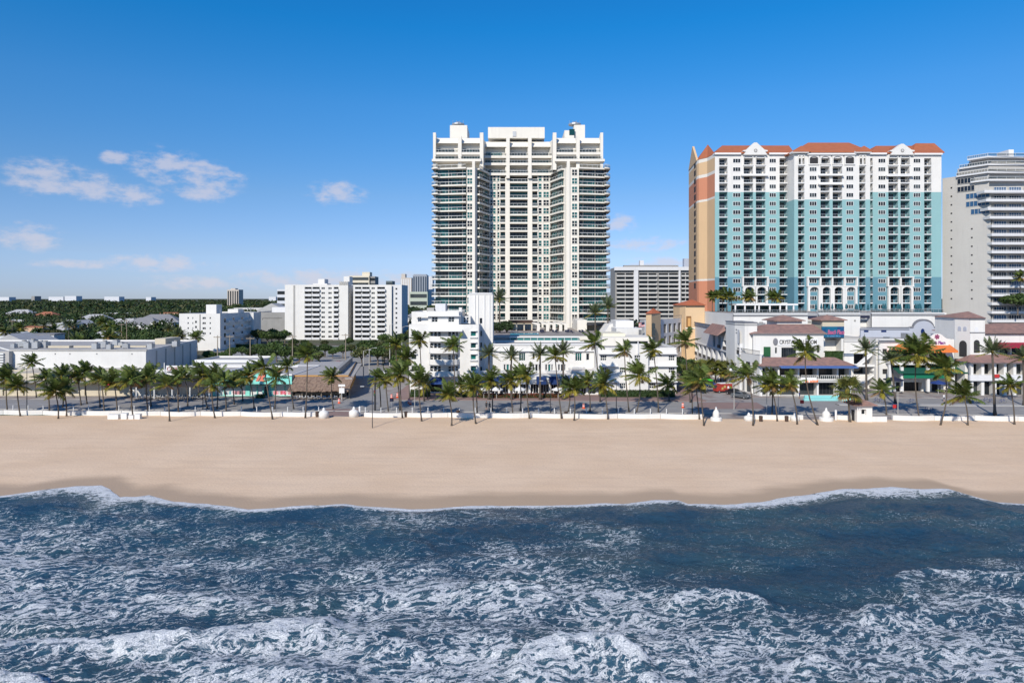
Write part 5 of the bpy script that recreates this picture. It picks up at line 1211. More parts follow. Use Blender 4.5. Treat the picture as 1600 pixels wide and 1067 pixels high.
# ------------------------------------------------------------ shopping arcade
def build_arcade():
    # buildings with orange caps on the far side of the arcade street
    t = thing('arched_loft_building', 'tan and grey building with tall arched windows and an orange capped tower', 'building', (X(1040,215), 222, 0))
    P0, P1 = (X(1017,204),204), (X(1066,228),228); L = math.hypot(P1[0]-P0[0], P1[1]-P0[1]); z1 = Z(501,204)
    ops = []
    for k, u in enumerate((.04,.22,.38,.54,.70,.86)):
        w = L*.09; ops += [(L*u, L*u+w, z1-4.2, z1-1.4, 2, 1, DMETAL, DGLASS), (L*u+.2, L*u+w-.1, z1-8.2, z1-5.2, 1, 1, DMETAL, DGLASS), (L*u+.2, L*u+w-.1, z1-11, z1-9, 1, 1, DMETAL, DGLASS)]
    wall(t, P0, P1, 0, z1, ops, GREYW); 
    mb = MB(); mb.prism([P0, P1, (P1[0]+6,P1[1]+20), (P0[0]+2,P0[1]+26)], 0, z1-.6, 0, top=1); 
    c = (P1[0]-P0[0])/L, (P1[1]-P0[1])/L; mb.v = [(x-c[1]*.45, y+c[0]*.45, z) for x, y, z in mb.v]; mb.obj('body', [GREYW, GROOF], t)
    an = math.atan2(P1[1]-P0[1], P1[0]-P0[0])
    inst('roof_railing', rail_mesh(L, 1.1, DCONC, None, 30), t, (P0[0], P0[1]+.2, z1), an)
    mb = MB(); mb.prism([(X(1010,204),204.5),(X(1018,202.5),202.5),(X(1034,207),208.5),(X(1026,216),216)], 0, Z(490,204), 0); mb.obj('tower', TANW, t)
    mb = MB(); b = [(X(1008,204),204),(X(1018,202),202),(X(1036,207),209),(X(1026,217),217)]; ap = (X(1022,208), 209, Z(481.5,209)); mb.add([(x,y,Z(490,204)) for x, y in b]+[ap], [(0,1,4),(1,2,4),(2,3,4),(3,0,4),(0,3,2,1)]); mb.obj('tower_roof', OTILE, t)
    mb = MB()
    for q0, q1 in ((506,514),(515.5,524),(527,531)): mb.xz([(X(1018.6,202.4),Z(q1,202)),(X(1023.5,202.4),Z(q1,202)),(X(1023.5,202.4),Z(q0,202)),(X(1021,202.4),Z(q0-1.5,202)),(X(1018.6,202.4),Z(q0,202))], 202.3, 203)
    stuff(mb.obj('tower_window', DGLASS, t))
    t = thing('tan_corner_tower', 'square tan tower with orange pyramid roof at the arcade street', 'tower', (X(1080,230), 232, 0))
    mb = MB(); b = [(X(1062,229),229),(X(1071,225),225),(X(1101,225),225),(X(1101,225),238),(X(1062,229),238)]; mb.prism(b, 0, Z(477,225), 0); mb.obj('wall', TANW, t)
    mb = MB(); e = [(X(1060,229),228),(X(1070,225),224),(X(1103,225),224),(X(1103,225),239),(X(1060,229),239)]; mb.add([(x,y,Z(477,225)) for x, y in e]+[(X(1081,231),231,Z(468,231))], [(0,1,5),(1,2,5),(2,3,5),(3,4,5),(4,0,5),(4,3,2,1,0)]); mb.obj('roof', OTILE, t)
    w = pbox('window', t, 1072.5, 1080, 494, 511, 224.8, 225.1, mat('brown_frame', (0.22,0.11,0.04), .7)); pbox('shutter', w, 1074.7, 1079, 497, 510, 224.7, 224.85, mat('pale_orange_shutter', (0.6,0.33,0.12), .7))
    pbox('band', t, 1071, 1101, 512, 513.6, 224.85, 225, CREAM)
    # grey arcaded flank along the street
    t = thing('arcaded_flank', 'pale grey arcade wing with arches and balconies along the brick street', 'building', (X(1120,200), 205, 0))
    P0, P1 = (X(1083,228),228), (X(1152,172),172); L = math.hypot(P1[0]-P0[0], P1[1]-P0[1]); z1 = Z(515,172)
    ops = []
    for k in range(9):
        u = 3+k*6.4
        ops += [(u, u+3.8, .2, 3.6, 2, 1, DMETAL, DGLASS, 1.2), (u, u+3.8, 4.6, 8.2, 2, 1, WHITE2, DARK, 1.4, 'opening')]
        if k in (4, 5): ops.append((u+.5, u+3.3, 9.0, 12.2, 1, 2, DMETAL, DGLASS, .6))
        elif k > 5: ops.append((u, u+4, 9.0, 11.6, 1, 1, WHITE2, DARK, 1.6, 'opening'))
    wall(t, P0, P1, 0, z1, ops, GREYW)
    c = (P1[0]-P0[0])/L, (P1[1]-P0[1])/L; n = (c[1], -c[0]); an = math.atan2(c[1], c[0])
    mb = MB(); mb.prism([(P0[0]-n[0]*1.7,P0[1]-n[1]*1.7), (P1[0]-n[0]*1.7,P1[1]-n[1]*1.7), (P1[0]+22,P1[1]+3), (P0[0]+20,P0[1]+3)], 0, z1-.4, 0, top=1); mb.obj('body', [GREYW, GROOF], t)
    for z, w in ((z1-.9,.25),(z1-.15,.3)):
        inst('cornice', MB().box(0,L,-.25,-.01,0,w).mesh('cornice', GTRIM), t, (P0[0],P0[1],z), an)
    inst('string_course', MB().box(0,L,-.2,-.01,0,.3).mesh('string_course', WHITE2), t, (P0[0],P0[1],8.5), an)
    for k in range(9):
        u = 3+k*6.4; p = (P0[0]+c[0]*u, P0[1]+c[1]*u)
        inst('railing', rail_mesh(3.8, 1.0, DMETAL, None, 14), t, (p[0]+n[0]*.1, p[1]+n[1]*.1, 4.6 if k < 5 else 9.0), an)
    a, b = L*.48, L*.80; mb = MB(); mb.add([(a,-.1,z1-.7),(b,-.1,z1-.7),(b,-2.4,z1-2.2),(a,-2.4,z1-2.2),(a+1.5,-.1,z1+.6),(b-1.5,-.1,z1+.6)], [(3,2,5,4),(2,1,5),(0,3,4),(0,1,2,3)])
    link(bpy.data.objects.new('roof', mb.mesh('roof', RTILE)), t, Matrix.Translation((P0[0],P0[1],0)) @ Matrix.Rotation(an,4,'Z'))
    for k in range(6): ac_unit(P0[0]+6+k*1.2+c[0]*(20+k*5), P0[1]+c[1]*(20+k*5), z1-.4, 1.2, 'grey air conditioning unit on the arcade wing roof', 'air conditioners on the arcade wing')
    # podium under the turquoise hotel
    t = thing('hotel_podium', 'long white windowless podium with slate cornice lines under the turquoise hotel', 'podium', (X(1290,200), 220, 0))
    D = 196.0
    for p0, p1, d, q in ((1100,1147,232.5,493),(1146,1262,D,490),(1262,1279,D+5,500),(1279,1344,D,489.5),(1344,1362,D+3,499),(1362,1476,D,489)):
        frontwall(t, p0, p1, q, d, [], WHITE); mass(t, p0, p1, q, d, max(232,d+3), WHITE, inset=.05, roofm=PAVER, par=.05)
        pbox('cornice', t, p0, p1, q+2.6, q+3.7, d-.3, d-.01, GTRIM); pbox('coping', t, p0, p1, q-.5, q+1, d-.25, d+.4, WHITE2)
        inst('railing', rail_mesh(X(p1,d)-X(p0,d), 1.1, METAL, RAILG, 16, True), t, (X(p0,d), d+.6, Z(q,d)))
    mb = MB(); mb.prism([(X(1100,232),231),(X(1476,232),231),(X(1476,240),275),(X(1075,270),275)], 0, Z(491,D)-.3, 0, top=1); mb.obj('podium_body', [WHITE, PAVER], t)
    for p0, p1, q in ((1263,1278,493.5),(1345,1361,493)): pbox('blue_panel', t, p0, p1, q, q+4, D+1, D+1.3, NAVY)
    for p, q in ((1213,502),(1336,501),(1464,500)): pbox('porthole', t, p-1.4, p+1.4, q-1.4, q+1.4, D-.1, D-.01, DCONC)
    # deck pavilion and furniture
    zt = Z(490,D)
    pv = thing('deck_pavilion', 'white pergola pavilion on the deck below the turquoise hotel', 'pavilion', (X(1190,222), 222, zt))
    box('roof', pv, X(1146,222), X(1241,222), 219, 227, Z(477,222), Z(474.5,222), WHITE2)
    for p in (1148,1163,1179,1185,1202,1218,1228,1239): box('post', pv, X(p,219.3), X(p,219.3)+.4, 219.2, 219.6, zt, Z(477,222), WHITE2)
    box('glass_wall', pv, X(1150,222), X(1238,222), 226.4, 226.6, zt, Z(477,222), GRNG)
    um = MB(); um.tube([(0,0,0),(0,0,2.6)], .05, 6); um.lathe([(.12,.9),(.34,1.2),(.2,2.3),(.04,2.8)], n=10); ume = um.mesh('closed_parasol', mat('teal_canvas', (0.02,0.10,0.13), .8, .2, 2))
    rr = random.Random(5)
    for k in range(34):
        p = rr.choice((rr.uniform(1268,1345), rr.uniform(1345,1440), rr.uniform(1375,1432))); d = rr.uniform(204, 226)
        tag(inst('closed_parasol', ume, None, (X(p,d), d, zt-.05), 0, (1.2,1.2,1)), 'closed dark teal parasol on the deck of the turquoise hotel', 'parasol', 'closed parasols on the hotel deck')
    # ballroom building
    t = thing('ballroom_building', 'white building with brown tile roofs, blue awnings and lettered ballroom storey', 'building', (X(1255,165), 170, 0))
    D = 160.0
    cols = [1189,1201,1216,1247,1277,1308,1327]
    ops = []
    for a, b in zip(cols[:-1], cols[1:]):
        ops += [(a+2.2, b-.6, 575, 592, max(1,int((b-a)/6)), 1, DMETAL, DGLASS, 2.4, 'opening'), (a+2.2, b-.6, 598, 618, max(2,int((b-a)/6)), 1, DMETAL, DGLASS, 1.8, 'shopfront')]
    frontwall(t, 1187, 1330, 570, D, ops, WHITE); mass(t, 1187, 1330, 570, D, 172, WHITE, inset=2.5)
    pbox('floor_band', t, 1186.5, 1332, 592.4, 597, D-1.1, D-.01, WHITE); pbox('floor_trim', t, 1186.5, 1332, 594.4, 595.2, D-1.2, D-1.11, GTRIM)
    for a, b in zip(cols[:-1], cols[1:]): inst('railing', rail_mesh(X(b,D)-X(a,D)-.4, 1.0, WHITE2, RAILG, max(3,int((b-a)/3)), True), t, (X(a,D)+.3, D-.9, Z(592.3,D)))
    for p in cols: pbox('column', t, p-.4, p+2.0, 573, 592.3, D-.25, D-.01, WHITE2); pbox('column', t, p-.4, p+2.0, 597.1, 620, D-.25, D-.01, WHITE2)
    mb = MB(); x0, x1 = X(1184,D), X(1336,D); mb.add([(x0,D-1.6,Z(571,D)),(x1,D-1.6,Z(571,D)),(x1-3,D+4,Z(558,D+4)),(x0+3,D+4,Z(558,D+4)),(x0,D+6,Z(571,D)),(x1,D+6,Z(571,D))], [(0,1,2,3),(4,0,3),(1,5,2),(0,4,5,1)]); mb.obj('skirt_roof', RTILE, t)
    mb = MB(); x0, x1 = X(1213,D), X(1332,D); mb.add([(x0,D-1.3,Z(570.5,D)),(x1,D-1.3,Z(570.5,D)),(x1,D-2.8,Z(573.5,D-2)),(x0,D-2.8,Z(573.5,D-2)),(x1,D-2.8,Z(575,D-2)),(x0,D-2.8,Z(575,D-2))], [(0,3,2,1),(3,5,4,2)]); mb.obj('awning', mat('blue_awning', (0.07,0.14,0.36), .8, .15, 1), t)
    sg = pbox('banner', t, 1251, 1276, 589.5, 597.5, D-1.35, D-1.21, WHITE2); scribble('lettering', sg, X(1254,D), X(1274,D), D-1.4, Z(596.3,D), Z(592.4,D), mat('orange_letters', (0.8,0.20,0.06), .6))
    # angled left wing
    P0, P1 = (X(1152,171.8),171.8), (X(1187,D),D); L = math.hypot(P1[0]-P0[0], P1[1]-P0[1])
    wall(t, P0, P1, 0, Z(553,165), [(1.0+k*3.4, 3.6+k*3.4, za, zb, 3, 1, DMETAL, DGLASS, .5) for k in range(int((L-1)/3.4)) for za, zb in ((.2,3.4),(4.6,7.6))], WHITE)
    mb = MB(); mb.prism([P0, P1, (P1[0]+4,P1[1]+9), (P0[0]+6,P0[1]+4)], 0, Z(553,165)-.3, 0); mb.v = [(x+.6, y+.65, z) for x, y, z in mb.v]; mb.obj('body', WHITE, t)
    inst('roof_railing', rail_mesh(L, 1.1, DMETAL, None, 24), t, (P0[0], P0[1]-.05, Z(553,165)), math.atan2(P1[1]-P0[1], P1[0]-P0[0]))
    # third storey with the sign
    D = 168.0
    frontwall(t, 1177, 1287, 521, D, [(1221,1244,543,559,6,1,DMETAL,DGLASS),(1259,1272,543,559,4,1,DMETAL,DGLASS),(1276.5,1280.5,541,551,1,1,DMETAL,DARK),(1211,1214,543,552,1,1,DMETAL,DGLASS)], WHITE, z0=Z(561,D)); mass(t, 1177, 1287, 521, D, 182, WHITE, z0=Z(561,D))
    hiproof(t, 1176, 1288, D, 182, 521, 506.5, (1198, 1270)); pbox('eave', t, 1175.5, 1288.5, 521, 522.6, D-.5, D-.01, WHITE2)
    pbox('green_screen', t, 1194, 1204, 542, 556.5, D-.4, D-.01, mat('green_mesh', (0.02,0.10,0.04), .9, .3, 3))
    BL = mat('sign_charcoal', (0.05,0.055,0.06), .6)
    sb = pbox('sign_panel', t, 1215, 1278, 528.5, 540, D-.12, D-.01, WHITE2)
    text('lettering', sb, 'CRYSTAL BALLROOM', X(1217.5,D), X(1275.5,D), D-.2, Z(537.2,D), Z(531,D), BL, .04, 0, .012)
    mb = MB(); mb.lathe([(.6,0),(.6,.12),(.3,.16)], n=14); o = bpy.data.objects.new('round_emblem', mb.mesh('round_emblem', GTRIM)); link(o, t, Matrix.Translation((X(1211.5,D), D-.02, Z(534,D))) @ Matrix.Rotation(rad(90),4,'X') @ Matrix.Diagonal((1,1.5,1,1)))
    pbox('cupola', t, 1214, 1253, 500.5, 512, 176, 183, WHITE); hiproof(t, 1211.5, 1255, 175.6, 183.4, 500.5, 492)
    # stair pylon and sign pylon
    t = thing('stair_pylon', 'tall plain white pylon with slate cap beside the ballroom building', 'pylon', (X(1168,172), 175, 0))
    mb = MB(); P = [(X(1148,173),173),(X(1163.5,169),169),(X(1183,169),169),(X(1183,169),180),(X(1148,173),180)]; mb.prism(P, 0, Z(505,169), 0); mb.obj('shaft', WHITE, t)
    mb = MB(); cx, cy = X(1166,173), 174; mb.prism([(cx+(x-cx)*1.04, cy+(y-cy)*1.04) for x, y in P], Z(505,169), Z(503.3,169), 0); mb.prism([(cx+(x-cx)*1.02, cy+(y-cy)*1.02) for x, y in P], Z(508.5,169), Z(507.3,169), 0); stuff(mb.obj('cap', GTRIM, t))
    t = thing('sign_pylon', 'square pylon with tiled cap and large blue billboard with pink script', 'pylon', (X(1301,172), 176, 0))
    D = 172.0
    for a in (1285.5, 1314.5): pbox('leg', t, a, a+3.5, 529, 600, D, D+6, WHITE)
    pbox('back_wall', t, 1288, 1315, 531, 600, D+3, D+6, WHITE); pbox('frieze', t, 1285, 1319, 499.5, 529, D+.1, D+6.2, BEIGE)
    hiproof(t, 1284, 1320, D, D+6.5, 499.8, 491.5)
    bb = pbox('billboard', t, 1284.5, 1319, 510.3, 527.2, D-.35, D+.05, mat('billboard_blue', (0.012,0.05,0.17), .4, .5, .9, col2=(0.01,0.12,0.22)))
    text('lettering', bb, 'Beach Place', X(1292,D), X(1318.2,D), D-.4, Z(522.3,D), Z(515.2,D), mat('neon_pink', (0.50,0.12,0.24), .5), .04, .25, .02)
    scribble('lettering', bb, X(1291,D), X(1312,D), D-.4, Z(526,D), Z(523.7,D), mat('pale_blue_letters', (0.12,0.30,0.50), .5))
    # turquoise wall by the pavement
    w = thing('turquoise_wall', 'low turquoise wall in front of the ballroom building', 'wall', (X(1290,154), 154, 0))
    pbox('wall_face', w, 1258, 1326, 618, 627, 154, 154.6, SEATQ); pbox('wall_step', w, 1257, 1330, 622.5, 629, 153.2, 153.9, SEATQ)
    # middle shops with orange awning
    t = thing('orange_awning_building', 'white shop building with long orange awning and curved sign gable', 'building', (X(1415,170), 175, 0))
    D = 168.0
    ops = [(1379,1386,545,553.5,1,1,DMETAL,DARK),(1379,1386,553.9+3,564,1,1,DMETAL,DARK),(1379,1387,576.5,584.5,1,1,DMETAL,DARK)]
    ops += [(1399,1426,551,566,5,1,DMETAL,DGLASS,1.5,'opening'),(1430,1448,551,566,4,1,DMETAL,DGLASS,1.5,'opening'),(1452,1478,551,566,5,1,DMETAL,DGLASS,1.5,'opening'),(1400,1440,597,612,5,1,DMETAL,DGLASS,1.5,'shopfront'),(1456,1470,597,612,3,1,DMETAL,DARK,1.5,'shopfront')]
    frontwall(t, 1374, 1491, 530, D, ops, WHITE); mass(t, 1374, 1491, 530, D, 190, WHITE, inset=1.6)
    for q in (531.5, 534): pbox('cornice', t, 1319, 1445, q, q+.7, D-.35, D-.01, GTRIM)
    frontwall(t, 1319, 1374, 531, D+5, [(1334,1372,553,585,4,1,DMETAL,DARK,3.0,'stair_void')], WHITE); mass(t, 1319, 1374, 531, D+5, 190, WHITE, inset=3.1)
    mb = MB(); OR = mat('orange_canvas', (0.72,0.19,0.04), .75, .15, .8)
    x0, x1 = X(1396,D-3), X(1493,D-3); xa, xb = X(1404,D), X(1484,D)
    mb.add([(xa,D-.02,Z(537.5,D)),(xb,D-.02,Z(538.5,D)),(x1,D-4,Z(548,D-4)),(x0,D-4,Z(548,D-4)),(x1,D-4,Z(551,D-4)),(x0,D-4,Z(551,D-4)),(x0,D-.02,Z(549,D)),(x1,D-.02,Z(549,D))],
           [(0,3,2,1),(3,5,4,2),(0,6,3),(1,2,7),(3,6,5),(2,4,7)]); mb.obj('awning', OR, t)
    pbox('balcony', t, 1396, 1491, 566, 570, D-3.6, D-.01, WHITE)
    GA = mat('green_canvas', (0.006,0.075,0.05), .8, .2, .8)
    mb = MB(); x0, x1 = X(1385,D), X(1496,D); mb.add([(x0,D-1,Z(570,D)),(x1,D-1,Z(570,D)),(x1,D-5,Z(581,D-4)),(x0,D-5,Z(581,D-4)),(x1,D-5,Z(583,D-4)),(x0,D-5,Z(583,D-4))], [(0,3,2,1),(3,5,4,2)]); mb.obj('green_awning', GA, t)
    pbox('green_fence', t, 1412, 1480, 582, 591, D-4.4, D-4.2, mat('bright_green_panel', (0.004,0.15,0.08), .7, .15, 1))
    for p in (1389,1408,1449,1488): pbox('column', t, p, p+4, 570, 612, D-4.1, D-3.5, WHITE)
    # steep stairs in white between floors
    for a, b, q0, q1 in ((1340,1362,552,571),(1342,1374,600,577),(1362,1376,577,562)):
        mb = MB(); mb.xz([(X(a,D+3),Z(q1+3,D+3)),(X(b,D+3),Z(q0+3,D+3)),(X(b,D+3),Z(q0,D+3)),(X(a,D+3),Z(q1,D+3))] if q1 > q0 else [(X(a,D+3),Z(q0+3,D+3)),(X(b,D+3),Z(q1+3,D+3)),(X(b,D+3),Z(q1,D+3)),(X(a,D+3),Z(q0,D+3))], D+2.6, D+4.2); mb.obj('stair_flight', WHITE2, t)
    pbox('landing', t, 1335, 1376, 570, 573, D+2.2, D+5, WHITE2)
    for k, (a, b, q) in enumerate(((1390,1397,527),(1418,1426,521),(1428,1434,524))): pbox('roof_unit', t, a, b, q, 533, D+4, D+7, METAL)
    g = MB(); pts = [(X(1446,D),Z(541,D)),(X(1480,D),Z(541,D)),(X(1480,D),Z(530,D)),(X(1475,D),Z(527.5,D))]+[(X(1463+9.5*math.cos(a),D),Z(527-6*math.sin(a),D)) for a in [math.pi*k/10 for k in range(1,10)]]+[(X(1451,D),Z(527.5,D)),(X(1446,D),Z(530,D))]
    g.xz(pts, D-.5, D-.05); gb = g.obj('sign_gable', WHITE, t)
    PU = mat('purple_letters', (0.22,0.05,0.25), .6)
    text('lettering', gb, 'Beach Place', X(1449.5,D), X(1475,D), D-.56, Z(537.8,D), Z(532.5,D), PU, .04, 0, .03)
    mb = MB()
    for k in range(6):
        a = math.pi*2*k/6+.3; c_, s_ = math.cos(a), math.sin(a); x, z = X(1462,D), Z(526,D)
        mb.xz([(x,z),(x+.5*c_-.2*s_,z+.5*s_+.2*c_),(x+.66*c_,z+.66*s_),(x+.5*c_+.2*s_,z+.5*s_-.2*c_)], D-.6, D-.52)
    stuff(mb.obj('flower_emblem', mat('magenta', (0.26,0.04,0.12), .6), gb))
    rs = pbox('red_sign', t, 1359, 1373, 533, 537, D+4.5, D+4.9, RED); scribble('lettering', rs, X(1360,D+4.5), X(1372,D+4.5), D+4.45, Z(536,D+4.5), Z(534,D+4.5), WHITE2)
    # curved gable wall behind
    t = thing('curved_gable_wall', 'blue grey wall with swooping curved gable and oval blue window above the shops', 'wall', (X(1440,186), 186, 0))
    D = 186.0; mb = MB(); pts = [(X(1345,D),Z(545,D)),(X(1490,D),Z(545,D)),(X(1490,D),Z(513,D)),(X(1464,D),Z(511,D))]+[(X(1443+16*math.cos(a),D),Z(507.5-8.5*math.sin(a)+3*abs(math.cos(a))**3,D)) for a in [math.pi*k/12 for k in range(13)]]+[(X(1421,D),Z(511,D)),(X(1345,D),Z(513,D))]
    mb.xz(pts, D, D+.6); w = mb.obj('wall', BLUEW, t)
    mb = MB()
    tp = pts[3:-1]
    for (ax, az), (bx, bz) in zip(tp[:-1], tp[1:]): mb.add([(ax,D-.2,az-.25),(bx,D-.2,bz-.25),(bx,D-.2,bz+.1),(ax,D-.2,az+.1),(ax,D+.7,az+.1),(bx,D+.7,bz+.1)], [(0,3,2,1),(3,4,5,2)])
    mb.obj('coping', GTRIM, t); pbox('coping', t, 1345, 1421, 511, 512.4, D-.2, D-.01, GTRIM); pbox('coping', t, 1345, 1421, 514.2, 515, D-.2, D-.01, GTRIM); pbox('coping', t, 1464, 1490, 511.5, 513, D-.2, D-.01, GTRIM)
    mb = MB(); mb.lathe([(.5,0),(.5,.1)], n=16); o = bpy.data.objects.new('oval_window', mb.mesh('oval_window', mat('cobalt_glass', (0.01,0.03,0.12), .2))); link(o, t, Matrix.Translation((X(1441.5,D), D-.01, Z(518,D))) @ Matrix.Rotation(rad(90),4,'X') @ Matrix.Diagonal((1,1.6,1,1)))
    for a, b in ((1350,1357),(1377,1385)): pbox('window', t, a, b, 516, 519, D-.06, D-.01, mat('cobalt_glass', (0.01,0.03,0.12), .2))
    # white turret and right-hand restaurant
    t = thing('arched_turret', 'white turret with dark arched windows and brown tile cap', 'tower', (X(1515,166), 170, 0))
    D = 165.0
    P = [(X(1492,169),169),(X(1516,D),D),(X(1539,D),D),(X(1539,D),177),(X(1492,169),177)]
    mb = MB(); mb.prism(P, 0, Z(497,D), 0); mb.obj('wall', WHITE, t)
    mb = MB(); cx, cy = X(1515,170), 170.5; E = [(cx+(x-cx)*1.1, cy+(y-cy)*1.1) for x, y in P]; mb.add([(x,y,Z(497,D)) for x, y in E]+[(cx,cy,Z(486.5,170))], [(0,1,5),(1,2,5),(2,3,5),(3,4,5),(4,0,5),(4,3,2,1,0)]); mb.obj('roof', RTILE, t)
    def arched(name, xa, xb, z0, z1, y, m, an=0, p=None, dep=.08):
        r = (xb-xa)/2; cxx = (xa+xb)/2; mb = MB(); mb.xz([(xa,z0),(xb,z0)]+[(cxx+r*math.cos(math.pi*k/8), z1-r+r*math.sin(math.pi*k/8)) for k in range(9)], -dep, 0)
        return link(bpy.data.objects.new(name, mb.mesh(name, m)), t, Matrix.Translation(y) @ Matrix.Rotation(an,4,'Z'))
    an = math.atan2(P[1][1]-P[0][1], P[1][0]-P[0][0]); c_, s_ = math.cos(an), math.sin(an); L = math.hypot(P[1][0]-P[0][0], P[1][1]-P[0][1])
    arched('arch_window', L*.30, L*.78, Z(557,167), Z(532,167), (P[0][0],P[0][1]-.01,0), DARK, an)
    arched('arch_window', 0, X(1530,D)-X(1521,D), Z(551,D), Z(531,D), (X(1521.5,D),D-.01,0), DARK)
    for k in range(2): arched('niche', L*(.2+k*.35), L*(.42+k*.35), Z(517,167), Z(510,167), (P[0][0],P[0][1]-.01,0), BLUEW, an, dep=.06)
    arched('niche', 0, X(1528,D)-X(1522,D), Z(519,D), Z(511,D), (X(1522.5,D),D-.01,0), GREYW, dep=.06)
    pbox('band', t, 1516, 1539, 519, 520.2, D-.15, D-.01, GTRIM); pbox('cornice', t, 1516, 1540, 497, 499, D-.3, D-.01, GTRIM)
    pbox('void', t, 1496, 1511, 561, 580, 167.2, 169, DARK)  # dark box set on the wall, shade of the gap as colour
    t = thing('red_awning_restaurant', 'white restaurant with brown tile roofs and a long red awning', 'restaurant', (X(1590,168), 172, 0))
    D = 166.0
    frontwall(t, 1533, 1720, 521, D, [(1562,1578,543,556,3,1,DMETAL,DGLASS,1),(1581,1600,543,556,3,1,DMETAL,DGLASS,1),(1604,1624,543,556,3,1,DMETAL,DGLASS,1)], WHITE); mass(t, 1533, 1720, 521, D, 184, WHITE, inset=1.1)
    hiproof(t, 1532, 1722, D, 184, 521, 505, (1553, 1700)); pbox('eave', t, 1533, 1722, 521, 522.6, D-.5, D-.01, GTRIM)
    mb = MB(); x0, x1 = X(1552,D), X(1700,D); mb.add([(x0,D-.1,Z(535,D)),(x1,D-.1,Z(535,D)),(x1,D-3,Z(541,D-2)),(x0,D-3,Z(541,D-2)),(x1,D-3,Z(543.5,D-2)),(x0,D-3,Z(543.5,D-2)),(x0,D-.1,Z(543,D))], [(0,3,2,1),(3,5,4,2),(0,6,5,3)]); mb.obj('awning', mat('crimson_canvas', (0.30,0.015,0.04), .8, .2, .8), t)
    D = 161.0
    cols = [1517,1534,1553,1569,1584,1604,1624,1650]
    ops = []
    for a, b in zip(cols[:-1], cols[1:]): ops += [(a+4, b-.5, 568.5, 585.5, 2, 1, DMETAL, DGLASS, 2.0, 'opening'), (a+4, b-.5, 596, 619, 2, 1, DMETAL, DGLASS, 1.6, 'shopfront')]
    frontwall(t, 1517, 1700, 565, D, ops, WHITE); mass(t, 1517, 1700, 565, D, 166, WHITE, inset=2.1)
    mb = MB(); x0, x1 = X(1514,D), X(1705,D); mb.add([(x0,D-1.5,Z(566,D)),(x1,D-1.5,Z(566,D)),(x1-2,D+4,Z(554,D+4)),(x0+3,D+4,Z(554,D+4)),(x0,D+5,Z(566,D))], [(0,1,2,3),(4,0,3),(0,4,1)]); mb.obj('skirt_roof', RTILE, t)
    pbox('floor_band', t, 1516, 1702, 586, 595, D-.6, D-.01, GREYW)
    pbox('red_box', t, 1552, 1562, 585, 590, D-.9, D-.61, RED)
build_arcade()
# ------------------------------------------------------------ vegetation
def leafmat(name, col, col2, rnd=.35, rough=.55):
    m = bpy.data.materials.new(name); m.use_nodes = True; nt = m.node_tree; b = nt.nodes['Principled BSDF']
    g = nd(nt, 'ShaderNodeNewGeometry'); n = nd(nt, 'ShaderNodeTexNoise'); n.inputs['Scale'].default_value = .9; n.inputs['Detail'].default_value = 3
    nt.links.new(g.outputs['Position'], n.inputs['Vector'])
    oi = nd(nt, 'ShaderNodeObjectInfo')
    c = mixc(nt, smooth(nt, mth(nt, 'ADD', mth(nt, 'MULTIPLY', n.outputs[0], .7), mth(nt, 'MULTIPLY', g.outputs['Random Per Island'], .4)), .35, .75), col, col2)
    hs = nd(nt, 'ShaderNodeHueSaturation'); nt.links.new(c, hs.inputs['Color'])
    nt.links.new(mth(nt, 'ADD', mth(nt, 'MULTIPLY', oi.outputs['Random'], rnd*2), 1-rnd), hs.inputs['Value'])
    nt.links.new(hs.outputs[0], b.inputs['Base Color']); b.inputs['Roughness'].default_value = rough; b.inputs['Specular IOR Level'].default_value = .25
    MATS[name] = m; return m
FG = leafmat('palm_green', (0.050,0.080,0.016), (0.105,0.135,0.028), .35)
FY = leafmat('palm_yellowing', (0.10,0.115,0.018), (0.26,0.20,0.03), .3)
FD = leafmat('palm_dry', (0.17,0.10,0.04), (0.27,0.18,0.08), .3)
FS = leafmat('date_palm_green', (0.062,0.088,0.040), (0.115,0.14,0.07), .25)
FK = leafmat('cabbage_palm_green', (0.05,0.075,0.02), (0.13,0.13,0.03), .25)
LEAF = [leafmat('leaf_dark', (0.018,0.038,0.012), (0.042,0.072,0.02), .35), leafmat('leaf_mid', (0.028,0.055,0.014), (0.065,0.10,0.025), .35), leafmat('leaf_olive', (0.04,0.055,0.018), (0.085,0.09,0.03), .35)]
BARK = mat('bark', (0.15,0.125,0.10), .95, .5, 2.0, 0, bump=.6, bscale=9)
PBARK = mat('palm_bark', (0.11,0.092,0.076), .95, .4, 2.5, 0, bump=.7, bscale=12)
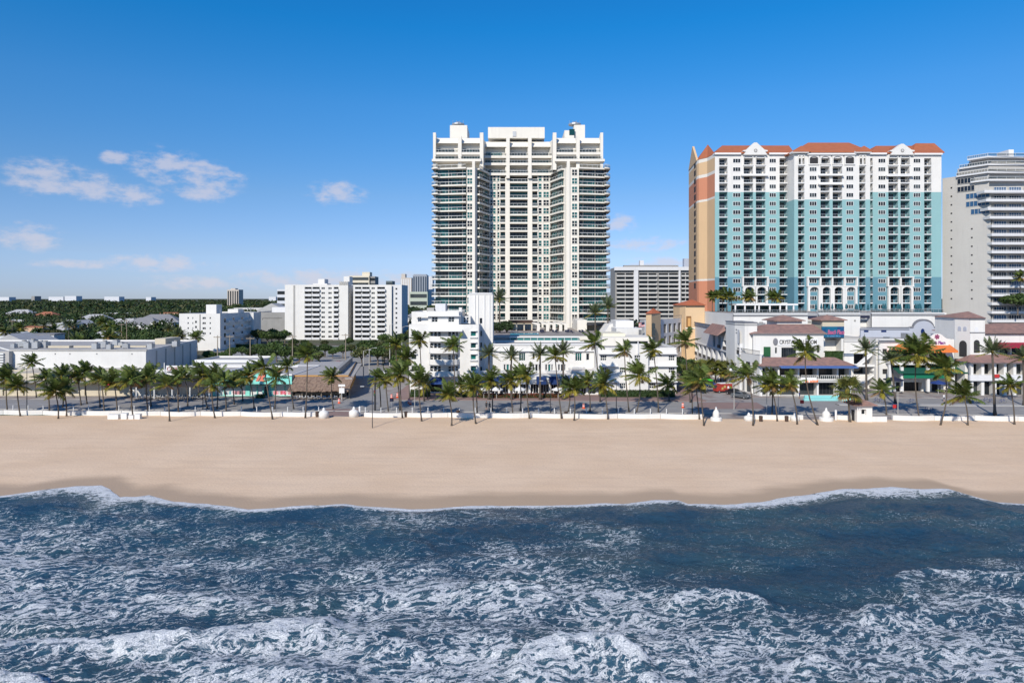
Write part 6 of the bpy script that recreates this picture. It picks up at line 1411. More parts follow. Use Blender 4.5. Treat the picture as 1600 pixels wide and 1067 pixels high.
def frond_mesh(az, el, L, leaf, m, wind=(0,0,0), kw=0.0, kg=.5, n=9, per=3, width=.10, seed=0):
    rr = random.Random(seed); d = Vector((math.cos(el)*math.cos(az), math.cos(el)*math.sin(az), math.sin(el))); p = Vector((0,0,0)); w = Vector(wind)
    pts = [p.copy()]; ds = L/n; mb = MB(); dirs = []
    for i in range(n):
        t = (i+1)/n; d = (d+(w*kw*t+Vector((0,0,-1))*kg*t)*ds).normalized(); p = p+d*ds; pts.append(p.copy()); dirs.append(d.copy())
    for i in range(n):                                # midrib: a narrow ridge
        a, b = pts[i], pts[i+1]; s = dirs[i].cross(Vector((0,0,1)))
        s = (s if s.length > .05 else Vector((0,1,0))).normalized(); r0, r1 = .055*(1-i/n)+.012, .055*(1-(i+1)/n)+.012
        mb.add([a+s*r0, a-s*r0, b-s*r1, b+s*r1], [(0,1,2,3)])
        for k in range(per):
            u = (k+.5)/per; q = a.lerp(b, u); t = (i+u)/n
            if t < .1: continue
            ll = leaf*(math.sin(math.pi*min(1,.12+t*.92))**.6)*rr.uniform(.8,1.1)
            for sg in (-1, 1):
                v = (s*sg*.8+dirs[i]*.62+w*kw*.55+Vector((0,0,-.30-.25*kg))+Vector((rr.uniform(-.12,.12),rr.uniform(-.12,.12),rr.uniform(-.12,.12)))).normalized()
                e = dirs[i]*width*.5; tip = q+v*ll
                mid = q+v*ll*.55+Vector((0,0,.04)); tip = tip+Vector((0,0,-.10*ll))
                mb.add([q-e, q+e, mid+e*.9, mid-e*.9, tip+e*.2, tip-e*.2], [(0,1,2,3),(3,2,4,5)])
    return mb.mesh('frond', m)
WIND = (-1, .12, -.05)
def palm_crown(seed, nf=26, L=3.4):
    rr = random.Random(seed); out = []
    for k in range(nf):
        az = k*2.39996+rr.uniform(-.2,.2); t = k/nf       # from upright young fronds to hanging old ones
        el = 1.35-2.0*t+rr.uniform(-.15,.15)
        m = FG if t < .55 else (FY if rr.random() < .6 else FG)
        if t > .86: m = FD if rr.random() < .45 else FY
        out.append(frond_mesh(az, el, L*rr.uniform(.85,1.1)*(1-.12*(t > .85)), 1.0, m, WIND, .50, .25+.12*t, 9, 4, .125, seed*100+k))
    return out
CROWNS = [palm_crown(s) for s in (1, 2, 3, 4)]
def date_crown(seed, nf=34, L=2.9):
    rr = random.Random(seed)
    return [frond_mesh(k*2.39996, 1.35-1.75*k/nf+rr.uniform(-.1,.1), L*rr.uniform(.9,1.05), .55, FS if k < nf*.85 else FY, (-1,.1,0), .05, .16, 8, 4, .09, seed*77+k) for k in range(nf)]
DATES = [date_crown(s) for s in (5, 6)]
def fan_leaf(az, el, r, m, seed):
    rr = random.Random(seed); mb = MB(); d = Vector((math.cos(el)*math.cos(az), math.cos(el)*math.sin(az), math.sin(el))); s = d.cross(Vector((0,0,1))).normalized() if abs(d.z) < .98 else Vector((1,0,0)); u = s.cross(d)
    c = d*.9; mb.add([s*.03, -s*.03, c-s*.02, c+s*.02], [(0,1,2,3)])
    for k in range(13):
        a = (k-6)/6*1.75; v = (d*math.cos(a)+s*math.sin(a)).normalized(); v2 = v+Vector((0,0,-.35)); w = (s*math.cos(a)-d*math.sin(a))*.085
        mb.add([c, c+v*r*.55+w+u*.02, c+v2.normalized()*r*rr.uniform(.9,1.1), c+v*r*.55-w], [(0,1,2,3)])
    return mb.mesh('fan_leaf', m)
FANS = [[fan_leaf(k*2.39996, 1.3-2.2*k/26, .95, FK if k < 20 else (FY if k < 23 else FD), s*50+k) for k in range(26)] for s in (1, 2)]
heart_me = MB().lathe([(.10,-.35),(.24,-.15),(.26,.05),(.12,.4),(.03,.7)], n=8).mesh('crown_heart', FY)
def trunk_mesh(pts, r0, r1, seg=7):
    mb = MB(); n = len(pts); rs = []
    for i in range(n):
        u = i/(n-1); rs.append(r0*(1+.55*max(0,1-u*9))+(r1-r0)*u)
    mb.tube(pts, rs, seg); return mb.mesh('trunk', PBARK, True)
def palm(base, top, kind='coconut', scale=1.0, label='', group=None, bow=0.0, name=None, r=None):
    """base and top are points in space; the trunk bows between them"""
    bx, by, bz = base; tx, ty, tz = top
    t = thing(name or {'coconut':'coconut_palm','date':'date_palm','fan':'cabbage_palm'}[kind], label, 'palm tree', (bx,by,bz), group)
    n = 9; pts = []
    for i in range(n):
        u = i/(n-1); e = u**1.25
        pts.append((bx+(tx-bx)*e+bow*math.sin(math.pi*u), by+(ty-by)*u, bz-.15+(tz-bz+.15)*u))
    rr_ = r or {'coconut':.125,'date':.24,'fan':.19}[kind]
    link(bpy.data.objects.new('trunk', trunk_mesh(pts, rr_*1.12, rr_*.72)), t)
    M = Matrix.Translation((tx,ty,tz)) @ Matrix.Rotation(R.uniform(-.35,.35) if kind == 'coconut' else R.uniform(0,6), 4, 'Z') @ Matrix.Diagonal((scale,scale,scale,1))
    link(bpy.data.objects.new('crown_heart', heart_me), t, M)
    src = R.choice({'coconut':CROWNS,'date':DATES,'fan':FANS}[kind])
    skip = set(R.sample(range(len(src)), R.choice((2,3,5,7))))
    for k, me in enumerate(src):
        if k in skip: continue
        link(bpy.data.objects.new('fan_leaf' if kind == 'fan' else 'frond', me), t, M @ Matrix.Rotation(R.uniform(-.24,.24), 4, Vector((R.uniform(-1,1),R.uniform(-1,1),.4)).normalized()) @ Matrix.Scale(R.uniform(.8,1.12), 4))
    return t
def ppalm(px, py, tpx, tpy, kind='coconut', scale=1.0, label='', group=None, bow=0.0, D=None, z=None):
    d = D or DG(py); zz = z if z is not None else (float(sand_z(d)) if d < 128 else 0.0)
    if D is None:
        for _ in range(5): d = DG(py, zz); zz = float(sand_z(d)) if d < 130 else 0.0
    drop = {'coconut':1.0,'date':1.6,'fan':1.1}[kind]*scale
    return palm((X(px,d), d, zz), (X(tpx,d), d+R.uniform(-.3,.3), Z(tpy,d)-drop), kind, scale, label, group, bow)
MARKS = [(206,'beige shop row'),(331,'cafe with the black awning'),(456,'turquoise beachwear shop'),(548,'thatched bar'),(640,'side street'),(745,'art deco hotel'),(935,'terrace wing'),(1062,'streamline wing'),(1180,'arcade street'),(1345,'ballroom building'),(1492,'orange awning building'),(9999,'red awning restaurant')]
def mark(px): return next(n for p, n in MARKS if px < p)
def size_word(py, ty): return 'short' if py-ty < 58 else ('tall' if py-ty > 72 else 'mid-sized')
# palms rooted in the sand, left to right (base column, base row, crown column, crown top row)
LS, GS = 'wind-blown coconut palm rooted in the sand in front of the beach wall', 'coconut palms in the sand along the wall'
for a in [(12,647,10,584),(32,650,29,596),(77,648,72,585),(91,654,86,602),(104,650,100,601),(163,648,158,585),(183,648,178,590),(208,654,202,585),(232,649,230,582),
          (265,658,260,594),(279,650,276,585),(336,653,332,595),(353,649,349,588),(426,655,412,566),(477,653,480,548),(629,653,626,577),(659,658,655,586),(705.5,665,699,608),
          (743.7,662,740,594),(801.5,652,797,588),(827.5,654,822,580),(877.7,654,868,550),(897,657,896,600),(950,655,943,592),(1082,653,1080,588),(1100,665,1094,584),(1176.6,665,1168,578),
          (1214.5,658,1205,592),(1245.6,663,1234,592),(1585,663,1579,595)]:
    ppalm(a[0], a[1], a[2]+R.uniform(-1,1), a[3], 'coconut', R.uniform(.82,1.15), '%s wind-blown coconut palm rooted in the sand opposite the %s' % (size_word(a[1],a[3]), mark(a[0])), GS, R.uniform(-.25,.25))
LP, GP = 'wind-blown coconut palm on the promenade behind the beach wall', 'coconut palms along the promenade'
for a in [(57,622,50,561),(98,636,95,581),(127,633,122,582),(136,631,133,575),(157,636,155,583),(205,636,203,586),(236,635,236,583),(293,634,288,582),(310,624,308,574),
          (324,638,318,582),(339,639,337,578),(397,638,388,581),(379,627,376,588),(429,639,431,583),(459,639,449,567),(521,639,518,582),(595,640,592,585),(607,643,602,588),(625,641,618,532),(746,652,744,600),(769,643,766,588),(813,642,812,582),(887.7,643,890,597),(922,643,918,588),
          (983,644,976,542),(1029,645,1021,539),(1093,655,1088,596),(1206,648,1207,596),(1385,648,1379,603),(366,632,364,592)]:
    ppalm(a[0], a[1], a[2], a[3], 'coconut', R.uniform(.78,1.08), '%s wind-blown coconut palm behind the beach wall opposite the %s' % (size_word(a[1],a[3]), mark(a[0])), GP, R.uniform(-.25,.25))
LH, GH = 'tall coconut palm standing close before the white hotel buildings', 'tall palms before the hotel'
for a in [(663,627,656,525),(711,627,708,533),(938,628,929,529),(1079,629,1071,526),(1046,627,1043,592),(640,626,636,552),(668,624,664,594),(722,622,720,596)]:
    ppalm(a[0], a[1], a[2], a[3], 'coconut', R.uniform(.95,1.1), '%s coconut palm standing close before the %s' % (size_word(a[1],a[3]), mark(a[0])), GH, R.uniform(-.3,.3))
ppalm(994, 645, 998, 578, 'coconut', 1.15, 'bushy coconut palm with a forked leaning stem before the streamline wing', None, .5)
ppalm(1278, 664, 1257, 541, 'coconut', 1.05, 'tall coconut palm leaning strongly away from the domed pillar', None, -.9)
ppalm(1437, 657, 1431, 543, 'coconut', 1.5, 'largest shaggy coconut palm, in front of the orange awning', None, -.5)
ppalm(1469, 664, 1476, 566, 'coconut', 1.2, 'coconut palm with a crooked leaning trunk beside the largest shaggy palm', None, .9)
ppalm(1512, 664, 1505, 609, 'coconut', 1.15, 'low drooping coconut palm with a short trunk at the wall', None, .2)
for a, l in (((764,625,764,541),0),((799,625,799,546),0),((844,625,844,542),0),((880,625,880,537),0)):
    ppalm(*a, 'date', 1.05, 'stiff feathery date palm in front of the terrace wing', 'date palms before the terrace wing')
for a in ((1354,625,1353,533),(1399,631,1393,549),(1554.5,650,1552,535),(1600,634,1597,545)):
    ppalm(*a, 'date', 1.15, 'tall date palm by the road before the shop arcade', 'date palms before the shop arcade')
zt = Z(526,188.0)
for px, ty, d in ((780.5,458,212),(930,480,214),(950,470,212)): palm((X(px,d),d,zt-.2), (X(px,d),d,Z(ty,d)-1.8), 'date', 1.35, 'big date palm on the raised pool terrace of the cream tower', 'date palms on the pool terrace')
ppalm(1328, 659, 1324.5, 594, 'fan', 1.9, 'round-headed cabbage palm beside the tiled kiosk')
for k, (px, py, ty) in enumerate(((1088,602,566),(1098,600,565),(1108,600,563),(1118,599,566),(1126,600,567),(1135,602,567),(1144,604,566),(1150,607,566),(1082,612,575),(1076,608,570))):
    ppalm(px, py, px, ty, 'fan', 1.7, 'cabbage palm lining the brick arcade street', 'cabbage palms on the arcade street')
zd = Z(490,196.0)
for px, ty, d in ((1113,459,224),(1122,458,222),(1129,457,225),(1136,458,221),(1143,460,224),(1166,459,223),(1173,459,221),(1206,459,223),(1213,460,222),(1594,428,226)):
    b = zd if px < 1500 else Z(470,226)
    palm((X(px,d),d,b), (X(px,d),d,Z(ty,d)-1.0), 'coconut', .85, 'small palm on the deck below the turquoise hotel' if px < 1500 else 'palm on the green terrace of the grey tower', 'palms on the hotel deck' if px < 1500 else None)

# broadleaf trees
def crown_mesh(seed, rx=4.2, rz=3.0, leaves=1500, size=.42, m=None, lobes=9):
    rr = np.random.RandomState(seed); c = rr.normal(size=(lobes,3)); c /= np.linalg.norm(c, axis=1)[:,None]
    c = c*np.array([rx*.58, rx*.58, rz*.52])*rr.uniform(.6,1.05,(lobes,1)); c[:,2] = np.abs(c[:,2])*.9-.3*rz*.3
    k = rr.randint(0, lobes, leaves); v = rr.normal(size=(leaves,3)); v /= np.linalg.norm(v, axis=1)[:,None]
    rad_ = np.array([rx*.46, rx*.46, rz*.42])*rr.uniform(.75,1.15,(lobes,1))[k]
    p = c[k]+v*rad_*(rr.uniform(.25,1,(leaves,1))**.35)
    n = v+rr.normal(size=(leaves,3))*.7; n /= np.linalg.norm(n, axis=1)[:,None]
    a = np.cross(n, rr.normal(size=(leaves,3))); a /= np.linalg.norm(a, axis=1)[:,None]; b = np.cross(n, a)
    s = size*rr.uniform(.6,1.4,(leaves,1)); q = np.stack([p-a*s, p-b*s*.55, p+a*s, p+b*s*.55], 1).reshape(-1,3)
    me = bpy.data.meshes.new('crown'); me.from_pydata(q.tolist(), [], (np.arange(leaves*4).reshape(-1,4)).tolist()); me.materials.append(m); me.update(); return me
TREES = []
for s in range(5):
    mb = MB(); h = 3.0; mb.tube([(0,0,-.2),(.1,0,h*.5),(0,.1,h)], [.32,.24,.2], 7)
    for k in range(6):
        a = k*1.05+s; mb.tube([(0,.05,h*.75),(1.1*math.cos(a),1.1*math.sin(a),h+.9),(2.3*math.cos(a),2.3*math.sin(a),h+2.0)], [.15,.10,.05], 5)
    TREES.append((mb.mesh('trunk', BARK), crown_mesh(s+11, 4.2, 3.2, 1500, .40, LEAF[s % 3])))
def tree(x, y, s, label, group, kind=None, sz=1.0, z=0.0):
    tr, cr = TREES[R.randrange(5) if kind is None else kind]
    t = thing('broadleaf_tree', label, 'tree', (x,y,z), group, R.uniform(0,6.28))
    M = WM[t.name] @ Matrix.Diagonal((s,s,s*sz,1))
    link(bpy.data.objects.new('trunk', tr), t, M); link(bpy.data.objects.new('crown', cr), t, M @ Matrix.Translation((0,0,4.4)))
    return t
for px, py, s in ((432,566,1.15),(420,572,.9),(446,570,.95),(468,570,.8),(488,566,.95),(499,569,.7),(565,572,1.0),(578,566,1.0),(590,572,1.05),(601,568,.95),(613,575,1.0),(622,585,.9),(520,560,.55),(350,574,.8),(338,572,.7),(326,568,.7),(404,562,.9),(412,566,.8),(455,560,.9),(476,558,.85),(508,558,.8),(536,560,.8),(549,556,.7),(570,558,1.0),(584,556,.95),(597,560,1.0),(608,562,1.05),(618,566,1.0),(626,572,1.1),(634,578,1.0),(362,562,.7),(378,560,.7),(392,566,.8)):
    d = DG(py); tree(X(px,d), d, s, 'leafy %s tree %s' % (('mid green','olive green')[px % 2], 'between the parking lot and the side street' if px > 552 else ('behind the thatched bar roof' if px > 450 else ('behind the turquoise beachwear shop' if px > 400 else 'behind the service building'))), 'trees round the parking lot', 1+(px % 2))
for px, py, s in ((340,540,.9),(316,541,.7),(402,540,1.2),(418,541,1.1),(436,540,1.0),(458,545,.7),(476,544,.6),(508,545,.6),(545,543,.7),(600,541,.9),(628,544,1.0),(408,536,1.0),(425,536,1.1),(445,536,1.0)):
    d = DG(py); tree(X(px,d), d, s, 'dark tree standing by the white apartment blocks', 'trees by the apartment blocks')
for x, y, s, lab in ((X(792,209),209,.75,'rounded dark shrub tree beside the pool planter'),(X(776,207),207,.7,'dark shrub tree at the corner of the pool terrace'),(X(905,160),160.5,.62,'spreading tree before the terrace wing'),(X(1078,190),190,.9,'dense tree beside the streamline wing'),(X(1068,186),186,.8,'dark tree at the end of the streamline wing'),(X(1062,198),198,.9,'tall dense tree behind the streamline wing')):
    tree(x, y, s, lab, None, 0, 1.0, zt-1.5 if 'pool' in lab else 0)
rb = thing('terrace_bush', 'big clipped round green bush on the terrace of the grey tower', 'bush', (X(1592,226), 226, Z(495,226)))
link(bpy.data.objects.new('crown', TREES[1][1]), rb, Matrix.Translation((X(1590,226),226,Z(470,226))) @ Matrix.Diagonal((1.75,1.1,1.1,1)))
link(bpy.data.objects.new('trunk', TREES[1][0]), rb, Matrix.Translation((X(1590,226),226,Z(492,226))) @ Matrix.Diagonal((.8,.8,1,1)))
for px, d, w, z in ((1511,241,2.6,68.2),(1552,239,3.6,71.0),(1566,239,2.8,71.0)):
    b = thing('roof_bush', 'green bush in a planter on the roof terrace of the grey tower', 'bush', (X(px,d),d,z), 'bushes on the grey tower roof')
    link(bpy.data.objects.new('crown', TREES[1][1]), b, Matrix.Translation((X(px,d),d,z+.7)) @ Matrix.Diagonal((w/5,.3,.3,1))); box('planter', b, X(px,d)-w/2, X(px,d)+w/2, d-.6, d+.6, z-.3, z+.15, GREYW)
# hedges: boxes of leaves
def hedge(label, x0, x1, y0, y1, h, group=None, m=None):
    t = thing('hedge', label, 'hedge', ((x0+x1)/2,(y0+y1)/2,0), group)
    box('core', t, x0+.15, x1-.15, y0+.15, y1-.15, 0, h-.15, HEDGE_M)
    rr = np.random.RandomState(int(abs(x0*7))+3); n = int(min(2600, 46*(x1-x0)*(h+y1-y0))); p = rr.uniform(0,1,(n,3))*[x1-x0,y1-y0,h]+[x0,y0,0]
    f = rr.randint(0,3,n); p[f==0,1] = y0; p[f==1,2] = h; p[:,2] += rr.uniform(-.08,.1,n); a = rr.normal(size=(n,3)); a /= np.linalg.norm(a,axis=1)[:,None]; b = np.cross(a, rr.normal(size=(n,3))); b /= np.linalg.norm(b,axis=1)[:,None]
    s = .16; q = np.stack([p-a*s,p-b*s*.6,p+a*s,p+b*s*.6],1).reshape(-1,3); me = bpy.data.meshes.new('foliage'); me.from_pydata(q.tolist(), [], np.arange(n*4).reshape(-1,4).tolist()); me.materials.append(m or LEAF[1]); me.update()
    stuff(link(bpy.data.objects.new('foliage', me), t))
hedge('green hedge before the art deco hotel entrance', X(640,158), X(672,158), 158, 160, 1.6); hedge('green hedge at the foot of the stair tower', X(692,158), X(744,158), 158, 159.6, 1.3)
hedge('flowering red hedge along the terrace restaurant', X(746,157), X(890,157), 156.6, 157.8, 1.0, None, leafmat('red_leaves', (0.05,0.05,0.02), (0.22,0.05,0.03)))
hedge('dark hedge before the streamline wing', X(936,158), X(1056,158), 158, 160, 1.5); hedge('clipped hedge on the pavement by the beachwear shop', X(400,156.5), X(413,156.5), 156, 157.5, .9)
hedge('long hedge along the back road', X(400,300), X(556,300), 299, 301, 1.7); hedge('green hedge screen on the ballroom terrace', X(1286,167), X(1314,167), 165.5, 166.6, Z(549,167)); hedge('hedge row edging the parking lot', X(330,318), X(420,318), 317, 319, 1.5)
# ------------------------------------------------------------ the green town inland and the skyline
def free(x, d):
    px = x/d*FPX+800
    if d < 250 and px < 330: return False
    if 292 < d < 352 and 270 < px < 400: return False
    if 190 < d < 345 and 325 < px < 650: return False
    if 340 < d < 480 and 382 < px < 640: return False
    if d < 275 and px > 640: return False
    if 400 < d < 450 and 950 < px < 1090: return False
    return True
houses = []; HL = {}
HW = [WHITE, BEIGE, GREYW, mat('peach_wall', (0.62,0.42,0.28), .8, .15, .3, .1)]
HR = [mat('pale_shingle', (0.42,0.42,0.42), .9, .3, .5), mat('grey_shingle', (0.24,0.24,0.25), .9, .3, .5), mat('terracotta_roof', (0.36,0.14,0.08), .9, .3, .5), mat('white_flat_roof', (0.62,0.62,0.60), .9, .3, .3)]
hw_me = [wmesh(1.4, 1.3, 2, 1, WHITE2, DGLASS), wmesh(2.4, 1.3, 3, 1, WHITE2, DGLASS)]
def house(px, d, w, dep, h, kind, wm, rm, label, rz=0.0):
    x = X(px,d); t = thing('house', label, 'house', (x,d,0), 'houses among the trees', rz)
    M = WM[t.name]
    def put(name, me): return link(bpy.data.objects.new(name, me), t, M)
    put('wall', MB().box(-w/2,w/2,-dep/2,dep/2,0,h).mesh('wall', wm))
    if kind == 'hip': put('roof', MB().hip(-w/2-.6,w/2+.6,-dep/2-.6,dep/2+.6,h+.01,h+min(w,dep)*.28,(-w*.22,w*.22),lip=.2).mesh('roof', rm))
    elif kind == 'gable':
        m = MB(); m.add([(-w/2-.5,-dep/2-.5,h),(w/2+.5,-dep/2-.5,h),(w/2+.5,dep/2+.5,h),(-w/2-.5,dep/2+.5,h),(0,-dep/2-.5,h+w*.25),(0,dep/2+.5,h+w*.25)], [(0,4,5,3),(1,2,5,4),(0,1,4),(2,3,5),(0,3,2,1)]); put('roof', m.mesh('roof', rm))
    else: put('roof', MB().box(-w/2-.3,w/2+.3,-dep/2-.3,dep/2+.3,h+.01,h+.5).mesh('roof', rm))
    for f in range(max(1,int(h/3))):
        n = max(2, int(w/4))
        for k in range(n):
            link(bpy.data.objects.new('window', hw_me[(k+f)%2]), t, M @ Matrix.Translation((-w/2+w*(k+.3)/n, -dep/2-.03, 1.0+f*3)))
    houses.append((x, d, max(w,dep)*.75)); HL[houses[-1]] = label; return t
for i, a in enumerate([(20,330,16,10,6,'flat',0,3,'white two storey house with a flat pale roof'),(32,262,20,12,4.5,'gable',1,0,'long low house with a pale gabled roof behind the windowless building'),(55,270,17,14,4,'gable',2,0,'grey house with a wide pale roof'),
        (50,300,22,10,7,'flat',2,1,'dark grey two storey block among palms'),(60,380,12,10,7,'flat',3,2,'peach house with terracotta roof'),(85,390,20,14,5,'hip',0,0,'white villa with hipped pale roof'),(112,400,9,9,8,'hip',0,0,'narrow white villa among dense trees'),
        (130,410,12,10,7,'gable',1,0,'beige villa with steep gable'),(170,345,14,10,4,'hip',1,0,'low beige cottage with pale roof'),(196,440,22,14,6,'hip',0,0,'white villa with broad pale hipped roof'),(228,430,18,14,7,'hip',2,1,'grey villa with shingle roof'),
        (250,450,26,16,8,'hip',1,1,'large beige villa with grey hipped roof'),(262,420,14,12,8,'flat',0,3,'white cubic villa with flat roof'),(225,560,34,16,6,'flat',0,3,'long white flat house far in the trees'),(150,560,22,14,6,'hip',1,0,'pale house deep in the trees'),(18,520,30,14,6,'flat',2,3,'wide grey flat-roofed house'),
        (35,700,26,16,7,'hip',0,0,'distant white house with pale roof'),(75,640,18,12,7,'hip',1,2,'distant house with red roof'),(190,720,30,16,7,'flat',0,3,'distant long white building'),(270,700,20,14,8,'flat',3,2,'distant peach building with red roof'),(160,285,12,9,3.5,'hip',0,0,'small white bungalow with hipped roof'),
        (205,262,9,7,3,'flat',3,2,'low shed with a red roof behind the windowless building'),(410,560,40,18,9,'flat',0,3,'long white flat building beyond the garage'),(430,620,26,18,12,'gable',2,0,'pale gabled hall beyond the garage'),(638,470,16,12,9,'flat',0,3,'white house with teal windows beside the art deco hotel'),(652,520,18,14,8,'hip',2,1,'grey house beneath the distant towers'),(400,900,50,20,10,'flat',0,3,'distant white block near the horizon')]):
    house(a[0], a[1], a[2], a[3], a[4], a[5], HW[a[6]], HR[a[7]], a[8], R.uniform(-.2,.2))
cnt = 0; rr = random.Random(21); spots = []
for k in range(9000):
    d = rr.uniform(243, 1000)**1.0; px = rr.uniform(-90, 720) if rr.random() < .93 else rr.uniform(940, 1100)
    x = X(px,d)
    if rr.random() > d/1000+.15: continue
    if not free(x, d) or any(abs(x-h[0]) < h[2] and -h[2]*1.2 < d-h[1] < h[2] for h in houses): continue
    if any((x-a)**2+(d-b)**2 < 22 for a, b in spots[-400:]): continue
    spots.append((x, d))
spots.sort(key=lambda s: s[1])
for i, (x, d) in enumerate(spots[:270]):
    if i % 6 == 2: palm((x,d,0), (x+rr.uniform(-.6,.6),d,rr.uniform(6,10)), 'coconut' if i % 12 == 2 else 'date', 1.25, '%s palm rising among the inland trees near the %s' % ('feathery' if i % 12 == 2 else 'stiff', ' '.join(HL[min(houses, key=lambda h: (h[0]-x)**2+(h[1]-d)**2)].split()[:6])), 'palms of the inland town')
    else: kd = rr.randrange(5); hn = min(houses, key=lambda h: (h[0]-x)**2+(h[1]-d)**2); tree(x, d, rr.uniform(.62,1.1), '%s broadleaf tree near the %s' % (('dark green','mid green','olive')[kd % 3], ' '.join(HL[hn].split()[:7])), 'trees of the inland town', kd, rr.uniform(.8,1.2))
def woods(name, pts, leaves, size, rad_, hgt, m, seed):
    g = np.random.RandomState(seed); P = np.array(pts); n = len(P); h = g.uniform(.6,1.25,n)*hgt
    p = g.normal(size=(n,leaves,3)); p /= np.linalg.norm(p,axis=2)[:,:,None]; nn = p.copy(); p = p*g.uniform(.55,1,(n,leaves,1))*np.array([rad_,rad_,1])*g.uniform(.8,1.3,(n,1,1)); p[:,:,2] *= (h*.42)[:,None]
    p[:,:,0] += P[:,0,None]; p[:,:,1] += P[:,1,None]; p[:,:,2] += (h*.6)[:,None]
    p = p.reshape(-1,3); nn = nn.reshape(-1,3)+g.normal(size=p.shape)*.6; nn /= np.linalg.norm(nn,axis=1)[:,None]
    a = np.cross(nn, g.normal(size=p.shape)); a /= np.linalg.norm(a,axis=1)[:,None]; b = np.cross(nn,a); s = size*g.uniform(.6,1.4,(len(p),1))
    q = np.stack([p-a*s,p-b*s*.6,p+a*s,p+b*s*.6],1).reshape(-1,3)
    me = bpy.data.meshes.new(name); me.vertices.add(len(q)); me.vertices.foreach_set('co', q.astype(np.float32).ravel()); nf = len(q)//4
    me.loops.add(nf*4); me.loops.foreach_set('vertex_index', np.arange(nf*4,dtype=np.int32)); me.polygons.add(nf); me.polygons.foreach_set('loop_start', np.arange(nf,dtype=np.int32)*4); me.polygons.foreach_set('loop_total', np.full(nf,4,dtype=np.int32))
    me.update(calc_edges=True)
    for k in m: me.materials.append(k)
    me.polygons.foreach_set('material_index', (np.repeat(np.arange(n),leaves) % len(m)).astype(np.int32))
    o = link(bpy.data.objects.new(name, me)); stuff(o); return o
o = woods('inland_trees', spots[270:], 85, .85, 3.6, 8.5, LEAF, 1); tag(o, 'mass of green treetops behind the beach town', 'trees')
far = []
while len(far) < 5200:
    d = 950*(7.5)**rr.random(); far.append((X(rr.uniform(-160, 1120), d), d))
o = woods('distant_woods', far, 34, 2.6, 7.0, 10.5, LEAF, 2); tag(o, 'dark band of distant woods under the horizon', 'trees')
# skyline
def block(name, label, px0, px1, q, d, dep, m, bands=0, ribs=0, gm=None, group=None, cap=None):
    t = thing(name, label, 'building', (X((px0+px1)/2,d), d+dep/2, 0), group)
    box('wall', t, X(px0,d), X(px1,d), d, d+dep, 0, Z(q,d), m); zt_ = Z(q,d); w = X(px1,d)-X(px0,d)
    for k in range(bands): z = zt_-(k+.8)*zt_/(bands+1); box('window_band', t, X(px0,d)+w*.04, X(px1,d)-w*.04, d-.3, d-.02, z, z+zt_/(bands+1)*.5, gm or DGLASS)
    for k in range(ribs): x = X(px0,d)+w*(k+.5)/ribs; box('window_strip', t, x-w/ribs*.26, x+w/ribs*.26, d-.4, d-.03, 2, zt_-3, gm or DGLASS)
    for a, b, c in (cap or []): box('roof_house', t, X(a,d), X(b,d), d+2, d+dep*.7, zt_+.02, Z(c,d), m)
    return t
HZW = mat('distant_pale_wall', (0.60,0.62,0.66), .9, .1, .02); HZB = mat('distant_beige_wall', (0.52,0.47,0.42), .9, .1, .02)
block('office_tower', 'grey office tower rising alone over the distant woods', 355, 373, 452.5, 1500, 25, HZB, 0, 5, DGLASS, None, [(360,367,450.5)])
block('hotel_block', 'cream slab with dark window bands rising behind the white balcony block', 545, 577, 431, 620, 18, mat('cream_far', (0.66,0.60,0.48), .8, .1, .1), 8, 0, DGLASS, None, [(565,577,425)])
block('hotel_block', 'shaded grey end of the slab behind the white balcony block', 577.2, 586, 432, 622, 16, DCONC, 8)  # shade on the slab's end is put into the dark grey colour
block('skyscraper', 'tan ribbed skyscraper with bright crown on the inland skyline', 626, 643, 434, 1500, 30, HZB, 0, 5, GREYW, 'inland skyscrapers', [(627,633,428)])
block('skyscraper', 'dark blue glass skyscraper on the inland skyline', 645, 667, 430, 1450, 30, mat('far_blue_wall', (0.28,0.31,0.36), .6, .1, .02), 0, 6, mat('far_blue_glass', (0.05,0.07,0.10), .3), 'inland skyscrapers', [(646,666,428.5)])
block('skyscraper', 'pale slim tower beside the dark glass skyscraper', 667.5, 676, 432, 1520, 30, HZW, 0, 3, GREYW, 'inland skyscrapers')
block('office_tower', 'small dark arched tower behind the white balcony block', 603, 613, 439, 900, 20, mat('far_dark_wall', (0.12,0.15,0.16), .6), 5)
block('apartment_block', 'white building with green stripes below the inland skyscrapers', 640, 668, 456, 1000, 20, mat('pale_green_wall', (0.45,0.50,0.42), .8), 2)
block('apartment_block', 'pale white apartment block left of the white balcony block', 433, 446, 452, 700, 20, HZW, 4)
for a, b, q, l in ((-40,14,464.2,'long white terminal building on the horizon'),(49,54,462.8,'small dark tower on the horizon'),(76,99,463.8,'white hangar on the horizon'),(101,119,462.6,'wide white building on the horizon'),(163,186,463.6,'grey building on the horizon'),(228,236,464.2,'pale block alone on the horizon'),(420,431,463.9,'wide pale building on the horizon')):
    block('horizon_building', l, a, b, q, 4300, 60, HZW if 'dark' not in l else DCONC, 0, 0, None, 'buildings on the horizon')
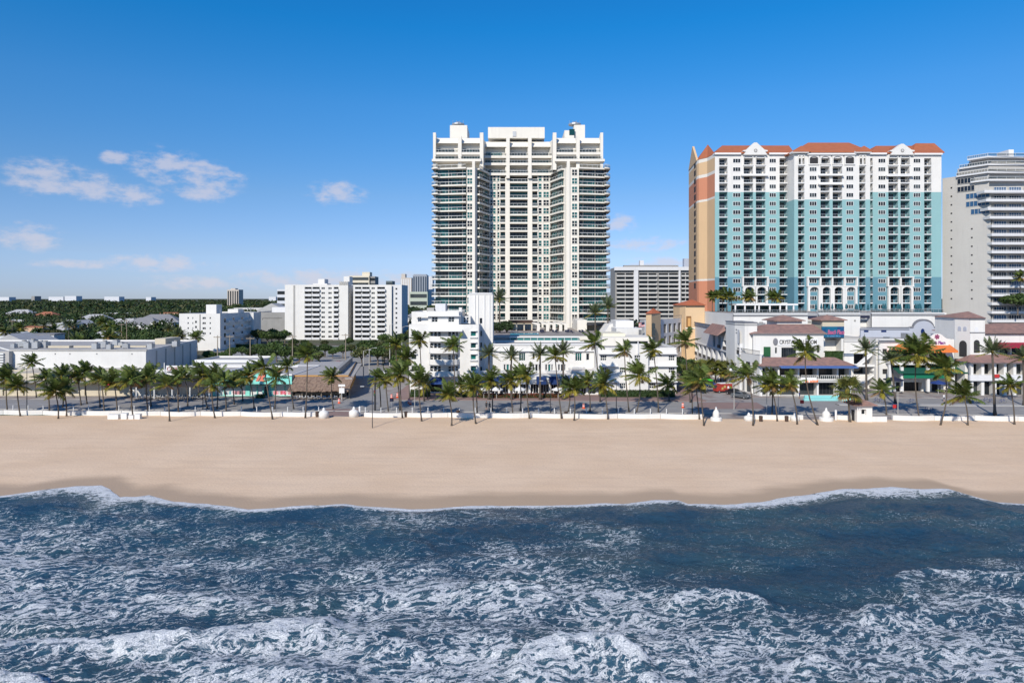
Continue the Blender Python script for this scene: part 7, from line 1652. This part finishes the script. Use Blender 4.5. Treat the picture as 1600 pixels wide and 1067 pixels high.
# ------------------------------------------------------------ street furniture, vehicles, people
def tube_obj(name, pts, r, m, parent=None, n=6): return MB().tube(pts, r, n).obj(name, m, parent)
def lamp(px, py, tpy, kind, label, group=None, D=None):
    d = D or DG(py); x = X(px,d); z1 = Z(tpy,d); z0 = float(sand_z(d)) if d < 128 else 0.0
    t = thing('utility_pole' if kind == 'wood' else 'street_lamp', label, 'pole' if kind == 'wood' else 'lamp', (x,d,z0), group)
    m = WOODP if kind == 'wood' else (DMETAL if kind in ('dark','signal') else CONC)
    r = {'wood':.17,'dark':.07,'signal':.2,'globe':.07,'concrete':.14}[kind]
    MB().tube([(x,d,z0-.1),(x,d,z0+(z1-z0)*.5),(x,d,z1)], [r*1.2,r,r*.7], 8).obj('pole', m, t)
    if kind == 'wood':
        box('crossarm', t, x-1.3, x+1.3, d-.08, d+.08, z1-.7, z1-.5, WOODP)
        for k in (-1.1,-.4,.4,1.1): MB().lathe([(.06,0),(.09,.08),(.05,.2)], (x+k,d,z1-.5), 8).obj('insulator', DCONC, t)
    elif kind == 'globe':
        for k in (-.7,.7): MB().lathe([(.05,0),(.26,.12),(.3,.32),(.2,.52),(.05,.58)], (x+k,d,z1), 10).obj('lamp_globe', WHITE2, t)
        box('arm', t, x-.7, x+.7, d-.04, d+.04, z1-.06, z1+.02, CONC)
    elif kind == 'signal':
        box('signal_head', t, x-.25, x+.25, d-.4, d-.21, z1*.45, z1*.45+1.1, DMETAL)
        for k, c in enumerate(('red','amber','green')): MB().lathe([(.11,0),(.11,.05)], n=8).obj('signal_lens', mat('lens_'+c, {'red':(.25,.01,.01),'amber':(.25,.12,.01),'green':(.01,.15,.04)}[c], .3), t).matrix_basis = Matrix.Translation((x,d-.41,z1*.45+.92-k*.34)) @ Matrix.Rotation(rad(90),4,'X')
    else:
        s = 1 if kind == 'concrete' else -1
        MB().tube([(x,d,z1-.2),(x+s*.9,d,z1+.25),(x+s*1.9,d,z1+.3)], .05, 6).obj('arm', m, t); box('lamp_head', t, x+s*1.8-.35, x+s*1.8+.35, d-.14, d+.14, z1+.2, z1+.36, METAL)
for px, py, ty in ((340,577,524),(359,576,523),(391,580,526),(457,578,523),(540,576,521)): lamp(px, py, ty, 'wood', 'tall wooden utility pole by the parking lot', 'utility poles by the parking lot')
for px, py, ty in ((190,545,505),(198,545,499),(19,545,500)): lamp(px, py, ty, 'wood', 'utility pole rising behind the windowless building', 'utility poles behind the windowless building')
for px, py, ty in ((568,592,548),(577,592,545)): lamp(px, py, ty, 'concrete', 'concrete lamp post at the side street corner', 'lamp posts on the side street')
for px, py, ty in ((609,582,508),(628,586,511)): lamp(px, py, ty, 'concrete', 'tall concrete lamp post left of the art deco hotel', 'lamp posts beside the hotel')
lamp(581.8, 667, 606, 'dark', 'slim dark lamp post standing alone on the sand'); lamp(586, 642, 588, 'signal', 'thick black traffic signal post at the side street')
for px in (42, 317, 860, 963): lamp(px, 640 if px < 400 else 645, 575 if px < 400 else 597, 'dark', 'slim dark lamp post along the promenade', 'dark lamp posts on the promenade')
for px, py, ty in ((1198,650,612),(1216,650,612),(1147,640,580),(1403,648,612),(648,636,592)): lamp(px, py, ty, 'globe', 'lamp post with two white globes near the road', 'globe lamps')
# bollards
bm = MB().lathe([(.09,0),(.09,.95),(.11,.97),(.06,1.06)], n=8).mesh('bollard', WHITE2)
for k in range(44):
    px = 8+k*24.5
    if 505 < px < 560 or px > 1090: continue
    d = wall_y(X(px,138))+5.0; tag(inst('bollard', bm, None, (X(px,138), d, 0)), 'white metal bollard along the promenade kerb', 'bollard', 'bollards along the promenade')
# white domed gate pillars and urns
def dome(px, py, r, h, label, tall=False):
    d = DG(py); t = thing('gate_pillar', label, 'pillar', (X(px,d),d,-.1), 'white pillars at the beach gates')
    MB().lathe([(r,-.1),(r,h*.62),(r*.96,h*.70),(r*.8,h*.82),(r*.55,h*.92),(r*.3,h)], (X(px,d),d,0), 18).obj('drum', WHITE, t, True)
    MB().lathe([(r*.3,h),(r*.34,h+.1),(r*.2,h+.16),(r*.26,h+.34),(r*.1,h+.46),(.02,h+.55)], (X(px,d),d,0), 12).obj('finial', WHITE2, t, True)
    if tall: MB().lathe([(r*1.7,-.1),(r*1.7,.5),(r*1.5,.65)], (X(px,d),d,0), 18).obj('base', WHITE, t)
dome(506, 653, .95, 1.5, 'white domed pillar nearer the thatched bar at the beach gate'); dome(553, 651, .95, 1.45, 'white domed pillar at the side street beach gate')
dome(1119, 657, .62, 2.1, 'tall white bottle-shaped pillar opposite the arcade street', True); dome(1291, 657, .75, 1.9, 'white bottle-shaped pillar beside the tiled kiosk', True)
dome(1170, 657, .9, 1.0, 'low white rounded pillar at the arcade street gate'); dome(1242, 657, .85, 1.0, 'low white rounded pillar beneath the wind-blown palms')
for px, py in ((562,650),(1306,656)):
    d = DG(py); o = MB().lathe([(.2,0),(.2,1.7),(.24,1.75),(.1,1.9)], n=10).obj('marker_post', WHITE2); o.location = (X(px,d),d,0); tag(o, 'plain white marker post beside a domed gate pillar', 'post', 'marker posts')
# waste bins, chests, cones
bn = MB().lathe([(.32,0),(.36,.9),(.38,.92),(.30,1.05)], n=12).mesh('waste_bin', mat('brown_bin', (0.07,0.045,0.035), .7, .2, 2))
for px, py in ((497,650),(635,650),(1187,657),(1227,657),(716,648),(884,650)): d = DG(py)-.3; tag(inst('waste_bin', bn, None, (X(px,d), d-.6, 0)), 'round brown waste bin at the beach wall', 'bin', 'waste bins at the wall')
for px, w, h, l in ((178,2.0,.85,'long white storage chest on the sand'),(195,1.1,1.1,'square white storage chest on the sand'),(206,.9,.7,'small white storage chest between larger ones'),(216,1.0,.95,'white storage chest at the end of the row on the sand')):
    d = DG(655, -.1); t = thing('storage_chest', l, 'chest', (X(px,d),d,-.05), 'white chests on the sand'); box('body', t, X(px,d)-w/2, X(px,d)+w/2, d-.4, d+.4, -.06, h-.1, WHITE2); box('lid', t, X(px,d)-w/2-.04, X(px,d)+w/2+.04, d-.44, d+.44, h-.095, h, ALU)
for px, py in ((612,624),(621,622),(639,630),(641,632),(912,638),(1067,637),(530,630)):
    d = DG(py); t = thing('traffic_barrel', 'orange and white traffic barrel on the roadway', 'barrel', (X(px,d),d,.0), 'traffic barrels')
    MB().lathe([(.34,0),(.34,.1),(.26,.11),(.24,1.0),(.1,1.05)], (X(px,d),d,.13 if d > 153 else 0), 12).obj('body', ORANGE, t)
    for z in (.4,.75): MB().lathe([(.265,z),(.26,z+.14)], (X(px,d),d,.13 if d > 153 else 0), 12).obj('band', WHITE2, t)
# tiled kiosk
def kiosk():
    d = DG(660, -.1); t = thing('beach_kiosk', 'small white kiosk with brown tiled roof standing at the sand edge', 'kiosk', (X(1350,d),d+1.5,-.1)); D = d
    frontwall(t, 1339, 1363, 632, D, [(1346,1353.5,639.5,648,1,1,WHITE2,DGLASS,.5)], WHITE, z0=-.4); mass(t, 1339, 1363, 632, D, D+3, WHITE, z0=-.4, inset=.51)
    hiproof(t, 1337, 1365, D-.2, D+3.2, 632, 622); box('doorway', t, X(1339,D)-.05, X(1339,D), D+.9, D+2, -.1, 2.0, DARK)
    pbox('low_wall', t, 1363.2, 1386, 651, 661, D+.2, D+.7, WHITE)
kiosk()
# cars
def car_mesh():
    prof = [(-2.2,.35),(-2.25,.75),(-2.1,.95),(-1.2,1.02),(-.55,1.45),(.75,1.47),(1.5,1.05),(2.1,.98),(2.25,.8),(2.2,.35)]
    b = MB(); n = len(prof)
    for s, y in ((0,-.85),(1,.85)): pass
    def w(z): return .88 if z < 1.03 else .70
    vs = [(x,-w(z),z) for x, z in prof]+[(x,w(z),z) for x, z in prof]
    b.add(vs, [tuple(range(n-1,-1,-1)), tuple(range(n,2*n))]+[(i,i+1,n+i+1,n+i) for i in range(n-1)]+[(n-1,0,n,2*n-1)])
    g = MB(); g.add([(-1.1,-.80,1.06),(-.52,-.72,1.40),(.7,-.72,1.42),(1.38,-.80,1.08)], [(0,3,2,1)]); g.add([(-1.1,.80,1.06),(-.52,.72,1.40),(.7,.72,1.42),(1.38,.80,1.08)], [(0,1,2,3)])
    g.add([(-1.17,-.66,1.06),(-1.17,.66,1.06),(-.6,.6,1.43),(-.6,-.6,1.43)], [(0,3,2,1)]); g.add([(1.47,-.66,1.09),(1.47,.66,1.09),(.82,.6,1.45),(.82,-.6,1.45)], [(0,1,2,3)])
    return b, g
cb, cg = car_mesh(); cgm = cg.mesh('window', DGLASS)
tyre = MB().lathe([(.2,-.1),(.31,-.11),(.33,0),(.31,.11),(.2,.1)], n=14).mesh('tyre', mat('rubber', (0.02,0.02,0.02), .9)); rim = MB().lathe([(.19,-.115),(.05,-.12),(.04,.12),(.19,.115)], n=10).mesh('rim', METAL); lamp_m = MB().box(-.05,.05,-.18,.18,-.07,.07).mesh('headlight', ALU)
CARM = {}
def car(x, y, rz, colname, col, label, group=None, z=0.02):
    m = mat('car_'+colname, col, .25, .03, 1, spec=.6)
    if colname not in CARM: CARM[colname] = cb.mesh('body', m)
    t = thing('car', label, 'car', (x,y,z), group, rz); M = WM[t.name]
    link(bpy.data.objects.new('body', CARM[colname]), t, M); link(bpy.data.objects.new('window', cgm), t, M @ Matrix.Diagonal((1,1.035,1.008,1)))
    for a in (-1.35,1.35):
        for b in (-.8,.8):
            w = link(bpy.data.objects.new('wheel', tyre), t, M @ Matrix.Translation((a,b,.33)) @ Matrix.Rotation(rad(90),4,'X')); link(bpy.data.objects.new('rim', rim), w, WM[w.name])
    for b in (-.6,.6): link(bpy.data.objects.new('headlight', lamp_m), t, M @ Matrix.Translation((-2.22,b,.72)))
for px, py, rz, cn, c, l in ((528,571,.1,'red',(.35,.02,.02),'red car in the parking lot'),(553,572,.1,'black',(.02,.02,.025),'black car in the parking lot beside the red one'),(374,578,.2,'white',(.7,.7,.7),'white car by the hedge row of the parking lot'),(350,580,.2,'silver',(.4,.42,.44),'silver car by the service building'),
        (470,573,1.4,'silver',(.4,.42,.44),'silver car beneath the parking lot trees'),(500,572,1.5,'black',(.02,.02,.025),'black car beneath the parking lot trees'),(398,577,1.2,'white',(.7,.7,.7),'white car nosed in at the parking lot edge'),(605,586,1.5,'white',(.7,.7,.7),'white car in the side street'),
        (1147,617,1.9,'black',(.02,.02,.025),'black car parked behind the red truck'),(1158,622,2.2,'grey',(.10,.11,.12),'dark grey car at the arcade street corner'),(1108,604,1.8,'blue',(.03,.08,.25),'blue car under the green parasol')):
    d = DG(py); car(X(px,d), d, rz, cn, c, l)
# red food truck
def truck():
    d = DG(613); x = X(1133,d); rz = math.pi+.25; t = thing('food_truck', 'red food truck with white roof parked in the arcade street', 'truck', (x,d,.02), None, rz); M = WM[t.name] @ Matrix.Diagonal((.72,.8,.82,1)); TR = mat('truck_red', (0.36,0.045,0.035), .45, .2, 1); Pm = lambda n, me: link(bpy.data.objects.new(n, me), t, M)
    Pm('cargo_box', MB().box(-2.0,2.4,-1.05,1.05,.55,2.7).mesh('cargo_box', TR)); Pm('roof', MB().box(-2.05,2.45,-1.1,1.1,2.71,2.85).mesh('roof', WHITE2))
    Pm('cab', MB().xz([(2.41,.5),(3.9,.5),(3.95,1.3),(3.4,2.3),(2.41,2.4)], -1.0, 1.0).mesh('cab', TR)); Pm('windscreen', MB().add([(3.97,-.85,1.35),(3.97,.85,1.35),(3.45,.85,2.22),(3.45,-.85,2.22)], [(0,1,2,3)]).mesh('windscreen', DGLASS))
    Pm('chassis', MB().box(-1.9,3.7,-.9,.9,.3,.54).mesh('chassis', DMETAL))
    for s in (-1, 1):
        for k, (a, b, cz, m) in enumerate(((-.5,.4,1.6,WHITE2),(.8,.5,1.8,mat('food_yellow',(.45,.34,.12),.6)),(-1.4,.35,1.5,mat('food_green',(.1,.25,.03),.6)),(1.7,.4,1.3,mat('food_yellow',(.45,.34,.12),.6)))): Pm('food_picture', MB().xz([(a-b,cz-.3),(a+b,cz-.35),(a+b*.7,cz+.4),(a-b*.6,cz+.35)], s*1.06-.008, s*1.06+.008).mesh('food_picture', m))
    for a in (-1.3,2.9):
        for b in (-.95,.95): w = link(bpy.data.objects.new('wheel', tyre), t, M @ Matrix.Translation((a,b,.38)) @ Matrix.Rotation(rad(90),4,'X') @ Matrix.Diagonal((1.2,1.2,1.2,1))); link(bpy.data.objects.new('rim', rim), w, WM[w.name])
truck()
# parasols and cafe tables
def parasol(px, py, r, h, col, label, group=None, z=None):
    d = DG(py); zz = .13 if z is None else z; t = thing('parasol', label, 'parasol', (X(px,d),d,zz), group)
    MB().tube([(X(px,d),d,zz),(X(px,d),d,zz+h)], .04, 6).obj('pole', ALU, t); mb = MB(); n = 8
    vs = [(X(px,d)+r*math.cos(2*math.pi*k/n), d+r*math.sin(2*math.pi*k/n), zz+h-.55) for k in range(n)]; mb.add(vs+[(X(px,d),d,zz+h+.1)]+[(v[0],v[1],v[2]-.2) for v in vs], [(k,(k+1)%n,n) for k in range(n)]+[(n+1+k,n+1+(k+1)%n,(k+1)%n,k) for k in range(n)]); mb.obj('canopy', col, t)
parasol(1104, 613, 1.7, 3.4, mat('lime_canvas', (0.05,0.55,0.03), .7, .1, 1), 'bright green parasol in the arcade street')
for px in (872,882,756,776,812): parasol(px, 623, 1.5, 2.6, WHITE2, 'white parasol over the terrace restaurant tables', 'white terrace parasols')
for px, py in ((1516,606),(1522,609),(1512,611)): parasol(px, py, 1.3, 2.5, mat('scarlet_canvas', (0.6,0.10,0.04), .7, .15, 1), 'scarlet parasol beneath the turret', 'scarlet parasols')
parasol(1396, 616, 2.3, 4.0, NAVY, 'large navy parasol before the white stairs'); parasol(1466, 616, 1.9, 3.2, BLUE, 'blue parasol below the orange awning')
tb_ = MB().lathe([(.40,.70),(.40,.74)], n=12).mesh('table_top', WHITE2); tl_ = MB().lathe([(.25,0),(.05,.04),(.04,.69)], n=8).mesh('pedestal', DMETAL)
ch = [MB().box(-.2,.2,-.2,.2,.42,.46).mesh('seat', ALU), MB().box(-.2,.2,.17,.2,.46,.9).mesh('backrest', ALU)]; lg_ = MB().box(-.02,.02,-.02,.02,0,.42).mesh('leg', DMETAL)
def cafe_set(x, y, z, group):
    t = thing('cafe_table', 'round white cafe table %s' % group, 'table', (x,y,z), 'cafe tables '+group); link(bpy.data.objects.new('table_top', tb_), t, WM[t.name]); link(bpy.data.objects.new('pedestal', tl_), t, WM[t.name])
    for k in range(2):
        a = R.uniform(0,.6)+k*math.pi; c = thing('cafe_chair', 'pale metal chair at a cafe table %s' % group, 'chair', (x+.75*math.cos(a),y+.75*math.sin(a),z), 'cafe chairs '+group, a-math.pi/2); M = WM[c.name]
        for n_, me in zip(('seat','backrest'), ch): link(bpy.data.objects.new(n_, me), c, M)
        for sx in (-.17,.17):
            for sy in (-.17,.17): link(bpy.data.objects.new('leg', lg_), c, M @ Matrix.Translation((sx,sy,0)))
for k in range(13): cafe_set(X(214+k*8.6,154.6), 154.2+(k%2)*1.6, .13, 'before the cafe')
for k in range(9): cafe_set(X(752+k*15,159), 158.8+(k%2)*1.5, .13, 'before the terrace wing')
for k in range(8): cafe_set(X(462+k*9,154.5), 154.3, .13, 'before the thatched bar')
# bicycles
def bike(px, py, rz, label):
    d = DG(py); t = thing('bicycle', label, 'bicycle', (X(px,d),d,.02), 'bicycles parked by the road', rz); M = WM[t.name]
    for a in (-.52,.52):
        mb = MB(); mb.tube([(a+.33*math.cos(k*math.pi/8), 0, .34+.33*math.sin(k*math.pi/8)) for k in range(17)], .022, 5, cap=False); link(bpy.data.objects.new('wheel', mb.mesh('wheel', DMETAL)), t, M)
    mb = MB(); A, B, C_, H = (-.52,0,.34), (-.12,0,.30), (-.22,0,.85), (.36,0,.82)
    for p, q in ((A,B),(A,C_),(B,C_),(B,H),(C_,H),(H,(.52,0,.34)),(H,(.33,0,1.02))): mb.tube([p,q], .025, 5)
    link(bpy.data.objects.new('frame', mb.mesh('frame', BLUE)), t, M); link(bpy.data.objects.new('saddle', MB().box(-.36,-.1,-.07,.07,.9,.96).mesh('saddle', DMETAL)), t, M); link(bpy.data.objects.new('handlebar', MB().tube([(.22,-.3,1.05),(.36,-.1,1.03),(.36,.1,1.03),(.22,.3,1.05)], .02, 5).mesh('handlebar', DMETAL)), t, M)
for k, (px, py) in enumerate(((1369,628),(1376,629),(1447,644),(1455,645),(1540,628),(1548,629),(1566,630),(1424,630))): bike(px, py, R.uniform(-.4,.4), 'bicycle standing by the road before the shop arcade')
# people
SKIN = mat('skin', (0.42,0.24,0.16), .6, .1, 5); HAIR = mat('dark_hair', (0.03,0.02,0.015), .6, .1, 8)
def person(px, py, h, shirt, pants, rz, label, z=0.0):
    d = DG(py, z); t = thing('person', label, 'person', (X(px,d),d,z), None, rz); s = h/1.75
    V = [(0,0,.95),(0,0,1.2),(0,0,1.42),(0,0,1.52),(0,-.02,1.64),(0,-.01,1.72),(.10,0,.90),(.11,.10,.5),(.11,-.02,.08),(.11,-.16,.03),(-.10,0,.90),(-.11,-.14,.5),(-.11,.10,.10),(-.11,-.04,.04),(.20,0,1.38),(.27,.06,1.12),(.26,-.06,.88),(.26,-.10,.80),(-.20,0,1.38),(-.27,-.04,1.12),(-.26,-.14,.90),(-.26,-.18,.82)]
    E = [(0,1),(1,2),(2,3),(3,4),(4,5),(0,6),(6,7),(7,8),(8,9),(0,10),(10,11),(11,12),(12,13),(2,14),(14,15),(15,16),(16,17),(2,18),(18,19),(19,20),(20,21)]
    rd = [.15,.14,.15,.055,.095,.07,.10,.065,.045,.04,.10,.065,.045,.04,.065,.045,.035,.04,.065,.045,.035,.04]
    me = bpy.data.meshes.new('body'); me.from_pydata(V, E, []); me.update(); o = bpy.data.objects.new('body', me); link(o, t, WM[t.name] @ Matrix.Diagonal((s,s,s,1)))
    sk = o.modifiers.new('skin', 'SKIN'); 
    for i, v in enumerate(me.skin_vertices[0].data): v.radius = (rd[i], rd[i]*(.75 if i < 3 else 1)); v.use_root = (i == 0)
    sb = o.modifiers.new('sub', 'SUBSURF'); sb.levels = 1; sb.render_levels = 1
    m = bpy.data.materials.new('clothes'); m.use_nodes = True; nt = m.node_tree; b = nt.nodes['Principled BSDF']; b.inputs['Roughness'].default_value = .85
    tc = nd(nt, 'ShaderNodeTexCoord'); sp = nd(nt, 'ShaderNodeSeparateXYZ'); nt.links.new(tc.outputs['Object'], sp.inputs[0]); st = lambda z_: mth(nt, 'GREATER_THAN', sp.outputs[2], z_)
    c = mixc(nt, st(.5), (.42,.24,.16), pants); c = mixc(nt, st(.95), c, shirt); c = mixc(nt, st(1.47), c, (.42,.24,.16)); c = mixc(nt, st(1.70), c, (.03,.02,.015)); nt.links.new(c, b.inputs['Base Color']); me.materials.append(m)
    link(bpy.data.objects.new('hair', MB().lathe([(.10,1.66),(.105,1.72),(.08,1.80),(.03,1.83)], (0,.02,0), 10).mesh('hair', HAIR)), t, WM[o.name])
for a in ((760,640,1.75,(.03,.03,.035),(.02,.02,.03),.3,'person in dark clothes walking on the promenade near a palm'),(765,641,1.7,(.05,.05,.06),(.05,.06,.1),-.4,'second walker in dark grey beside the person in dark clothes'),(745,637,1.75,(.04,.04,.05),(.03,.03,.03),1.2,'person in black crossing the road before the terrace'),
          (1475,627,1.75,(.6,.6,.6),(.05,.06,.1),.2,'person in a white shirt by the blue parasol'),(379,619,1.7,(.65,.65,.66),(.1,.1,.12),2,'person in a pale shirt outside the beachwear shop'),(347,618,1.75,(.45,.3,.2),(.3,.3,.32),1,'person in tan clothes by the cafe corner'),
          (1249,623,1.72,(.05,.06,.16),(.03,.03,.05),.6,'person in navy by the turquoise wall'),(1387,617,1.7,(.3,.05,.05),(.1,.1,.1),2.4,'person in red near the navy parasol')):
    person(*a)
# small signs
for px, py, ty, c, l in ((1253,640,625,RED,'small red sign on a post near the leaning palm'),(1398,645,632,RED,'red and white sign by the promenade near the kiosk'),(612,640,622,NAVY,'small dark sign by the side street corner'),(157,625,588,NAVY,'dark banner sign among the palms')):
    d = DG(py); o = thing('street_sign', l, 'sign', (X(px,d),d,0)); MB().tube([(X(px,d),d,0),(X(px,d),d,Z(ty,d))], .04, 6).obj('post', METAL, o); box('panel', o, X(px,d)-.4, X(px,d)+.4, d-.06, d-.03, Z(ty,d)-.7, Z(ty,d), c)
